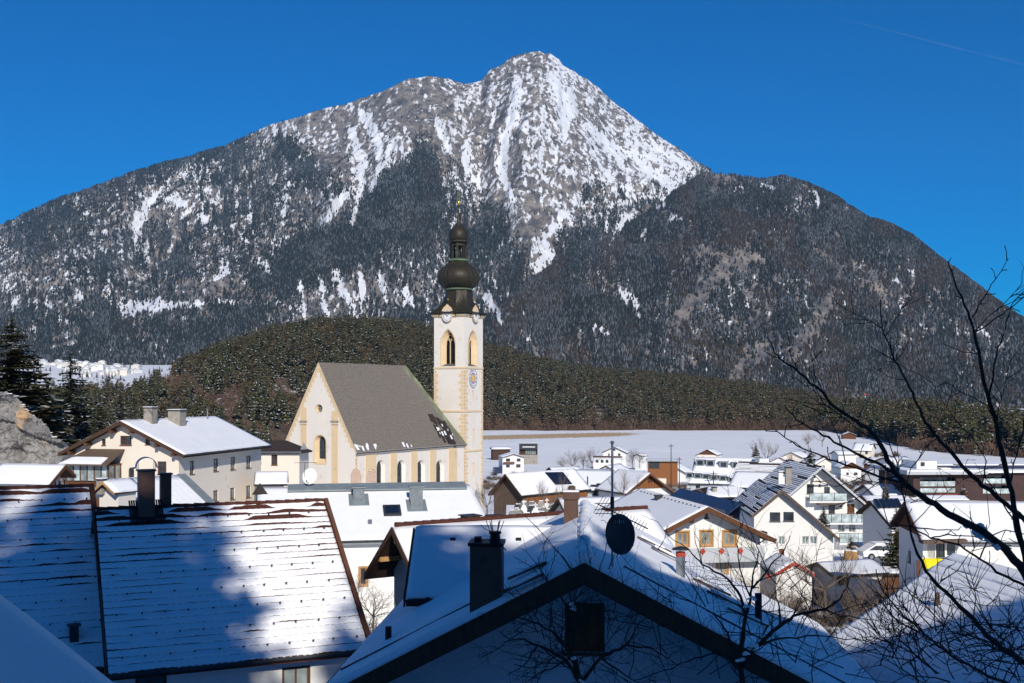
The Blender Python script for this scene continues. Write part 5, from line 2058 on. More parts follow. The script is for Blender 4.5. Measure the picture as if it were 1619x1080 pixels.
# ------------------------------------------------------------------ the big gable house in the foreground
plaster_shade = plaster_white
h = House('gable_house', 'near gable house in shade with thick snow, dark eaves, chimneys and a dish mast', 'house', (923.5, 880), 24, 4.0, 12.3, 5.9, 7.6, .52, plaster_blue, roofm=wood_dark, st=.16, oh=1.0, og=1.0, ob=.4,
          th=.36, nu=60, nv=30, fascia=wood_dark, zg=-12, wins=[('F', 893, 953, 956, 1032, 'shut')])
mainh = h
b = MB()
pts_ = [(.05 * math.sin(k * 1.3) * .4, .02 + (12.25) * k / 40, h.zr - .10 + .035 * math.sin(k * .9)) for k in range(41)]
b.tube(pts_, [.17 + .03 * math.sin(k * 1.7) for k in range(41)], 10)
b.build('ridge_snow', snow, h.root, smooth=True)
for sx, hw in ((-1, 5.7), (1, 7.3)):
    for (y, nm) in ((1.55, 'snow_rail'),):
        b = MB()
        x0 = .9 if sx > 0 else 2.6
        b.bar((sx * x0, y, h.zr + .02 - x0 * .52), (sx * hw, y, h.zr + .02 - hw * .52), .05, .05)
        b.bar((sx * x0, y + .09, h.zr + .01 - x0 * .52), (sx * hw, y + .09, h.zr + .01 - hw * .52), .03, .03)
        b.build(nm, metal_dark, h.root)


def roof_step(h, side, px, py, ln=.9, w=.22, name='roof_step'):
    p = h.rpt(side, px, py)
    sx = -1 if side == 'L' else 1
    b = MB()
    b.bar(p + Vector((0, 0, .06)), p + Vector((sx * ln, .0, .06 - ln * .52 * .85)), w, .04)
    s_ = b.build(name, wood_grey, h.root)
    b = MB()
    b.bar(p + Vector((sx * .1, 0, .10)), p + Vector((sx * ln * .8, .0, .10 - ln * .42 * .85)), w * .8, .05)
    b.build('snow_on_step', snow, s_)


for px_, py_ in ((864, 893), (860, 912)):
    roof_step(h, 'L', px_, py_)
for px_, py_ in ((1008, 852), (1030, 868), (1096, 918), (1118, 938), (1150, 965)):
    roof_step(h, 'R', px_, py_, 1.0, .12)
# stove flues
p = h.rpt('R', 1076, 912)
b = MB()
b.tube([p + Vector((0, 0, -.2)), p + Vector((0, 0, .62))], .12, 12)
fl = b.build('flue', galv, h.root)
MB().tube([p + Vector((0, 0, .54)), p + Vector((0, 0, .66))], .128, 12).build('copper_band', red_paint, fl)
MB().lathe([(.24, 0), (.22, .03), (.03, .09)], 12, p + Vector((0, 0, .72))).build('rain_cap', metal_dark, fl)
p = h.rpt('R', 1199, 985)
fl = MB().tube([p + Vector((0, 0, -.2)), p + Vector((0, 0, .75))], .09, 10).build('flue', metal_black, h.root)
p = h.rpt('L', 614, 1010)
fl = MB().tube([p + Vector((0, 0, -.1)), p + Vector((0, 0, .3))], .08, 8).build('vent_pipe', metal_black, h.root)
# big dark chimney
p = h.rpt('L', 770, 952)
b = MB()
b.box((p.x, p.y, p.z + .45), (.70, .70, 1.72))
c = b.build('chimney', brick_brown, h.root)
c['label'] = 'large dark chimney in the shade with a crown of iron spikes'
MB().box((p.x, p.y, p.z + 1.33), (.78, .78, .07)).build('chimney_cap', metal_black, c)
fl = MB().lathe([(.13, 0), (.11, .16), (.14, .17), (.14, .22)], 10, (p.x + .18, p.y, p.z + 1.36)).build('chimney_pot', metal_black, c)
for k in range(6):
    t = k * math.pi / 3
    MB().bar((p.x + .18 + .1 * math.cos(t), p.y + .1 * math.sin(t), p.z + 1.55), (p.x + .18 + .2 * math.cos(t), p.y + .2 * math.sin(t), p.z + 1.82), .015).build('spike', metal_black, c)
MB().box((p.x - .2, p.y, p.z + 1.41), (.16, .16, .1)).build('chimney_pot', metal_black, c)
MB().tube([(p.x - .05, p.y - .36, p.z + 1.0), (p.x - .05, p.y - .34, p.z + 1.0)], .09, 12).build('cleaning_door', metal_dark, c)
# brown sheet-clad chimney by the ridge
p = h.rpt('L', 903, 822) - Vector((0, 0, .38))
b = MB()
b.box((p.x, p.y, p.z + .45), (.42, .52, 1.5))
c = b.build('chimney', brick_brown, h.root)
c['label'] = 'brown sheet-clad chimney at the far end of the ridge'
MB().box((p.x, p.y, p.z + 1.12), (.50, .60, .22)).build('chimney_collar', brick_brown, c)
MB().box((p.x, p.y, p.z + 1.25), (.46, .56, .05)).build('snow_cap', snow, c)
MB().lathe([(.11, 0), (.11, .13), (.05, .16)], 10, (p.x + .02, p.y, p.z + 1.24)).build('chimney_pot', brick_brown, c)
# rim of rake: hanging snow
b = MB()
# mast with dish and aerials
mp = P(968, 700, 24.5)
bp = h.M @ h.rpt('R', 968, 893)
at = T('antenna', 'tall grey steel aerial mast on the near ridge carrying the dark dish', 'antenna', (mp.x, 24.5, bp.z), 0)
hgt = mp.z - bp.z
MB().tube([(0, 0, -.3), (0, 0, hgt)], .028, 10).build('mast', galv, at)
MB().lathe([(.035, 0), (.045, .02), (.045, .05), (.02, .06)], 10, (0, 0, hgt - .02)).build('mast_cap', galv, at)
MB().tube([(0, 0, hgt - 1.45), (0, 0, hgt - 1.2)], .045, 10).build('clamp', metal_dark, at)
b = MB()
e0, e1 = P(945, 797, 24.5) - Vector((mp.x, 24.5, bp.z)), P(1024, 836, 22.6) - Vector((mp.x, 24.5, bp.z))
b.tube([e0, e1], .013, 6)
ar = b.build('yagi_boom', metal_dark, at)
dv = (e1 - e0)
sd2 = Vector((0, 0, 1)).cross(dv).normalized()
for k in range(17):
    q = e0 + dv * (k + .3) / 17.3
    ln = .10 if k > 3 else .22
    vv = (sd2 * .55 + Vector((0, 0, .8))).normalized()
    MB().tube([q - vv * ln, q + vv * ln], .006, 4).build('yagi_element', metal_dark, ar)
for z_ in (796, 806, 812):
    q = P(960, z_, 24.4) - Vector((mp.x, 24.5, bp.z))
    MB().tube([q - Vector((.28, 0, 0)), q + Vector((.12, 0, 0))], .008, 4).build('dipole', metal_dark, at)
dsh, refl = dish('satellite_dish', 'large dark grey satellite dish in the foreground with pale lettering', (P(979, 845, 24.1).x, 24.1, P(979, 845, 24.1).z), .40, math.radians(16), metal_dark, pole=0.0, tilt=12, squash=.86)
# pale print on the reflector: worn lettering of short strokes
R3 = Matrix.Rotation(math.radians(90 - 12), 3, 'X')
lg = MB()
x = -.10
for s_, (w_, hh_) in zip('IiiiL', ((.012, .07), (.012, .05), (.03, .09), (.012, .05), (.012, .07))):
    q = R3 @ Vector((x, .27, .07))
    lg.box(q + Vector((0, -.02, 0)), (w_, .004, hh_))
    x += .048
lg.build('printed_logo', galv, dsh)

# cross wing
h = House('wing_roof', 'low cross wing with smooth blue shaded snow roof beside the dark chimney', 'building', (657, 829), 33.8, 90, 6.0, 2.6, 3.05, .52, plaster_blue, roofm=tile_red, st=.13, oh=.35, og=.25, ob=.1, fascia=wood_dark,
          nu=40, nv=20, zg=-12, gutter=metal_black)
for px_, py_ in ((716, 854), (820, 854)):
    p = h.rpt('R', px_, py_)
    MB().box(p + Vector((0, 0, .03)), (.12, .16, .08)).build('snow_guard', metal_black, h.root)
MB().tube([h.rpt('R', 660, 938) + Vector((.1, .3, -.1)), h.rpt('R', 660, 938) + Vector((.1, .3, -.6))], .06, 8).build('downpipe', metal_black, h.root)
# narrow gabled house behind it
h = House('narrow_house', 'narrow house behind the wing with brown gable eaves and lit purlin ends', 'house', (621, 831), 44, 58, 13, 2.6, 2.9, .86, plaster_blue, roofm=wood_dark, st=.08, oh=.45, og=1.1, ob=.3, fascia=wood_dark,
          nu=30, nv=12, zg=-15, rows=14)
for (x, dz) in ((.05, .55), (-1.45, .25), (1.45, .25)):
    MB().box((x, .62, h.zr - abs(x) * .86 - dz), (.22, 1.1, .26)).build('purlin', wood_pale, h.root)
MB().tube([(0, 0.1, h.zr), (0, 12.9, h.zr + .02)], .09, 8).build('ridge_tiles', tile_red, h.root)
part_ = None
for k in range(30):
    part_copy(rt_proto, (0, .3 + k * .41, h.zr + .04), scale=(.8, 1, .8)).parent = h.root
for (px_, w_) in ((743.5, .62), (784, .58)):
    q = h.I @ P(px_, 828, 47.5 if px_ < 760 else 48.5)
    c = MB().box((q.x, q.y, q.z + .05), (w_, w_, .55)).build('chimney', metal_black, h.root)
    MB().box((q.x, q.y, q.z + .36), (w_ * 1.25, w_ * 1.25, .05)).build('chimney_cap', metal_dark, c)

# ------------------------------------------------------------------ roof bottom right
h = House('snowy_roof_house', 'house bottom right whose ribbed snow roof is cut by a straight shadow', 'house', (2339, 1095.6), 20.2, -8, 18, 5.35, 5, .63, plaster_white, roofm=tile_dark, st=.06, oh=.7, og=.3, ob=.5, style='none',
          fascia=wood_dark, gutter=metal_dark, zg=-12)
courses(h, 'L', 17, tile=.3, bare=.0, st=.05, seed=21, roofm=tile_dark, wave=.25, lift=.032)
quad_s = MB()
quad_sheet(quad_s, (0, 0, h.zr - .06), (0, h.L, h.zr - .06), (5, h.L, h.zr - .06 - 5 * .63), (5, 0, h.zr - .06 - 5 * .63), .06, .02, 10, 6, 4)
quad_s.build('roof_snow', snow, h.root, smooth=True)
p = h.rpt('L', 1482, 957)
MB().tube([p - Vector((0, 0, .2)), p + Vector((0, 0, .4))], .08, 8).build('vent_pipe', brick_brown, h.root)

# ------------------------------------------------------------------ house with yellow parapet
h = House('white_house', 'white house with snow roof and a yellow panel under its glazed corner windows', 'house', (1430, 791), 75, 93, 9.0, 3.4, 3.7, .56, plaster_white, roofm=tile_dark, st=.14, oh=.45, og=.5, ob=.4, fascia=brown_paint, nu=26, nv=12,
          wins=[('R', 1459, 857, 1478, 882, 'white'), ('R', 1480, 857, 1494, 882, 'dark'), ('R', 1496, 857, 1513, 880, 'plainw'), ('F', 1436, 870, 1440, 890, 'dark')], gutter=galv, gable=None)
h.slabp('yellow_panel', 'R', [(1456, 898), (1487, 898), (1487, 882.5), (1456, 882.5)], .05, .35, yellow_paint)
h.slabp('canopy', 'R', [(1452, 857), (1521, 855), (1521, 850), (1452, 852)], .02, 1.0, wood_grey)
h.slabp('door', 'R', [(1449, 912), (1454, 912), (1454, 886), (1449, 886)], .02, .10, brown_paint)
b = MB()
zr_ = h.zr - h.st - h.th - .03
b.slab([(h.xl, h.og - .02, zr_ + h.xl * .56 - .05), (h.xr, h.og - .02, zr_ - h.xr * .56 - .05), (0, h.og - .02, zr_)], (0, -.06, 0))
b.build('gable_boarding', wood_brown, h.root)

# ------------------------------------------------------------------ houses in the village centre
def solar_row(h, side, pxs, tilt, m, hgt, name='solar_panel'):
    pass


# gable house with the red diamonds
h = House('chalet', 'white gable house with three orange framed windows and red diamonds on its balcony', 'house', (1120, 800), 82, -11.7, 16, 4.75, 5.35, .47, plaster_white, roofm=wood_dark, st=.09, oh=.8, og=1.0, ob=.5, fascia=wood_brown,
          nu=30, nv=14, th=.3, wins=[('F', 1070, 841.5, 1088.5, 863, 'orange'), ('F', 1108, 840, 1126, 862, 'orange'), ('F', 1143.5, 840, 1163, 862.5, 'orange'), ('F', 1134, 886, 1150, 906, 'orange'), ('F', 1114, 811, 1119.5, 819, 'plainb'),
                                     ('F', 1062, 888, 1080, 905, 'plainb')])
chal = h
bal = h.slabp('balcony', 'F', [(1050, 888), (1199, 884), (1199, 861), (1050, 866)], 1.0, 1.12, plaster_blue)
b = MB()
a0, z0 = h.wpt('F', 1050, 888)
a1, z1 = h.wpt('F', 1199, 884)
b.bb(a0, a1, h.og - 1.0, h.og - .005, min(z0, z1) + .02, min(z0, z1) + .16)
b.build('balcony_floor', wood_dark, bal)
O, ex, ez = h.plane('F')
n = ez.cross(ex)
for (cx, cy) in ((1111, 872), (1141, 871.5), (1170.5, 871)):
    # the balcony front stands 1.1 m off the wall
    c = h.I @ Vector((0, 0, 0))
    q = h.hit(O - n * 1.13, n, cx, cy)
    b = MB()
    rr = .26
    b.slab([q + ex * a + ez * z for a, z in ((0, -rr), (rr, 0), (0, rr), (-rr, 0))], -n * .03)
    b.build('red_diamond', red_paint, bal)
q = h.hit(O, n, 1215, 911)
b = MB()
b.slab([q + ex * a + ez * z for a, z in ((0, -.28), (.28, 0), (0, .28), (-.28, 0))], -n * .04)
b.build('red_diamond', red_paint, h.root)
for (cx, cy) in ((1084, 821), (1088, 822), (1149, 817), (1203, 842)):
    q = h.hit(O, n, cx, cy)
    MB().box(q + Vector((0, -.45, 0)), (.25, .9, .3)).build('purlin', wood_dark, h.root)
# snow stops and the row of dark collectors on its far slope
for k in range(17):
    q = Vector((-.45, .7 + k * .85, h.zr - .45 * .47 + .04))
    MB().box(q, (.10, .12, .10)).build('snow_stop', metal_dark, h.root)
for k in range(4):
    y0 = 1.6 + k * 3.35
    b = MB()
    x = 2.3
    zb_ = h.zr - x * .47
    b.slab([(x - .35, y0, zb_ + .15), (x - .35, y0 + 3.1, zb_ + .15), (x + 1.0, y0 + 3.1, zb_ + .15 + .95), (x + 1.0, y0, zb_ + .15 + .95)], (.07, 0, -.09))
    b.slab([(x + .75, y0, zb_ - .35), (x + .75, y0 + 3.1, zb_ - .35), (x + .95, y0 + 3.1, zb_ + 1.0), (x + .95, y0, zb_ + 1.0)], (.06, 0, 0))
    b.slab([(x - .35, y0, zb_ - .1), (x - .35, y0 + 3.1, zb_ - .1), (x - .33, y0 + 3.1, zb_ + .55), (x - .33, y0, zb_ + .55)], (.06, 0, 0))
    b.build('solar_collector', solar_navy, h.root)
h.chimney('L', 1041, 789, 10, 5, metal_dark, snowcap=False)
MB().tube([(5.05, .85, h.zr - 5.2 * .47 - .2), (4.2, 1.05, h.zr - 5.2 * .47 - .75), (h.xr + .08, 1.0, h.zr - 5.2 * .47 - .9), (h.xr + .08, 1.0, 0)], .05, 6).build('downpipe', galv, h.root)

# white gable house right of it
h = House('white_gable_house', 'white gable house with snow striped grey roof and two dark square windows', 'house', (1236.7, 772.5), 100, 3.5, 13, 2.75, 5.05, .86, plaster_white, roofm=tile_dark, style='rows', rows=22, st=.10, oh=.35, og=.7, ob=.4,
          fascia=wood_grey, wins=[('F', 1217, 810, 1233.5, 824.5, 'dark0'), ('F', 1238.5, 809.5, 1255, 824, 'dark0'), ('F', 1268, 848, 1279, 861, 'pale'), ('F', 1280.5, 848, 1292, 860.5, 'pale'), ('F', 1231, 848, 1241, 861, 'pale'), ('F', 1232, 868, 1240, 878, 'shut'),
                                  ('F', 1205, 848, 1214, 861, 'pale')], tanl=.86)
h.chimney('L', 1246, 762, 9, 17, concrete, snowcap=False, dz=.3)
h.chimney('L', 1234, 757, 7, 10, plaster_white, snowcap=True)

# big white house with glass balconies
h = House('apartment_house', 'big white gable house with three glass balconies behind the striped roof', 'house', (1300, 735.8), 125, -2, 14, 4.9, 6.2, .85, plaster_white, roofm=tile_dark, style='rows', rows=24, st=.10, oh=.4, og=1.3, ob=.4, fascia=plaster_blue,
          wins=[('F', 1275.5, 765.5, 1286.5, 780.5, 'dark'), ('F', 1303, 770, 1312, 780.5, 'dark0'), ('F', 1310, 796, 1320, 812, 'dark0'), ('F', 1339.5, 797, 1351, 811, 'shut'), ('F', 1295, 765, 1297.5, 769, 'shut'), ('F', 1328, 799, 1331, 803, 'shut'),
                ('F', 1325, 828, 1336, 842, 'pale'), ('F', 1342, 828, 1353, 842, 'pale')])
balcony(h, 'F', 1276, 779.5, 1335, 791, .9, pane_pale, posts=3)
balcony(h, 'F', 1294, 812, 1373, 824.5, 1.1, pane_pale, posts=5)
balcony(h, 'F', 1322, 842, 1380, 856, 1.2, pane_pale, posts=4)
h.slabp('canopy', 'F', [(1290, 797), (1330, 796), (1330, 793.5), (1290, 794.5)], .02, 1.2, wood_grey)
h.slabp('tie_beam', 'F', [(1280, 761), (1312, 760.5), (1312, 759), (1280, 759.5)], .9, 1.1, wood_grey)
for (cx, cy) in ((1286, 753), (1313, 752), (1344, 788)):
    q = h.hit(h.plane('F')[0], Vector((0, 1, 0)), cx, cy)
    MB().box(q + Vector((0, -.6, 0)), (.25, 1.3, .3)).build('purlin', white_paint, h.root)
MB().tube([(-3.4, 3, h.zr - 2.9), (-3.4, 3, h.zr - 1.9)], .04, 5).build('dish_post', galv, h.root)
lp = h.M @ Vector((-3.4, 3, h.zr - 2.3))
dish('satellite_dish', 'small white dish on the snow roof left of the glass balcony house', (lp.x, lp.y, lp.z), .42, 0, white_paint, pole=.3)
# terrace pergola at its foot
h = House('pergola', 'open terrace with posts and brown beams at the foot of the glass balcony house', 'pergola', (1352, 858), 112, 90, 4.2, 1.6, 1.6, .08, plaster_white, roofm=wood_brown, style='thin', st=.06, oh=.3, og=.3, walls='B', fascia=None, gutter=None)

# barn with solar panels
h = House('barn', 'old brown barn with solar panels on its snowy roof right of the tower', 'barn', (799, 748), 130, 45, 12.2, 2.9, 2.7, .88, wood_grey, roofm=wood_dark, st=.10, oh=.25, og=.7, ob=.4, fascia=wood_dark, nu=24, nv=12, zg=-19.5)
p0, p1, p2, p3 = h.rpt('R', 861, 748.5), h.rpt('R', 890, 748), h.rpt('R', 905, 767), h.rpt('R', 878, 768)
for i in range(4):
    for j in range(2):
        def bl(u, v):
            return (p0 * (1 - u) + p1 * u) * (1 - v) + (p3 * (1 - u) + p2 * u) * v
        q = [bl((i + .04) / 4, (j + .03) / 2), bl((i + .96) / 4, (j + .03) / 2), bl((i + .96) / 4, (j + .97) / 2), bl((i + .04) / 4, (j + .97) / 2)]
        MB().slab([v + Vector((.02, 0, .12)) for v in q], (.0, 0, .05)).build('solar_panel', solar, h.root)
O, ex, ez = h.plane('R')
for k in range(20):
    y = h.og + .1 + k * (h.L - h.og - .6) / 20
    MB().bb(h.xr + .005, h.xr + .05 + .02 * (k % 2), y, y + (h.L - h.og - .6) / 20 - .03, 0, h.zr - 2.75 * .88 - .35).build('plank', wood_orange, h.root)
for k in range(18):
    w_ = (h.xr - h.xl) / 18
    x = h.xl + k * w_
    xm = max(abs(x), abs(x + w_))
    MB().bb(x + .01, x + w_ - .02, h.og - .04 - .02 * (k % 2), h.og - .003, 0, h.zr - xm * .88 - .5).build('plank', wood_grey, h.root)

# long grey-walled roof and wooden gable
h = House('stable', 'long low house with flat windows under snow between barn and wooden gable', 'building', (986, 744), 156, -72, 7.5, 5, 4.9, .47, plaster_blue, roofm=tile_dark, st=.12, oh=.4, og=.3, fascia=wood_dark, nu=16, nv=10, zg=-20,
          wins=[('L', 925, 776, 929, 782, 'dark0'), ('L', 938, 777, 945, 783, 'dark'), ('L', 958, 779, 963, 785, 'dark0')])
for (x, y) in ((941, 768), (950, 766)):
    p = h.rpt('L', x, y)
    MB().box(p + Vector((0, 0, .12)), (1.3, 1.0, .1)).build('skylight', solar, h.root)
p = h.rpt('L', 929, 768)
MB().tube([p, p + Vector((0, 0, 1.3))], .09, 6).build('flue', metal_dark, h.root)
h = House('wooden_gable_house', 'snowy house with orange wooden gable above a white wall', 'house', (1028, 747), 146, -26, 8, 3.75, 4.2, .68, plaster_white, roofm=wood_dark, st=.12, oh=.4, og=.8, ob=.4, fascia=wood_brown, nu=16, nv=10)
b = MB()
zr_ = h.zr - h.st - h.th - .04
_, zlow = h.wpt('F', 1028, 772)
tt = (zr_ - zlow) / .68
b.slab([(max(-tt, h.xl), h.og - .02, zlow), (min(tt, h.xr), h.og - .02, zlow), (0, h.og - .02, zr_)], (0, -.08, 0))
gb = b.build('gable_boarding', wood_orange, h.root)
for k in range(12):
    x = -tt + (k + .5) * 2 * tt / 12
    if abs(x) < tt - .3:
        MB().bb(x - .02, x + .02, h.og - .14, h.og - .1, zlow, zr_ - abs(x) * .68 - .1).build('batten', wood_brown, gb)
MB().bb(.1, .75, h.og - .15, h.og - .09, zlow + .8, zlow + 1.8).build('hatch', wood_dark, gb)

# snow roof behind the brown chimney
h = House('low_snow_roof_house', 'low snow roof with a shaded gable wall just behind the brown chimney', 'house', (883, 786), 100, 78, 7.5, 3.6, 3.4, .42, plaster_old, roofm=tile_dark, st=.14, oh=.4, og=.4, fascia=wood_grey)

# far little houses: (name, label, apex, Y, phi, L, hl, hr, tan, wall, fascia, windows)
far = [
    ('white_house', 'white two-storey house with brown balcony and blue garage right of the tower', (812, 717), 430, -9.5, 11, 4.7, 4.6, .30, plaster_white, wood_brown,
     [('F', 800, 725, 806.5, 729.5, 'brown'), ('F', 817, 725, 823, 729.5, 'brown'), ('F', 800, 734.5, 806, 739, 'brown'), ('F', 816, 734, 823, 739, 'brown')]),
    ('white_house', 'white gable house with flat front extension at the field edge', (971, 705.5), 440, 13, 8, 5.1, 5.2, .48, plaster_white, wood_dark,
     [('F', 969, 709, 973, 712.5, 'brown'), ('F', 961.5, 717, 964, 720.5, 'brown'), ('F', 977, 717, 981, 720.5, 'brown')]),
    ('white_house', 'small white gable house beside the orange flat-roofed block', (1061, 733), 300, 24, 8, 3.3, 4.3, .55, plaster_white, wood_dark,
     [('F', 1051, 745.5, 1054.5, 750, 'brown'), ('F', 1067, 746.5, 1071, 750.5, 'brown'), ('F', 1051.5, 754.5, 1055.5, 758, 'brown')]),
    ('chalet', 'distant chalet with brown triangular gable at the edge of the snow field', (1118, 710), 380, 24, 8, 4.1, 3.6, .52, plaster_cream, wood_brown, [('F', 1109, 722, 1113, 726, 'brown')]),
    ('chalet', 'brown upper storey chalet with white ground floor behind the glass balcony house', (1346.7, 730), 300, -4, 7, 3.2, 3.2, .50, plaster_white, wood_brown,
     [('F', 1338, 747, 1342, 751, 'brown'), ('F', 1350, 747, 1356, 751, 'brown')]),
    ('white_house', 'pale little house with a steep roof on the right snow slope', (1382, 700), 400, -60, 7, 4.5, 3.6, .6, plaster_cream, wood_dark, [('L', 1368, 713, 1372, 718, 'brown')]),
    ('yellow_house', 'cream house with two stepped roofs beyond the dormer building', (1251, 714), 280, 30, 8, 4.8, 3.0, .45, plaster_cream, metal, []),
    ('yellow_house', 'small cream gable just right of the stepped cream house', (1266, 720), 290, 20, 7, 3, 2.6, .45, plaster_cream, metal, [('F', 1262, 727, 1265, 731, 'brown')]),
    ('hut', 'little brown hut roof beside the tower at the field edge', (398, 675), 330, 60, 5, 2.8, 2.8, .45, wood_brown, wood_brown, []),
    ('hut', 'small dark house with snowy hip roof left of the church gable', (444, 676), 230, 75, 6, 2.8, 2.9, .45, wood_dark, wood_dark, []),
    ('white_house', 'white gable house between the dormer building and the cream houses', (1232, 722), 330, 15, 9, 3.6, 3.8, .5, plaster_white, wood_brown, [('F', 1226, 734, 1230, 738, 'brown')]),
    ('white_house', 'snow roofed house above the striped roof right of the big spruce', (1306, 724), 340, -20, 9, 4.2, 3.6, .5, plaster_cream, wood_dark, [('F', 1300, 736, 1304, 740, 'brown')]),
    ('chalet', 'brown chalet roof between the pale little house and the forest', (1412, 724), 330, -40, 8, 3.8, 3.8, .5, wood_brown, wood_dark, []),
    ('white_house', 'white house half hidden behind the branches left of the modern building', (1432, 735), 250, -30, 9, 3.8, 3.6, .5, plaster_white, wood_dark, [('F', 1424, 748, 1428, 752, 'brown')]),
    ('white_house', 'small snow roofed house left of the orange wooden gable', (958, 735), 230, 30, 7, 3.2, 3.0, .5, plaster_white, wood_brown, []),
    ('barn', 'little brown barn under snow behind the solar barn', (868, 738), 250, 60, 8, 3.0, 3.0, .5, wood_brown, wood_dark, []),
    ('farm_hut', 'small dark hut at the far edge of the right field', (1343, 683), 620, 10, 8, 4, 4, .4, wood_brown, wood_dark, []),
]
BASE = {'white gable house between': 742, 'snow roofed house above': 746, 'brown chalet roof': 744, 'white house half': 760, 'small snow roofed house left': 760, 'little brown barn': 760, 'white two-storey': 747, 'white gable house with flat': 741, 'small white gable': 761, 'distant chalet': 727, 'brown upper': 759, 'pale little': 722, 'cream house': 741, 'small cream': 741, 'little brown': 690, 'small dark house': 700, 'small dark hut': 694}
for (nm, lb, ap, Y, ph_, L, hl, hr, tn, wl, fa, ws) in far:
    bpy_ = [v for k, v in BASE.items() if lb.startswith(k)][0]
    for Yn in range(200, 1000, 5):
        if (HY - bpy_) / F * Yn < gz(0, Yn) + .4 or Yn > 900:
            break
    kk = Yn / Y
    if kk > 1:
        Y, L, hl, hr = Yn, L * kk, hl * kk, hr * kk
    h = House(nm, lb, 'house', ap, Y, ph_, L, hl, hr, tn, wl, roofm=tile_dark, st=.16, oh=.5, og=.7, fascia=fa, wins=ws, nu=6, nv=4, gutter=None)
    if 'brown upper' in lb or 'triangular' in lb:
        zr_ = h.zr - h.st - h.th - .02
        _, zlow = h.wpt('F', ap[0], 741 if 'upper' in lb else 719)
        b = MB()
        pts_ = [(h.xl - .02, zlow), (h.xr + .02, zlow), (h.xr + .02, zr_ - h.xr * tn), (0, zr_), (h.xl - .02, zr_ + h.xl * tn)]
        pts_ = [(x, max(z, zlow)) for x, z in pts_]
        b.slab([(x, h.og - .02, z) for x, z in pts_], (0, -.1, 0))
        b.build('gable_boarding', wood_brown, h.root)
    if 'brown balcony' in lb:
        h.slabp('balcony', 'F', [(795, 733.5), (813, 733), (813, 730), (795, 730.5)], .8, .95, wood_brown)
        b = MB()
        b.bb(h.xl - 3.2, h.xl - .05, h.og + 1, h.og + 6, 0, h.zr - 6)
        b.build('garage', solar_navy, h.root)
    if 'flat front' in lb:
        b = MB()
        a0, zt_ = h.wpt('F', 940, 724)
        a1, _ = h.wpt('F', 984, 724)
        b.bb(a0, a1, h.og - 3, h.og - .01, 0, zt_)
        e = b.build('extension', plaster_white, h.root)
        MB().bb(a0 - .4, a1 + .4, h.og - 3.5, h.og - .02, zt_ + .01, zt_ + .3).build('flat_roof', snow, e)
        MB().bb(a0 - .2, a1 + .2, h.og - 3.3, h.og - 3.2, zt_ + .35, zt_ + 1.1).build('balcony_rail', wood_dark, e)
        for k in range(4):
            x = a0 + 1 + k * 2.2
            MB().bb(x, x + 1.2, h.og - 3.08, h.og - 3.01, zt_ - 1.9, zt_ - .6).build('window', pane, e)

# modern dark box at the field edge
q = P(821, 701, 520)
t = T('modern_house', 'dark flat-roofed modern house with glazed veranda alone at the field edge', 'house', (q.x, q.y, gz(0, 520)), 0)
zt_ = q.z - gz(0, 520)
wd_ = 29 / F * 520
MB().bb(0, wd_, 1.6, 8, 0, zt_ - 3.0).build('ground_floor', wood_dark, t)
up_ = MB()
up_.bb(0, wd_, 0, 8, zt_ - 2.9, zt_)
up_ = up_.build('upper_floor', metal_dark, t)
MB().bb(1.5, wd_ - 1.2, -.05, -.01, zt_ - 1.9, zt_ - 1.5).build('window_strip', white_paint, up_)
MB().bb(-.1, wd_ + .1, -.1, 8.1, zt_ + .01, zt_ + .15).build('roof_snow', snow, t)
for k in range(5):
    MB().bb(3 + k * 1.0, 3.8 + k * 1.0, 1.52, 1.58, zt_ - 5.2, zt_ - 3.2).build('window', pane_curtain, t)
MB().bb(0, wd_, -.2, 1.5, 0, zt_ - 5.4).build('terrace', concrete, t)
for x in (.1, wd_ - .3):
    MB().bb(x, x + .2, -.1, .1, zt_ - 5.4, zt_ - 2.95).build('post', metal_dark, t)

# orange block with flat roof
q = P(1025, 727, 330)
t = T('orange_house', 'flat-roofed block with orange and dark walls in the village', 'house', (q.x, q.y, gz(0, 330)), math.radians(-6))
zt_ = q.z - gz(0, 330)
wd_ = 46 / F * 330
MB().bb(0, wd_, 0, 7, 0, zt_ - .5).build('wall', wood_orange, t)
MB().bb(-.6, wd_ + .5, -.8, 7.5, zt_ - .48, zt_ - .1).build('roof', metal, t)
MB().bb(-.5, wd_ + .4, -.7, 7.4, zt_ - .09, zt_ + .03).build('roof_snow', snow_thin, t)
MB().bb(.2, wd_ * .38, -.06, -.01, zt_ - 2.6, zt_ - .6).build('dark_panel', metal_dark, t)
MB().bb(-2, wd_ * .6, -3, -.1, 0, zt_ - 5.4).build('extension', plaster_cream, t)

# long building with two rows of dormers
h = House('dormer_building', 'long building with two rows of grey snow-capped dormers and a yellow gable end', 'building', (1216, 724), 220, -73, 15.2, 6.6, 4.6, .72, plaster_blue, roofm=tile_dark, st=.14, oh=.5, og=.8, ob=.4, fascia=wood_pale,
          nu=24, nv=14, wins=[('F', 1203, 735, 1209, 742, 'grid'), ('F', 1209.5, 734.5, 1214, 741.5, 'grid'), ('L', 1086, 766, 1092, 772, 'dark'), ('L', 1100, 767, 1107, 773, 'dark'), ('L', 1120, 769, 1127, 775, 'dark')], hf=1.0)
O, ex, ez = h.plane('F')
b = MB()
zr_ = h.zr - h.st - h.th - .05
b.slab([(h.xl, h.og - .01, zr_ + h.xl * .72), (h.xl, h.og - .01, 0), (h.xr, h.og - .01, 0), (h.xr, h.og - .01, zr_ - h.xr * .72), (0, h.og - .01, zr_)], (0, .005, 0))


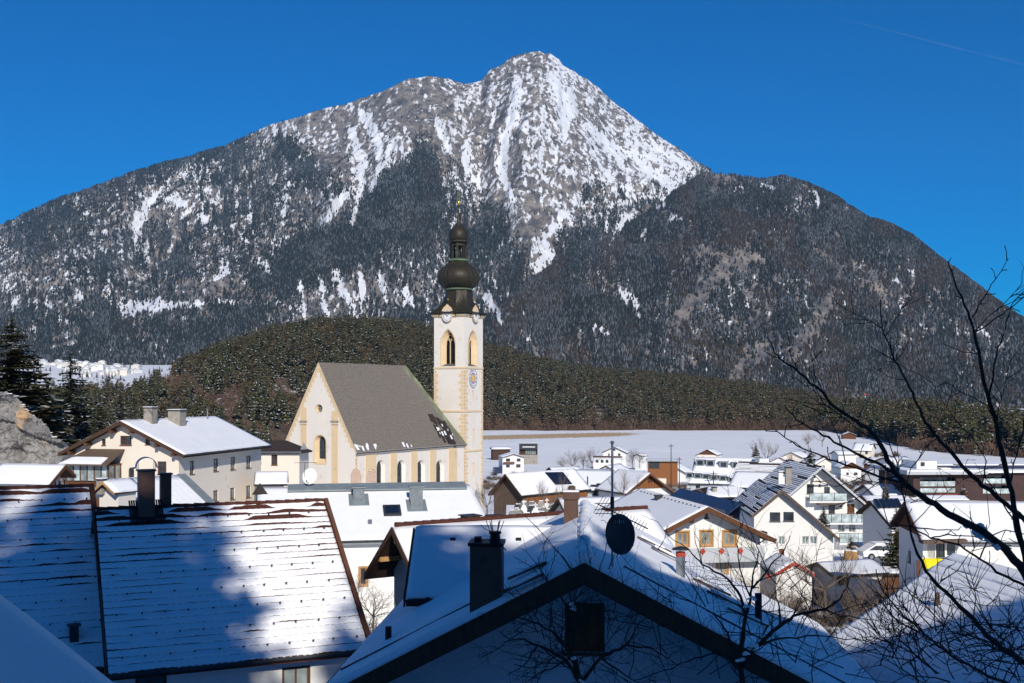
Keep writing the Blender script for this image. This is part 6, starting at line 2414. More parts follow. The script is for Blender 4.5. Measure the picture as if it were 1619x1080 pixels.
def dormer(h, px, py, w, dh, ln):
    p = h.rpt('L', px, py)
    # box grows out of the slope towards the eave side (-x)
    b = MB()
    b.bb(p.x - .0, p.x + ln, p.y - w / 2, p.y + w / 2, p.z - .1, p.z + dh)
    d = b.build('dormer', metal, h.root)
    MB().bb(p.x - .03, p.x - .005, p.y - w * .32, p.y + w * .32, p.z + .25, p.z + dh - .25).build('window', pane, d)
    MB().bb(p.x - .25, p.x + ln, p.y - w / 2 - .15, p.y + w / 2 + .15, p.z + dh + .01, p.z + dh + .17).build('roof_snow', snow, d)


for (px_, py_) in ((1107, 737), (1123, 738), (1144, 740), (1164, 741), (1173, 742)):
    dormer(h, px_, py_, 1.7, 1.35, 1.7)
for (px_, py_) in ((1090, 756), (1103, 757), (1116, 758), (1129, 760), (1143, 761), (1157, 763)):
    dormer(h, px_, py_, 1.45, 1.15, 1.5)
h.chimney('L', 1197, 735, 7, 12, metal, snowcap=True)

# wide hipped snow roof; walls take the navy collector colour to paint their shade
h = House('hip_roof_house', 'low hipped snow roof with a square chimney in front of the dormer building', 'house', (1100, 768), 132, 80, 6.4, 2.6, 3.4, .28, solar_navy, roofm=tile_dark, st=.14, oh=.5, og=.5, hn=1.5, hf=1.5, fascia=wood_dark, nu=14, nv=8,
          wins=[('R', 1140, 786, 1152, 794, 'shut')])
h.chimney('R', 1129, 777, 7, 6, concrete, snowcap=False)
# terraced roofs left of glass balcony house
h = House('terrace_house', 'house with snow patched tiled roof between dormer building and glass balcony house', 'house', (1262, 731), 165, -64, 9, 5.2, 4, .42, plaster_white, roofm=tile_dark, style='rows', rows=12, st=.12, oh=.4, og=.4, fascia=tile_dark)
h = House('terrace_house', 'snow covered lower roof behind the white gable house chimney', 'house', (1232, 747), 150, -64, 6, 4.0, 3, .45, plaster_white, roofm=tile_dark, st=.1, oh=.4, og=.4, fascia=wood_dark)

# red barn right
h = House('red_barn', 'barn with red brown boarded wall below a snow roof with dark collectors', 'barn', (1376, 790), 108, 80, 4.8, 2.8, 3.9, .50, plaster_white, roofm=tile_dark, st=.14, oh=.5, og=.4, fascia=wood_dark)
p0, p1, p2, p3 = h.rpt('R', 1380, 792), h.rpt('R', 1420, 791), h.rpt('R', 1428, 805), h.rpt('R', 1386, 806)
for i in range(5):
    q = [p0.lerp(p1, (i + .04) / 5), p0.lerp(p1, (i + .96) / 5), p3.lerp(p2, (i + .96) / 5), p3.lerp(p2, (i + .04) / 5)]
    MB().slab([v + Vector((.02, 0, .16)) for v in q], (0, 0, .05)).build('solar_panel', solar, h.root)
O, ex, ez = h.plane('R')
_, zt_ = h.wpt('R', 1395, 832)
for k in range(13):
    y = h.og + .35 + k * .28
    MB().bb(h.xr + .005, h.xr + .05 + .015 * (k % 2), y, y + .26, 0, zt_).build('plank', wood_orange, h.root)
h = House('garage_roof', 'flat snowy garage roof with brown wall in front of the red barn', 'garage', (1362, 893), 92, 84, 5.5, 1.9, 2.4, .10, wood_brown, roofm=wood_dark, st=.12, oh=.3, og=.3, fascia=None)
h = House('garden_shed', 'garden shed with thin snow roof and pale walls among bare trees', 'shed', (1292, 888), 88, 70, 5.2, 1.7, 2.2, .34, plaster_old, roofm=wood_grey, style='thin', st=.06, oh=.3, og=.3, fascia=wood_grey,
          wins=[('R', 1322, 913, 1342, 923, 'shut')])
h = House('carport', 'small white gable with red edged roof between the white houses', 'shed', (1256, 886), 86, -4, 4.5, 1.55, 1.6, .60, plaster_white, roofm=white_paint, st=.10, oh=.15, og=.2, fascia=red_paint, nu=8, nv=5)

# small snow roofs right, behind
h = House('low_barn', 'blue shaded low snow roof left of the dark modern complex', 'building', (1365, 765), 180, 84, 6.5, 3.5, 4.5, .34, plaster_blue, roofm=wood_dark, st=.14, oh=.5, og=.5, fascia=wood_dark)
h = House('long_shed', 'long reddish low building below the modern complex', 'building', (1363, 783), 150, 88, 14, 1.6, 1.8, .25, wood_brown, roofm=tile_red, st=.1, oh=.3, og=.3, fascia=tile_red)

# ---- modern dark complex on the right
q = P(1444, 750, 172)
zb_ = gz(0, 172) - 1
t = T('school_building', 'long modern dark brown building with flat snow roofs and deep balconies', 'building', (q.x, q.y, zb_), math.radians(3))
zt_ = q.z - zb_
sc_ = 172 / F


def mx_(px):
    return (px - 1444) * sc_


def mz_(py):
    return (HY - py) * sc_ - zb_


dbrown = M('dark_brown_cladding', (.075, .045, .042), (.055, .034, .032), scale=1, bump=.1)
b = MB()
hol = []
for (x0, y0, x1, y1) in ((1455, 755, 1512, 769), (1455, 772, 1512, 779), (1557, 752, 1602, 765), (1557, 768, 1602, 781)):
    hol.append([(mx_(x0), mz_(y1)), (mx_(x1), mz_(y1)), (mx_(x1), mz_(y0)), (mx_(x0), mz_(y0))])
b.face((0, 0, 0), (1, 0, 0), (0, 0, 1), [(0, 0), (mx_(1680), 0), (mx_(1680), mz_(748)), (0, mz_(750))], hol, 1.6)
b.face((0, 14, 0), (0, -1, 0), (0, 0, 1), [(0, 0), (14, 0), (14, mz_(750)), (0, mz_(750))], [], 1)
b.face((mx_(1680), 0, 0), (0, 1, 0), (0, 0, 1), [(0, 0), (14, 0), (14, mz_(750)), (0, mz_(750))], [], 1)
b.build('wall', dbrown, t)
for i, hl_ in enumerate(hol):
    (x0, z0), (x1, _), (_, z1), _ = hl_
    nb = 5
    f_ = MB()
    for k in range(nb + 1):
        x = x0 + (x1 - x0) * k / nb
        f_.bb(x - .06, x + .06, 1.4, 1.5, z0, z1)
    f_ = f_.build('window_frame', white_paint, t)
    for k in range(nb):
        MB().bb(x0 + (x1 - x0) * k / nb + .08, x0 + (x1 - x0) * (k + 1) / nb - .08, 1.44, 1.47, z0, z1).build('pane', pane if k % 3 else pane_curtain, f_)
    MB().bb(x0, x1, .05, .09, z0, z0 + .75).build('balcony_panel', pane_pale, f_)
MB().bb(-1.5, mx_(1560), -1.2, 14, mz_(750) + .02, mz_(745)).build('flat_roof', plaster_blue, t)
MB().bb(-1.4, mx_(1560), -1.1, 14, mz_(745) + .01, mz_(743)).build('roof_snow', snow, t)
MB().bb(mx_(1530), mx_(1680), -.8, 14, mz_(748) + .05, mz_(744)).build('parapet', snow, t)
MB().bb(mx_(1500), mx_(1680), 3, 14, mz_(743), mz_(739)).build('solar_row', solar_navy, t)
MB().bb(mx_(1500), mx_(1680), 4, 14, mz_(738.9), mz_(737)).build('roof_snow', snow, t)
MB().bb(mx_(1458), mx_(1491), 2, 8, mz_(744), mz_(730.5)).build('roof_house', white_paint, t)
MB().bb(mx_(1464.5), mx_(1471), 1.93, 1.98, mz_(738.5), mz_(732)).build('window', pane, t)
MB().bb(mx_(1494), mx_(1510), 1, 5, mz_(746), mz_(741)).build('roof_box', plaster_cream, t)
MB().bb(mx_(1480), mx_(1519), -2.5, -.3, 0, mz_(781)).build('red_front', red_paint, t)

# back-row roofs on the right
for (ap, Y, ph_, L, hw_, lb) in (((1500, 728), 330, 60, 12, 5, 'far snow roof behind the modern building, left of two'), ((1585, 730), 330, 75, 14, 5, 'far snow roof behind the modern building at the right edge'),
                                 ((1395, 722), 260, 60, 8, 4, 'snow roof below the pale little house on the slope'), ((1318, 712), 420, 80, 8, 3.5, 'flat snow roof in the middle of the right field'),
                                 ((790, 770), 300, 10, 6, 3, 'small snowy shed roof close to the tower foot'), ((776, 706), 560, 80, 10, 3, 'low dark shed beside the tower at the field edge'),
                                 ((1008, 717), 470, 40, 5, 2.2, 'tiny white house among bushes at the field edge'), ((905, 742), 260, 70, 9, 3.2, 'snow roof with brown wall behind the solar barn')):
    House('snowy_house', lb, 'house', ap, Y, ph_, L, hw_, hw_, .35, plaster_white if 'dark' not in lb else wood_dark, roofm=tile_dark, st=.2, oh=.5, og=.5, nu=4, nv=3, gutter=None, fascia=wood_brown)

# ---- the far town on the left
far_cols = [plaster_white, plaster_cream, plaster_white, plaster_old]
protos = []
HOUSE_Z = P(100, 590, 2400).z - 17
for k in range(4):
    h = House('town_house', 'tiny distant white house in the far town below the big mountain', 'house', (100 + k * 10, 590), 2400, 20 * k - 30, 16, 7 + k, 7 + k, .4, far_cols[k], roofm=tile_dark, st=.5, zg=HOUSE_Z, oh=1, og=1, nu=2, nv=2, gutter=None, fascia=None,
              group='houses of the far town')
    protos.append(h)
r = random.Random(77)
cnt = 0
for k in range(100):
    if k < 45:
        px_, py_ = r.uniform(28, 108), r.gauss(577, 3.2)
    elif k < 75:
        px_, py_ = r.uniform(105, 160), r.gauss(581, 4)
    else:
        px_, py_ = r.uniform(135, 222), r.gauss(590, 4)
    zg_ = None
    # where on the valley floor is that spot
    for Y in np.linspace(1900, 3000, 45):
        z = (HY - py_) / F * Y
        if z <= np.interp(Y, [p[0] for p in GZ], [p[1] for p in GZ]):
            zg_ = (Y, z)
            break
    if zg_ is None:
        continue
    Y, z = zg_
    root = protos[k % 4].root
    loc = ((px_ - CX) / F * Y, Y, z - 3)
    lab = 'tiny distant %s house %s of the far town below the big mountain' % (['white', 'cream', 'white', 'grey'][k % 4], 'in the left part' if px_ < 100 else 'in the middle' if px_ < 150 else 'in the right part')
    if cnt < 4 and k % 4 == cnt:
        root.location = loc
        root['label'] = lab
        cnt += 1
    else:
        dup(root, loc, r.uniform(-.8, .8), label=lab, scale=r.uniform(.6, 1.15))
# radio mast on the mountain foot
q = P(1368, 640, 2250)
t = T('radio_mast', 'thin red and white radio mast rising from the far forest', 'mast', (q.x, q.y, q.z - 6))
for k in range(5):
    MB().tube([(0, 0, k * 6), (0, 0, k * 6 + 6)], 1.0 - k * .12, 6).build('mast_section', red_paint if k in (2, 4) else white_paint, t)
MB().bb(-3, 3, -1, 1, 26, 28).build('platform', red_paint, t)

# ------------------------------------------------------------------ rock outcrop on the left
def rock_mat():
    m = M('cliff_rock', (0.34, 0.325, 0.31), (0.15, 0.145, 0.14), scale=0.6, bump=1.0, bscale=1.6, bdist=0.35, c3=(0.46, 0.31, 0.18), s3=0.35, t3=0.58, stretch=(1, 1, .6))
    return m


rx = np.linspace(-110, 112, 170)
tops = [(-110, 560), (-60, 590), (0, 612), (22, 621), (45, 640), (60, 654), (72, 668), (84, 676), (92, 688), (104, 693), (112, 735)]
nv_ = 110
G = np.zeros((nv_ + 14, len(rx), 3))
Yc = 132.0
for i, x in enumerate(rx):
    yt = np.interp(x, [p[0] for p in tops], [p[1] for p in tops])
    zt = (HY - yt) / F * Yc
    zb_ = -20.0
    for j in range(nv_ + 14):
        X = (x - CX) / F * Yc
        if j < nv_:
            v = j / (nv_ - 1)
            G[j, i] = (X, Yc - 7 * (1 - v) ** 1.3, zb_ + (zt - zb_) * v)
        else:
            v = (j - nv_ + 1) / 14
            G[j, i] = (X, Yc + v * 12, zt + .3 * math.sin(v * 3) - v * 10.0)
X_, Y_, Z_ = G[..., 0], G[..., 1], G[..., 2]
d1 = ridged(X_ / 3.2 + 7, Z_ / 3.6, 5, 90) - .5
d2 = fbm(X_ / 6.0 + Z_ / 9.0, Z_ / 5.0, 4, 93) - .5
fade = np.concatenate([np.ones(nv_ - 4), np.linspace(1, .25, 18)])[:, None]
d3 = ridged(X_ / 0.9 + d2 * 3, Z_ / 1.3, 4, 97) - .5
d4 = np.floor((X_ * .5 + Z_ * .9 + d2 * 6) / 1.7)
G[..., 1] += -(d1 * 3.4 + d2 * 4.0 + d3 * 1.1 + (_h(d4, d4 * 0, 3) - .5) * 1.2) * fade
G[..., 2] += (fbm(X_ / 1.2, Y_ / 1.2, 3, 95) - .5) * 1.2 * (fade < .99)
o = grid_mesh('rock_cliff', G, rock_mat(), smooth=False)
tag(o, 'grey limestone rock face with ochre streaks rising at the left edge', 'rock')
o2 = None
b = MB()
r = random.Random(12)
for k in range(26):
    i = r.randint(102, 124) if k < 20 else r.randint(124, 158)
    p = G[nv_ + r.randint(-1, 1), i]
    s_ = r.uniform(.08, .3)
    b.box((p[0], p[1], p[2] + .1), (s_ * 2, s_ * 1.5, s_ * .3), r.uniform(0, 3))
cs = b.build('ledge_snow', snow, None)
cs.parent = o

# ------------------------------------------------------------------ conifers
def conifer(seed, H, R, gap=.0, droop=.35, dens=1.0, start=.1, name='spruce_tree', mat=None):
    r = random.Random(seed)
    t = T(name, 'tall dark spruce', 'tree', (0, 0, 0))
    MB().tube([(0, 0, 0), (0.05, 0, H * .5), (0, 0, H * .98)], [H * .014, H * .009, .02], 7).build('trunk', bark, t)
    b = MB()
    nw = int(30 * dens)
    for i in range(nw):
        u = i / (nw - 1)
        z = H * (start + (1 - start) * .985 * u)
        Rz = R * (1 - u) ** .8 * (1 - .55 * math.exp(-u * 9) * gap) + .12
        nb = max(5, int(13 * (1 - u * .5) * dens))
        for k in range(nb):
            if r.random() < gap * .45:
                continue
            a = r.uniform(0, 6.28)
            Lb = Rz * r.uniform(.55, 1.12)
            c, s = math.cos(a), math.sin(a)
            zz = z + r.uniform(-.35, .35)
            ns = 4
            pts_ = []
            for j in range(ns + 1):
                q = j / ns
                pts_.append(Vector((c * Lb * q, s * Lb * q, zz - droop * Lb * q + .22 * Lb * q * q)))
            side = Vector((-s, c, 0))
            for j in range(ns):
                w0 = Lb * .26 * (1 - j / ns * .5) + .12
                p, q = pts_[j], pts_[j + 1]
                j1 = side * w0 * r.uniform(.7, 1.4)
                dn = Vector((0, 0, -w0 * r.uniform(.4, 1.1)))
                b.add([p, q, (p + q) / 2 + j1 + dn * .5 + (q - p) * .7], [(0, 1, 2)])
                b.add([p, q, (p + q) / 2 - j1 + dn * .5 + (q - p) * .7], [(1, 0, 2)])
                b.add([p + dn * .1, q, p.lerp(q, .8) + dn], [(0, 1, 2)])
    b.build('crown', mat or spruce_mat, t)
    return t


cprot = [conifer(1, 17, 3.6, dens=1.35), conifer(2, 15, 2.8, gap=.6, dens=1.0, start=.25), conifer(3, 11, 2.8, dens=1.2)]
tl = [(0, 18, 498, 142, 19, 'huge dark spruce standing over the rock at the left edge'),
      (1, 112, 549, 165, 15, 'sparse tall spruce with open branches left of the farmhouse chimneys'),
      (2, 44, 585, 150, 11, 'dark spruce on top of the rock right of the huge one'),
      (2, 76, 606, 158, 9, 'bushy green conifer just right of the rock face'),
      (2, 128, 630, 175, 9, 'smaller conifer beneath the sparse tall spruce'),
      (1, 92, 640, 150, 8, 'thin conifer at the foot of the rock beside the farmhouse roof'),
      (2, 158, 628, 215, 9, 'low dark conifer above the left slope of the farmhouse roof'),
      (1, 190, 612, 250, 10, 'slender conifer behind the left farmhouse chimney'),
      (2, -22, 545, 138, 15, 'dark spruce cut off by the left picture edge'),
      (0, 1195, 699, 455, 13, 'slim spruce at the field edge above the dormer building'),
      (2, 1281, 707, 300, 10, 'broad dark spruce behind the yellow and cream houses'),
      (2, 1397, 762, 140, 5, 'left of two narrow columnar conifers by the low barn'),
      (2, 1403, 760, 140, 5.2, 'right of two narrow columnar conifers by the low barn'),
      (0, 1417, 800, 92, 9, 'dark conifer between the red barn and the house with the yellow panel'),
      (2, 1440, 758, 150, 6, 'spruce in front of the modern building behind the branches'),
      (2, 1523, 764, 160, 6, 'round brownish conifer against the dark modern wall'),
      (2, 1302, 800, 118, 3, 'small conifer by the white balconies'),
      (2, 1345, 845, 105, 4, 'green bushy conifer under the lowest glass balcony')]
H0 = [17, 15, 11]
used = set()
for (k, px_, py_, Y, H, lb) in tl:
    top = P(px_, py_, Y)
    if k in used:
        t = dup(cprot[k], (0, 0, 0))
    else:
        t = cprot[k]
        used.add(k)
    t.location = (top.x, top.y, top.z - H)
    s_ = H / H0[k]
    wx_ = .45 if 'columnar' in lb else {18: 2.1, 112: 1.5, 44: 1.5, 76: 1.5, -22: 1.6}.get(px_, 1.15)
    t.scale = (s_ * wx_, s_ * wx_, s_)
    t.rotation_euler = (0, 0, px_ * .7)
    t['label'] = lb
shade_proto = conifer(8, 17, 3.6, dens=1.35, droop=.3, name='spruce_tree')
shade_proto['label'] = 'tall spruce on the slope behind the viewpoint'
shade_proto['group'] = 'spruces behind the viewpoint'
# spruces on the slope behind the viewpoint: they throw the soft shade on the near roofs
back = [(-25, -28, 42), (-17.5, -29, 42), (-10, -28, 43), (-4.5, -29, 44), (-1.5, -20, 37), (-7.5, -19, 38), (-14, -19, 38), (-21, -19, 37), (-27, -24, 38), (-23, -20, 39), (-19.5, -25, 39), (-16, -21, 38), (-12.5, -24, 40), (-9, -22, 39), (-6, -24, 41), (-3, -22, 40), (0, -24, 40.5), (1.2, -21, 39), (3.4, -22, 36), (5.6, -21, 26), (8.6, -24, 31), (9.6, -22, 33.8), (12.2, -23, 31), (15.6, -27, 31), (14.2, -22, 27), (17.5, -22, 27), (-30, -21, 39)]
for i, (x, y, zt) in enumerate(back):
    zg = gz(x, y) - .5
    if i == 0:
        shade_proto.location, shade_proto.scale = (x, y, zg), ((zt - zg) / 17,) * 3
        continue
    dup(shade_proto, (x, y, zg), i * 1.3, label='tall spruce on the slope behind the viewpoint', group='spruces behind the viewpoint', scale=(zt - zg) / 17)
h = House('shadow_caster_house', 'large snow roofed house, unseen, added uphill behind the viewpoint for its shadow', 'house', (0, 0), 1, 0, 1, 1, 1, .5, plaster_white) if False else None
t = T('shadow_caster_house', 'large snow roofed house, unseen, added uphill behind the viewpoint to shade the near roofs', 'house', (0, 0, 0))
ZR = 17.6  # unseen house, its ridge raised and turned to cast the straight roof shadow
t.location = (20 - 20 * math.cos(math.radians(10)) + -8.2 * math.sin(math.radians(10)), -8.2 - 20 * math.sin(math.radians(10)) + 8.2 * math.cos(math.radians(10)), 0)
t.rotation_euler = (0, 0, math.radians(10))
b = MB()
b.bb(2.4, 36, -13, -3.4, -6, 13.0)
b.build('wall', plaster_white, t)
b = MB()
b.slab([(1.8, -8.2, ZR), (36.6, -8.2, ZR), (36.6, -2.2, ZR - 3.6), (1.8, -2.2, ZR - 3.6)], (0, 0, -.3))
b.slab([(1.8, -8.2, ZR), (36.6, -8.2, ZR), (36.6, -14.2, ZR - 3.6), (1.8, -14.2, ZR - 3.6)], (0, 0, -.3))
b.build('roof', tile_dark, t)
b = MB()
quad_sheet(b, (1.8, -8.2, ZR), (36.6, -8.2, ZR), (36.6, -2.2, ZR - 3.6), (1.8, -2.2, ZR - 3.6), .12, .03, 20, 6, 3)
quad_sheet(b, (1.8, -8.2, ZR), (36.6, -8.2, ZR), (36.6, -14.2, ZR - 3.6), (1.8, -14.2, ZR - 3.6), .12, .03, 20, 6, 4)
b.build('roof_snow', snow, t, smooth=True)
for k in range(7):
    fr_ = MB().bb(5 + k * 4.4, 6.3 + k * 4.4, -3.4, -3.3, 8.5, 10).build('window', wood_brown, t)
    MB().bb(5.1 + k * 4.4, 6.2 + k * 4.4, -3.3, -3.28, 8.6, 9.9).build('pane', pane, fr_)

# ------------------------------------------------------------------ bare trees
def grow(b, tw, p, d, L, rad, lvl, r, droop=0.0, spread=.75, upb=.25, ends=None):
    """one limb and its children; thick limbs go to b, twigs to tw"""
    n = 5 if lvl > 1 else 4
    pts_, rr = [p.copy()], [rad]
    q = p.copy()
    dd = d.normalized()
    for i in range(n):
        dd = (dd + Vector((r.gauss(0, .16), r.gauss(0, .16), r.gauss(0, .12) + upb * .12 - droop * .3 * (i / n)))).normalized()
        q = q + dd * (L / n)
        pts_.append(q.copy())
        rr.append(rad * (1 - .62 * (i + 1) / n))
    (b if lvl >= 2 else tw).tube(pts_, rr, 6 if lvl >= 3 else (4 if lvl == 2 else 3), cap=False)
    if lvl == 0:
        return
    nc = {4: 6, 3: 7, 2: 7, 1: 5}[lvl]
    for k in range(nc):
        u = r.uniform(.25, 1.0) if k < nc - 1 else 1.0
        i = min(int(u * n), n - 1)
        f = u * n - i
        s = pts_[i].lerp(pts_[i + 1], f)
        ax = (pts_[i + 1] - pts_[i]).normalized()
        rv = Vector((r.gauss(0, 1), r.gauss(0, 1), r.gauss(0, 1)))
        rv = (rv - ax * rv.dot(ax)).normalized()
        nd = (ax * (1 - spread * .5) + rv * spread + Vector((0, 0, upb))).normalized()
        grow(b, tw, s, nd, L * r.uniform(.42, .68), max(rad * .5 * (1 - .4 * u), .003), lvl - 1, r, droop, spread, upb)


def bare_tree(seed, H, name='bare_tree', lvl=4, mat=None, spread=.75, upb=.3, rad=None, trunk=.25, nl=5, twr=None):
    r = random.Random(seed)
    t = T(name, 'leafless tree', 'tree', (0, 0, 0))
    mat = mat or twig_pale
    rad = rad or H * .018
    MB().tube([(0, 0, -.6), (r.gauss(0, .05), 0, H * trunk * .5), (r.gauss(0, .1), r.gauss(0, .1), H * trunk)], [rad * 1.25, rad, rad * .9], 7).build('trunk', mat, t)
    tw = MB()
    for k in range(nl):
        b = MB()
        a = k * 6.28 / nl + r.uniform(-.4, .4)
        el = r.uniform(.35, 1.1)
        d = Vector((math.cos(a) * math.cos(el), math.sin(a) * math.cos(el), math.sin(el)))
        grow(b, tw, Vector((0, 0, H * trunk * r.uniform(.8, 1.0))), d, H * r.uniform(.35, .48), rad * .65, lvl - 1, r, 0, spread, upb)
        b.build('branch', mat, t)
    o = tw.build('twigs', mat, t)
    o['kind'] = 'stuff'
    return t


bp_ = [bare_tree(5, 8), bare_tree(6, 6, nl=6, spread=.9), bare_tree(9, 10, nl=4, spread=.6, upb=.5, trunk=.35)]
HB_ = [8, 6, 10]
bl_ = [(0, 1190, 905, 74, 4.6, 'pale leafless garden tree in front of the red-edged gable'), (1, 1228, 900, 70, 4.4, 'spreading leafless tree beside the diamond balcony house'), (2, 1305, 862, 78, 5.0, 'tall leafless tree in front of the garden shed'),
       (0, 1350, 905, 72, 4.2, 'leafless tree between the shed and the brown garage'), (1, 1386, 890, 76, 4.6, 'rounded leafless tree before the garage roof'), (0, 1267, 930, 66, 3.6, 'small leafless tree in the snowy garden, middle'),
       (2, 1330, 925, 64, 3.8, 'thin leafless tree in the snowy garden, right'), (1, 1170, 938, 60, 3.2, 'leafless bush tree at the snowy garden left'), (0, 1408, 925, 62, 3.4, 'leafless tree at the edge of the ribbed snow roof'),
       (2, 985, 748, 138, 4.2, 'leafless tree left of the orange wooden gable'), (0, 735, 788, 92, 3.4, 'leafless tree at the right end of the long white roof'), (1, 757, 792, 96, 3.0, 'leafless shrub tree below the tower by the barn'),
       (0, 770, 762, 125, 3.8, 'leafless tree between tower and solar barn'), (0, 560, 905, 60, 2.8, 'bare garden tree between the tiled roof and the narrow house, left'), (1, 590, 915, 56, 2.6, 'bare garden tree between the tiled roof and the narrow house, right'),
       (1, 575, 950, 52, 2.4, 'low bare bush against the white wall'), (2, 1212, 694, 450, 13, 'tall bare larch at the field edge beside the slim spruce'), (0, 905, 714, 430, 8, 'left bare fruit tree on the snow slope left of the field-edge house'),
       (1, 922, 713, 430, 7.5, 'middle bare fruit tree on the snow slope'), (0, 936, 709, 450, 8, 'right bare fruit tree on the snow slope'), (1, 890, 720, 410, 6, 'lowest bare fruit bush on the snow slope'), (0, 1000, 711, 430, 7, 'bare tree right of the field-edge house'),
       (1, 1011, 713, 440, 6, 'small bare tree at the garden edge in the field'), (1, 836, 786, 112, 2.2, 'bare bush among the tombstones'), (0, 878, 783, 108, 3.0, 'thin bare tree at the right end of the churchyard'),
       (1, 1278, 683, 640, 9, 'brown bare trees at the foot of the forest, left'), (0, 1300, 680, 640, 9, 'brown bare trees at the foot of the forest, right'), (1, 1300, 733, 260, 4.5, 'round bare bush beside the brown chalet'),
       (0, 1248, 716, 330, 4.5, 'thin bare tree behind the big spruce'), (2, 870, 752, 118, 4.8, 'bare tree in front of the solar barn wall'), (1, 1150, 905, 62, 3.0, 'bare bush under the diamond balcony')]
used = set()
for (k, px_, py_, Y, H, lb) in bl_:
    top = P(px_, py_, Y)
    if k in used:
        t = dup(bp_[k], (0, 0, 0))
    else:
        t = bp_[k]
        used.add(k)
    s_ = H / HB_[k] * 1.12
    t.location = (top.x, top.y, top.z - H)
    t.scale = (s_,) * 3
    t.rotation_euler = (0, 0, px_ * 1.7)
    t['label'] = lb

# dense thickets in the gardens
def shrub(seed, n=70, H=1.0):
    r = random.Random(seed)
    b = MB()
    for i in range(n):
        a, u = r.uniform(0, 6.28), r.random()
        d = Vector((math.cos(a) * .7, math.sin(a) * .7, r.uniform(.5, 1.4))).normalized()
        p = Vector((r.gauss(0, .15), r.gauss(0, .15), 0))
        L = H * r.uniform(.5, 1.0)
        m_ = p + d * L * .55 + Vector((r.gauss(0, .07), r.gauss(0, .07), 0))
        q = m_ + (d + Vector((r.gauss(0, .4), r.gauss(0, .4), .1))).normalized() * L * .5
        b.tube([p, m_, q], [.014, .010, .004], 3, cap=False)
        for _ in range(2):
            e = m_ + Vector((r.gauss(0, .3), r.gauss(0, .3), r.uniform(0, .3))) * L
            b.tube([m_.lerp(p, .3), e], [.008, .003], 3, cap=False)
    return b


PROTO2 = bpy.data.collections.new('shrub_kinds')
for i in range(3):
    b = shrub(50 + i)
    me = bpy.data.meshes.new('shrub_kind')
    me.from_pydata([tuple(v) for v in b.v], [], b.f)
    me.materials.append([twig_pale, twig, brush_mat][i])
    PROTO2.objects.link(bpy.data.objects.new('shrubs_%d' % i, me))
_P = PROTO
PROTO = PROTO2
r = np.random.RandomState(3)
patches = [(1130, 1440, 60, 98, 130, 1.5), (740, 900, 95, 128, 130, 1.8), (900, 1100, 160, 200, 80, 2.0), (765, 1010, 300, 440, 170, 2.6), (540, 610, 50, 66, 90, 2.0), (1000, 1420, 200, 330, 170, 2.6), (1250, 1420, 330, 620, 120, 3.0), (100, 240, 108, 180, 120, 2.5), (-60, 60, 85, 115, 60, 2.0)]
pp_, ss_ = [], []
for (x0, x1, y0, y1, n_k, s_) in patches:
    Y = r.uniform(y0, y1, n_k)
    X = (r.uniform(x0, x1, n_k) - CX) / F * Y
    pp_.append(np.stack([X, Y, np.interp(Y, [p[0] for p in GZ], [p[1] for p in GZ])], -1))
    ss_.append(r.uniform(.5, 1.1, n_k) * s_)
pp_, ss_ = np.concatenate(pp_), np.concatenate(ss_)
scatter('garden_thicket', pp_, ss_, r.randint(0, 3, len(pp_)), 'tangled leafless garden shrubs filling the gaps between the village houses', 'shrubs')
PROTO = _P

# ------------------------------------------------------------------ churchyard
zt_ = P(860, 816, 112).z
b = MB()
x0, x1 = P(800, 0, 112).x, P(893, 0, 112).x
b.bb(x0, x1, 104, 123, -19, zt_)
o = b.build('churchyard_terrace', snow, None)
o['kind'] = 'structure'
r = random.Random(31)
stones = []
names = ['rounded grey tombstone', 'square grey tombstone', 'tall narrow tombstone', 'pale cross topped tombstone', 'dark polished tombstone']
pos = ['at the left end of the churchyard', 'left of the churchyard middle', 'in the churchyard middle', 'right of the churchyard middle', 'at the right end of the churchyard']
for row, Y in enumerate((106, 110, 114.5)):
    for k in range(7):
        px_ = 812 + k * 11.5 + row * 3.5
        kd = (k + row * 2) % 5
        q = P(px_ + r.uniform(-2, 2), 0, Y)
        t = T('tombstone', '%s %s, %s row' % (names[kd], pos[min(4, k * 5 // 7)], ['front', 'middle', 'back'][row]), 'tombstone', (q.x, Y, zt_), r.uniform(-.15, .15), 'tombstones of the churchyard')
        w, hh = r.uniform(.6, .95), r.uniform(.9, 1.35)
        prof = [(-w / 2, .2), (w / 2, .2), (w / 2, hh * .8), (w / 4, hh), (-w / 4, hh), (-w / 2, hh * .8)]
        MB().slab([(a, 0, z) for a, z in prof], (0, .2, 0)).build('stone', [tombstone, tombstone, concrete, white_paint, metal_dark][kd], t)
        MB().bb(-w * .6, w * .6, -.15, .35, 0, .19).build('plinth', grey_stone, t)
        MB().bb(-w * .3, w * .3, 0, .2, hh + .005, hh + .07).build('snow_cap', snow, t)
        if kd == 3:
            MB().bb(-.05, .05, .05, .15, hh + .07, hh + .6).bb(-.2, .2, .05, .15, hh + .35, hh + .45).build('cross', white_paint, t)

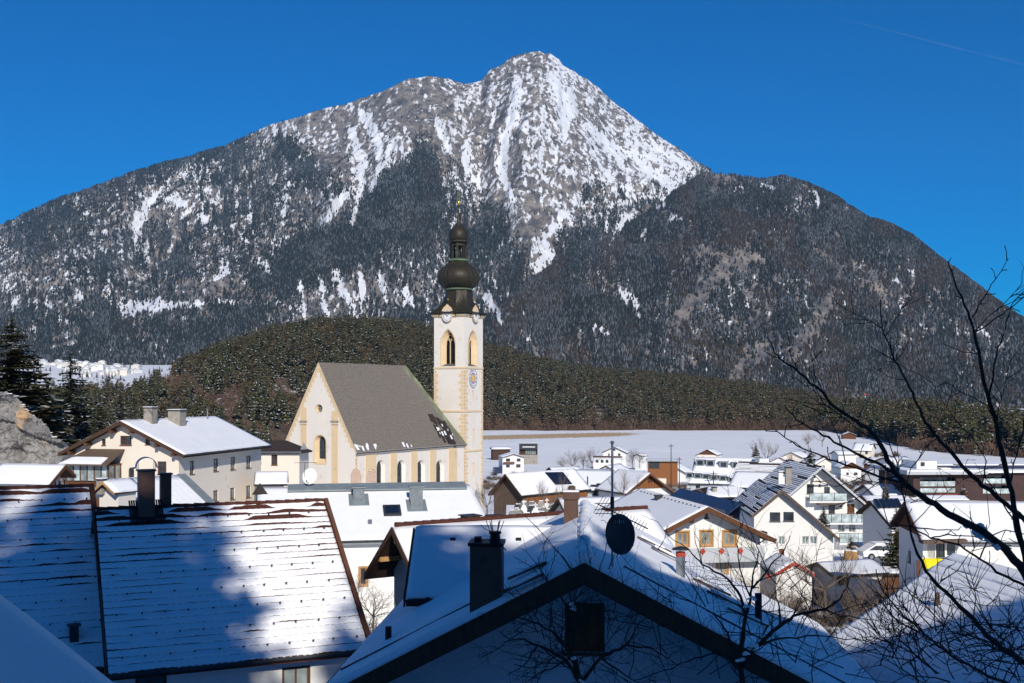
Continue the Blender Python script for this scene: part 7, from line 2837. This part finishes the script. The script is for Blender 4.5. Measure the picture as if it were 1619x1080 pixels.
# ------------------------------------------------------------------ car, bins, poles
q = P(1394, 872, 104)
t = T('parked_car', 'small white parked car with snow on its roof beside the red boarded barn', 'car', (q.x, q.y, q.z - .7), .1)
b = MB()
side = [(-2.1, .35), (2.05, .35), (2.1, .75), (1.5, .9), (.9, 1.4), (-1.0, 1.45), (-1.9, .95), (-2.15, .8)]
b.slab([(x, -.8, z) for x, z in side], (0, 1.6, 0))
b.build('body', white_paint, t)
MB().slab([(x, -.815, z) for x, z in [(-1.6, .95), (1.25, .95), (.8, 1.33), (-.95, 1.36)]], (0, -.01, 0)).build('window', pane, t)
for x in (-1.35, 1.3):
    w = MB().tube([(x, -.86, .33), (x, -.68, .33)], .33, 14).build('wheel', metal_black, t)
    MB().tube([(x, -.875, .33), (x, -.862, .33)], .18, 10).build('rim', galv, w)
MB().bb(-.9, .8, -.7, .7, 1.46, 1.56).build('roof_snow', snow, t)
for i, (px_, py_, lb) in enumerate(((1340, 888, 'left brown rain barrel with a snow lid beside the white balconies'), (1350, 889, 'right brown rain barrel with a snow lid beside the white balconies'))):
    q = P(px_, py_, 96)
    t = T('rain_barrel', lb, 'barrel', (q.x, q.y, q.z))
    MB().lathe([(.26, 0), (.32, .3), (.33, .55), (.28, .95)], 14).build('barrel', wood_pale, t)
    MB().lathe([(.30, .96), (.29, 1.03), (.05, 1.08)], 14).build('snow_cap', snow, t)
for (px_, y0_, Y, lb) in ((1061, 702, 290, 'thin dark utility pole in front of the small white gable house'), (1074, 723, 300, 'short pole right of the small white gable house'), (1128, 745, 215, 'lamp pole before the dormer building'),
                          (1018, 745, 250, 'short lamp pole left of the orange flat-roofed house'), (1400, 735, 170, 'pole left of the modern building')):
    q = P(px_, y0_, Y)
    zg = gz(0, Y) - .5
    t = T('utility_pole', lb, 'pole', (q.x, q.y, zg))
    MB().tube([(0, 0, 0), (0, 0, q.z - zg)], [.16, .10], 6).build('post', wood_dark, t)
    MB().bb(-.7, .7, -.06, .06, q.z - zg - .6, q.z - zg - .45).build('cross_arm', wood_dark, t)

# ------------------------------------------------------------------ near trees, partly traced
def limb(t, pts, Y0, r0, r1, seed, spur=.5, snowy=0, mat=None, dY=0.0, name='branch', tw=None, sub=0, spl=.05):
    """pts in photo pixels along the limb; Y0 distance of its base, dY drift in depth"""
    r = random.Random(seed)
    n = len(pts)
    base = t.location
    P3 = [P(x, y, Y0 + dY * i / max(1, n - 1)) - base for i, (x, y) in enumerate(pts)]
    # refine with slight irregularity
    Q, R_ = [P3[0]], [r0]
    m = 4
    tot = (n - 1) * m
    for i in range(n - 1):
        for k in range(1, m + 1):
            u = k / m
            p = P3[i].lerp(P3[i + 1], u)
            j = (1 if k < m else 0) * (P3[i + 1] - P3[i]).length * .022
            Q.append(p + Vector((r.gauss(0, j), r.gauss(0, j), r.gauss(0, j))))
            R_.append(r0 + (r1 - r0) * ((i * m + k) / tot) ** .8)
    b = MB()
    b.tube(Q, [x * r.uniform(.92, 1.1) for x in R_], 7)
    o = b.build(name, mat or bark, t)
    # short spurs and side twigs
    for i in range(len(Q) - 1):
        seg = Q[i + 1] - Q[i]
        L = seg.length
        if L < 1e-5:
            continue
        ax = seg / L
        k = spur * L / .12
        cnt = int(k) + (1 if r.random() < k - int(k) else 0)
        for _ in range(cnt):
            s = Q[i].lerp(Q[i + 1], r.random())
            rv = Vector((r.gauss(0, 1), r.gauss(0, .6), r.gauss(0, 1)))
            rv = (rv - ax * rv.dot(ax)).normalized()
            d = (rv + ax * .5 + Vector((0, 0, .25))).normalized()
            ln = spl * r.uniform(.35, 1.3)
            e = s + d * ln
            e2 = e + (d + Vector((r.gauss(0, .5), 0, r.gauss(.3, .4)))).normalized() * ln * .6
            tw.tube([s, e, e2], [.0032, .0026, .0032], 4)
        if sub and r.random() < sub * L / .3:
            s = Q[i]
            rv = Vector((r.gauss(0, 1), r.gauss(0, .7), r.gauss(0, 1)))
            rv = (rv - ax * rv.dot(ax)).normalized()
            grow(tw, tw, s, (rv + ax * .8 + Vector((0, 0, .3))).normalized(), r.uniform(.25, .6), max(R_[i] * .35, .004), 1, r, 0, .7, .2)
    return o


t = T('fruit_tree', 'large bare fruit tree reaching in from the right edge with knobbly dark branches', 'tree', tuple(P(1700, 1200, 7)))
tw = MB()
R = [
    ([(1690, 1250), (1672, 1120), (1650, 980), (1630, 905), (1612, 850), (1603, 803), (1584, 715), (1565, 639), (1553, 589), (1540, 526), (1531, 494), (1509, 444), (1499, 413)], 7.2, .040, .003, -.3),
    ([(1565, 639), (1576, 560), (1590, 520), (1603, 476), (1619, 461)], 7.0, .008, .003, .2), ([(1537, 501), (1556, 470), (1572, 444), (1594, 409)], 7.0, .006, .002, .1), ([(1540, 526), (1562, 513), (1590, 492), (1640, 450)], 7.0, .006, .003, .2),
    ([(1575, 670), (1560, 640), (1520, 620), (1490, 600)], 7.0, .005, .002, .1), ([(1596, 770), (1612, 700), (1625, 640)], 7.1, .008, .004, .2), ([(1546, 560), (1520, 556), (1494, 545)], 7.0, .0045, .002, .1),
    ([(1660, 960), (1619, 904), (1590, 868), (1560, 845), (1510, 818), (1468, 793), (1438, 770), (1415, 748), (1393, 704), (1371, 676), (1340, 657), (1315, 640), (1301, 620), (1263, 589), (1231, 564), (1212, 532)], 6.8, .036, .003, -.6),
    ([(1415, 748), (1371, 726), (1329, 704), (1293, 682), (1260, 665), (1240, 640)], 6.5, .012, .003, -.2), ([(1438, 768), (1400, 757), (1365, 744), (1329, 732), (1293, 718), (1260, 705), (1226, 680)], 6.5, .010, .003, -.2),
    ([(1263, 589), (1250, 560), (1246, 530)], 6.2, .004, .002, 0), ([(1340, 657), (1300, 650), (1268, 640)], 6.3, .004, .002, 0), ([(1315, 640), (1290, 600), (1283, 560)], 6.2, .004, .002, 0),
    ([(1655, 860), (1619, 820), (1602, 807), (1552, 768), (1527, 743), (1499, 709), (1477, 687), (1460, 662), (1450, 640), (1433, 602), (1414, 570), (1395, 520), (1392, 482)], 7.0, .024, .003, -.3),
    ([(1417, 572), (1428, 556), (1437, 540)], 6.8, .004, .002, 0), ([(1414, 570), (1390, 556), (1372, 545)], 6.8, .004, .002, 0), ([(1433, 602), (1405, 596), (1380, 580)], 6.8, .0035, .002, 0),
    ([(1690, 1090), (1640, 1060), (1585, 1027), (1556, 1000), (1536, 976), (1505, 945), (1483, 926), (1464, 904), (1450, 875), (1440, 844), (1430, 790), (1420, 740), (1405, 690)], 6.9, .026, .003, -.3),
    ([(1660, 1110), (1600, 1085), (1548, 1060), (1515, 1044), (1483, 1022), (1457, 998), (1428, 974), (1404, 945), (1392, 928), (1385, 900)], 6.8, .014, .003, -.2),
    ([(1660, 930), (1619, 925), (1585, 909), (1549, 884), (1518, 862), (1471, 851), (1438, 832), (1400, 826)], 6.9, .014, .003, -.2), ([(1505, 945), (1530, 950), (1560, 958), (1600, 957)], 6.8, .004, .002, 0),
    ([(1464, 955), (1440, 940), (1425, 930), (1398, 931)], 6.7, .005, .002, 0), ([(1483, 926), (1495, 900), (1512, 888)], 6.7, .004, .002, 0), ([(1549, 884), (1560, 850), (1590, 838), (1640, 850)], 6.9, .006, .003, 0),
    ([(1471, 851), (1500, 845), (1540, 848), (1570, 858), (1600, 868)], 6.8, .006, .003, 0), ([(1380, 742), (1350, 760), (1320, 770), (1290, 760)], 6.6, .004, .002, 0), ([(1430, 790), (1440, 740), (1470, 700)], 6.7, .004, .002, .2),
    ([(1440, 832), (1480, 838), (1515, 838), (1520, 832)], 6.7, .0055, .002, 0), ([(1620, 1000), (1590, 980), (1560, 982)], 6.8, .004, .002, 0), ([(1552, 768), (1560, 730), (1548, 690)], 7.0, .005, .002, 0)]
for i, (pts_, Y, r0, r1, dY) in enumerate(R):
    limb(t, pts_, Y, r0 * .82, r1, 300 + i, spur=.95, tw=tw, dY=dY, name='trunk' if i == 0 else 'branch', spl=.05, sub=.13)
# dense twigs low right
r = random.Random(5)
for k in range(80):
    px_, py_ = r.uniform(1400, 1640), r.uniform(985, 1090)
    grow(tw, tw, P(px_, py_, r.uniform(6.2, 7.4)) - t.location, Vector((r.gauss(-.3, .6), r.gauss(0, .3), r.gauss(.4, .5))), r.uniform(.25, .5), .005, 1, r, 0, .8, .2)
o = tw.build('twigs', bark, t)
o['kind'] = 'stuff'
b = MB()
for (x, y, s_) in ((1412, 744, .022), (1422, 753, .02), (1530, 828, .025), (1545, 836, .03), (1556, 843, .03), (1568, 851, .025), (1576, 862, .02)):
    for k in range(3):
        p = P(x + r.uniform(-6, 6), y + r.uniform(-5, 5), 6.7) - t.location
        b.lathe([(.002, -s_), (s_ * .8, -s_ * .5), (s_, 0), (s_ * .75, s_ * .6), (.002, s_ * .9)], 8, p)
b.build('snow_lumps', snow, t, smooth=True)['kind'] = 'stuff'

# orchard tree in the centre
t = T('orchard_tree', 'dark bare orchard tree with snowy forks before the right slope of the near gable roof', 'tree', tuple(P(1185, 1150, 14)))
tw = MB()
R = [([(1185, 1200), (1179, 1110), (1168, 1041), (1175, 1000), (1179, 971), (1187, 945), (1190, 910), (1200, 870)], 14, .05, .006, .2), ([(1172, 1060), (1192, 1023), (1233, 990), (1254, 974), (1303, 964), (1325, 950), (1337, 932), (1345, 910)], 14, .034, .005, -.4),
     ([(1179, 971), (1166, 935), (1150, 915), (1110, 893), (1090, 870), (1060, 850)], 14, .022, .004, -.3), ([(1190, 930), (1215, 900), (1240, 870), (1252, 840)], 14, .014, .004, .2), ([(1187, 945), (1170, 900), (1165, 860), (1175, 825)], 14, .012, .004, .2),
     ([(1233, 990), (1232, 960), (1225, 930), (1240, 900)], 14, .016, .004, .1), ([(1192, 1023), (1230, 1010), (1290, 1005), (1350, 1010), (1395, 1015)], 14, .016, .004, -.2), ([(1303, 964), (1330, 975), (1380, 980), (1405, 985)], 13.8, .010, .003, 0),
     ([(1172, 1060), (1140, 1030), (1120, 1010), (1080, 1000), (1050, 985)], 14, .03, .004, -.4), ([(1168, 1041), (1150, 1000), (1128, 970), (1100, 955), (1065, 940)], 14, .016, .004, -.3), ([(1254, 974), (1270, 930), (1290, 890), (1300, 850)], 14, .010, .003, .1),
     ([(1140, 1030), (1100, 1040), (1050, 1060), (1010, 1075)], 13.8, .014, .004, 0), ([(1110, 893), (1100, 860), (1098, 830)], 13.8, .006, .003, 0), ([(1060, 850), (1040, 825), (1015, 815)], 13.7, .005, .002, 0)]
for i, (pts_, Y, r0, r1, dY) in enumerate(R):
    limb(t, pts_, Y, r0, r1, 500 + i, spur=.10, tw=tw, dY=dY, name='trunk' if i == 0 else 'branch', spl=.08, sub=1.3)
r = random.Random(15)
for k in range(60):
    a = r.uniform(0, 1)
    px_, py_ = r.uniform(1040, 1400), r.uniform(900, 1085)
    if py_ < 900 + abs(px_ - 1200) * .5:
        continue
    grow(tw, tw, P(px_, py_, r.uniform(13.2, 14.8)) - t.location, Vector((r.gauss(0, .8), r.gauss(0, .4), r.gauss(.4, .5))), r.uniform(.4, .9), .009, 1, r, 0, .8, .25)
o = tw.build('twigs', bark, t)
o['kind'] = 'stuff'
b = MB()
for (x, y, s_) in ((1192, 1023, .08), (1180, 1036, .07), (1170, 1045, .07), (1187, 948, .05), (1182, 960, .06)):
    for k in range(4):
        p = P(x + r.uniform(-6, 6), y + r.uniform(-4, 1), 13.9) - t.location
        q = s_ * r.uniform(.3, .65)
        b.lathe([(.002, -q * .5), (q * .9, -q * .3), (q, 0), (q * .7, q * .5), (.002, q * .7)], 8, p)
b.build('snow_lumps', snow, t, smooth=True)['kind'] = 'stuff'

# tangle in front of the gable wall
t = T('orchard_tree', 'dark tangled bare tree in front of the shaded gable wall at the bottom middle', 'tree', tuple(P(915, 1200, 12.5)))
tw = MB()
R = [([(925, 1260), (922, 1150), (918, 1080), (905, 1040), (898, 1000), (905, 960), (900, 930)], 12.5, .06, .006, 0), ([(918, 1080), (890, 1040), (850, 1020), (820, 1010), (795, 1015)], 12.5, .028, .004, -.3), ([(905, 1040), (880, 1005), (850, 985), (815, 975), (770, 990)], 12.5, .02, .004, -.3),
     ([(918, 1080), (950, 1040), (990, 1020), (1030, 1025), (1070, 1050)], 12.5, .026, .004, -.3), ([(898, 1000), (930, 975), (965, 965), (1000, 975)], 12.5, .014, .004, -.2), ([(900, 960), (870, 930), (855, 905), (850, 880)], 12.5, .012, .003, .1), ([(905, 960), (925, 920), (935, 880)], 12.5, .010, .003, .1),
     ([(990, 1020), (1010, 985), (1040, 960)], 12.4, .012, .003, 0), ([(850, 1020), (830, 1050), (800, 1070)], 12.4, .012, .003, 0), ([(905, 1040), (860, 1060), (830, 1080)], 12.4, .014, .004, 0), ([(950, 1040), (985, 1065), (1020, 1085)], 12.4, .014, .004, 0)]
for i, (pts_, Y, r0, r1, dY) in enumerate(R):
    limb(t, pts_, Y, r0, r1, 700 + i, spur=.1, tw=tw, dY=dY, name='trunk' if i == 0 else 'branch', spl=.07, sub=1.6)
for k in range(70):
    px_, py_ = r.gauss(915, 85), r.uniform(950, 1090)
    grow(tw, tw, P(px_, py_, r.uniform(11.6, 13.2)) - t.location, Vector((r.gauss(0, .9), r.gauss(0, .3), r.gauss(.25, .6))), r.uniform(.35, .8), .007, 1, r, .2, .8, .15)
for (x0, y0, x1, y1) in ((903, 902, 822, 805), (905, 900, 862, 855), (962, 900, 973, 855), (850, 905, 812, 880), (975, 880, 985, 840), (948, 905, 960, 828), (800, 870, 760, 830), (855, 940, 878, 862), (1040, 870, 1055, 830)):
    limb(t, [(x0, y0), ((x0 + x1) / 2 + 4, (y0 + y1) / 2), (x1, y1)], 12.3, .006, .003, x0, spur=.3, tw=tw, name='branch', spl=.05)
o = tw.build('twigs', bark, t)
o['kind'] = 'stuff'
b = MB()
for (x, y, s_) in ((906, 962, .05), (903, 955, .04), (905, 1042, .05), (919, 1078, .06)):
    for k in range(3):
        p = P(x + r.uniform(-4, 4), y + r.uniform(-3, 2), 12.4) - t.location
        q = s_ * r.uniform(.3, .6)
        b.lathe([(.002, -q * .5), (q * .9, -q * .3), (q, 0), (q * .7, q * .5), (.002, q * .7)], 8, p)
b.build('snow_lumps', snow, t, smooth=True)['kind'] = 'stuff'

# ------------------------------------------------------------------ condensation trail high in the sky
def trail():
    m = bpy.data.materials.new('ice_trail')
    m.use_nodes = True
    n, l = m.node_tree.nodes, m.node_tree.links
    b = n['Principled BSDF']
    b.inputs['Base Color'].default_value = (.9, .9, .9, 1)
    tc = n.new('ShaderNodeTexCoord')
    nz = n.new('ShaderNodeTexNoise')
    nz.inputs['Scale'].default_value = .004
    nz.inputs['Detail'].default_value = 5
    l.new(tc.outputs['Object'], nz.inputs[0])
    r = n.new('ShaderNodeMapRange')
    r.inputs['From Min'].default_value, r.inputs['From Max'].default_value = .3, .7
    r.inputs['To Min'].default_value, r.inputs['To Max'].default_value = .002, .03
    l.new(nz.outputs[0], r.inputs['Value'])
    l.new(r.outputs[0], b.inputs['Alpha'])
    return m


pts_ = [(1330, 30), (1400, 47), (1460, 62), (1520, 78), (1580, 92), (1640, 108)]
b = MB()
b.tube([P(x, y, 15000) for x, y in pts_], [6, 10, 13, 15, 17, 17], 8)
tag(b.build('contrail', trail(), smooth=True), 'faint thin white condensation trail high in the sky, top right', 'contrail')

# ------------------------------------------------------------------ haze
hz = bpy.data.materials.new('valley_haze')
hz.use_nodes = True
hz.node_tree.nodes.clear()
vo = hz.node_tree.nodes.new('ShaderNodeVolumePrincipled')
vo.inputs['Color'].default_value = (.25, .60, 1.0, 1)
vo.inputs['Density'].default_value = HAZE
vo.inputs['Anisotropy'].default_value = 0.0
oo = hz.node_tree.nodes.new('ShaderNodeOutputMaterial')
hz.node_tree.links.new(vo.outputs[0], oo.inputs['Volume'])
b = MB()
b.bb(-5200, 5200, -400, 8200, -60, 1850)
tag(b.build('haze', hz), 'thin blue valley haze', 'haze', kind='stuff')
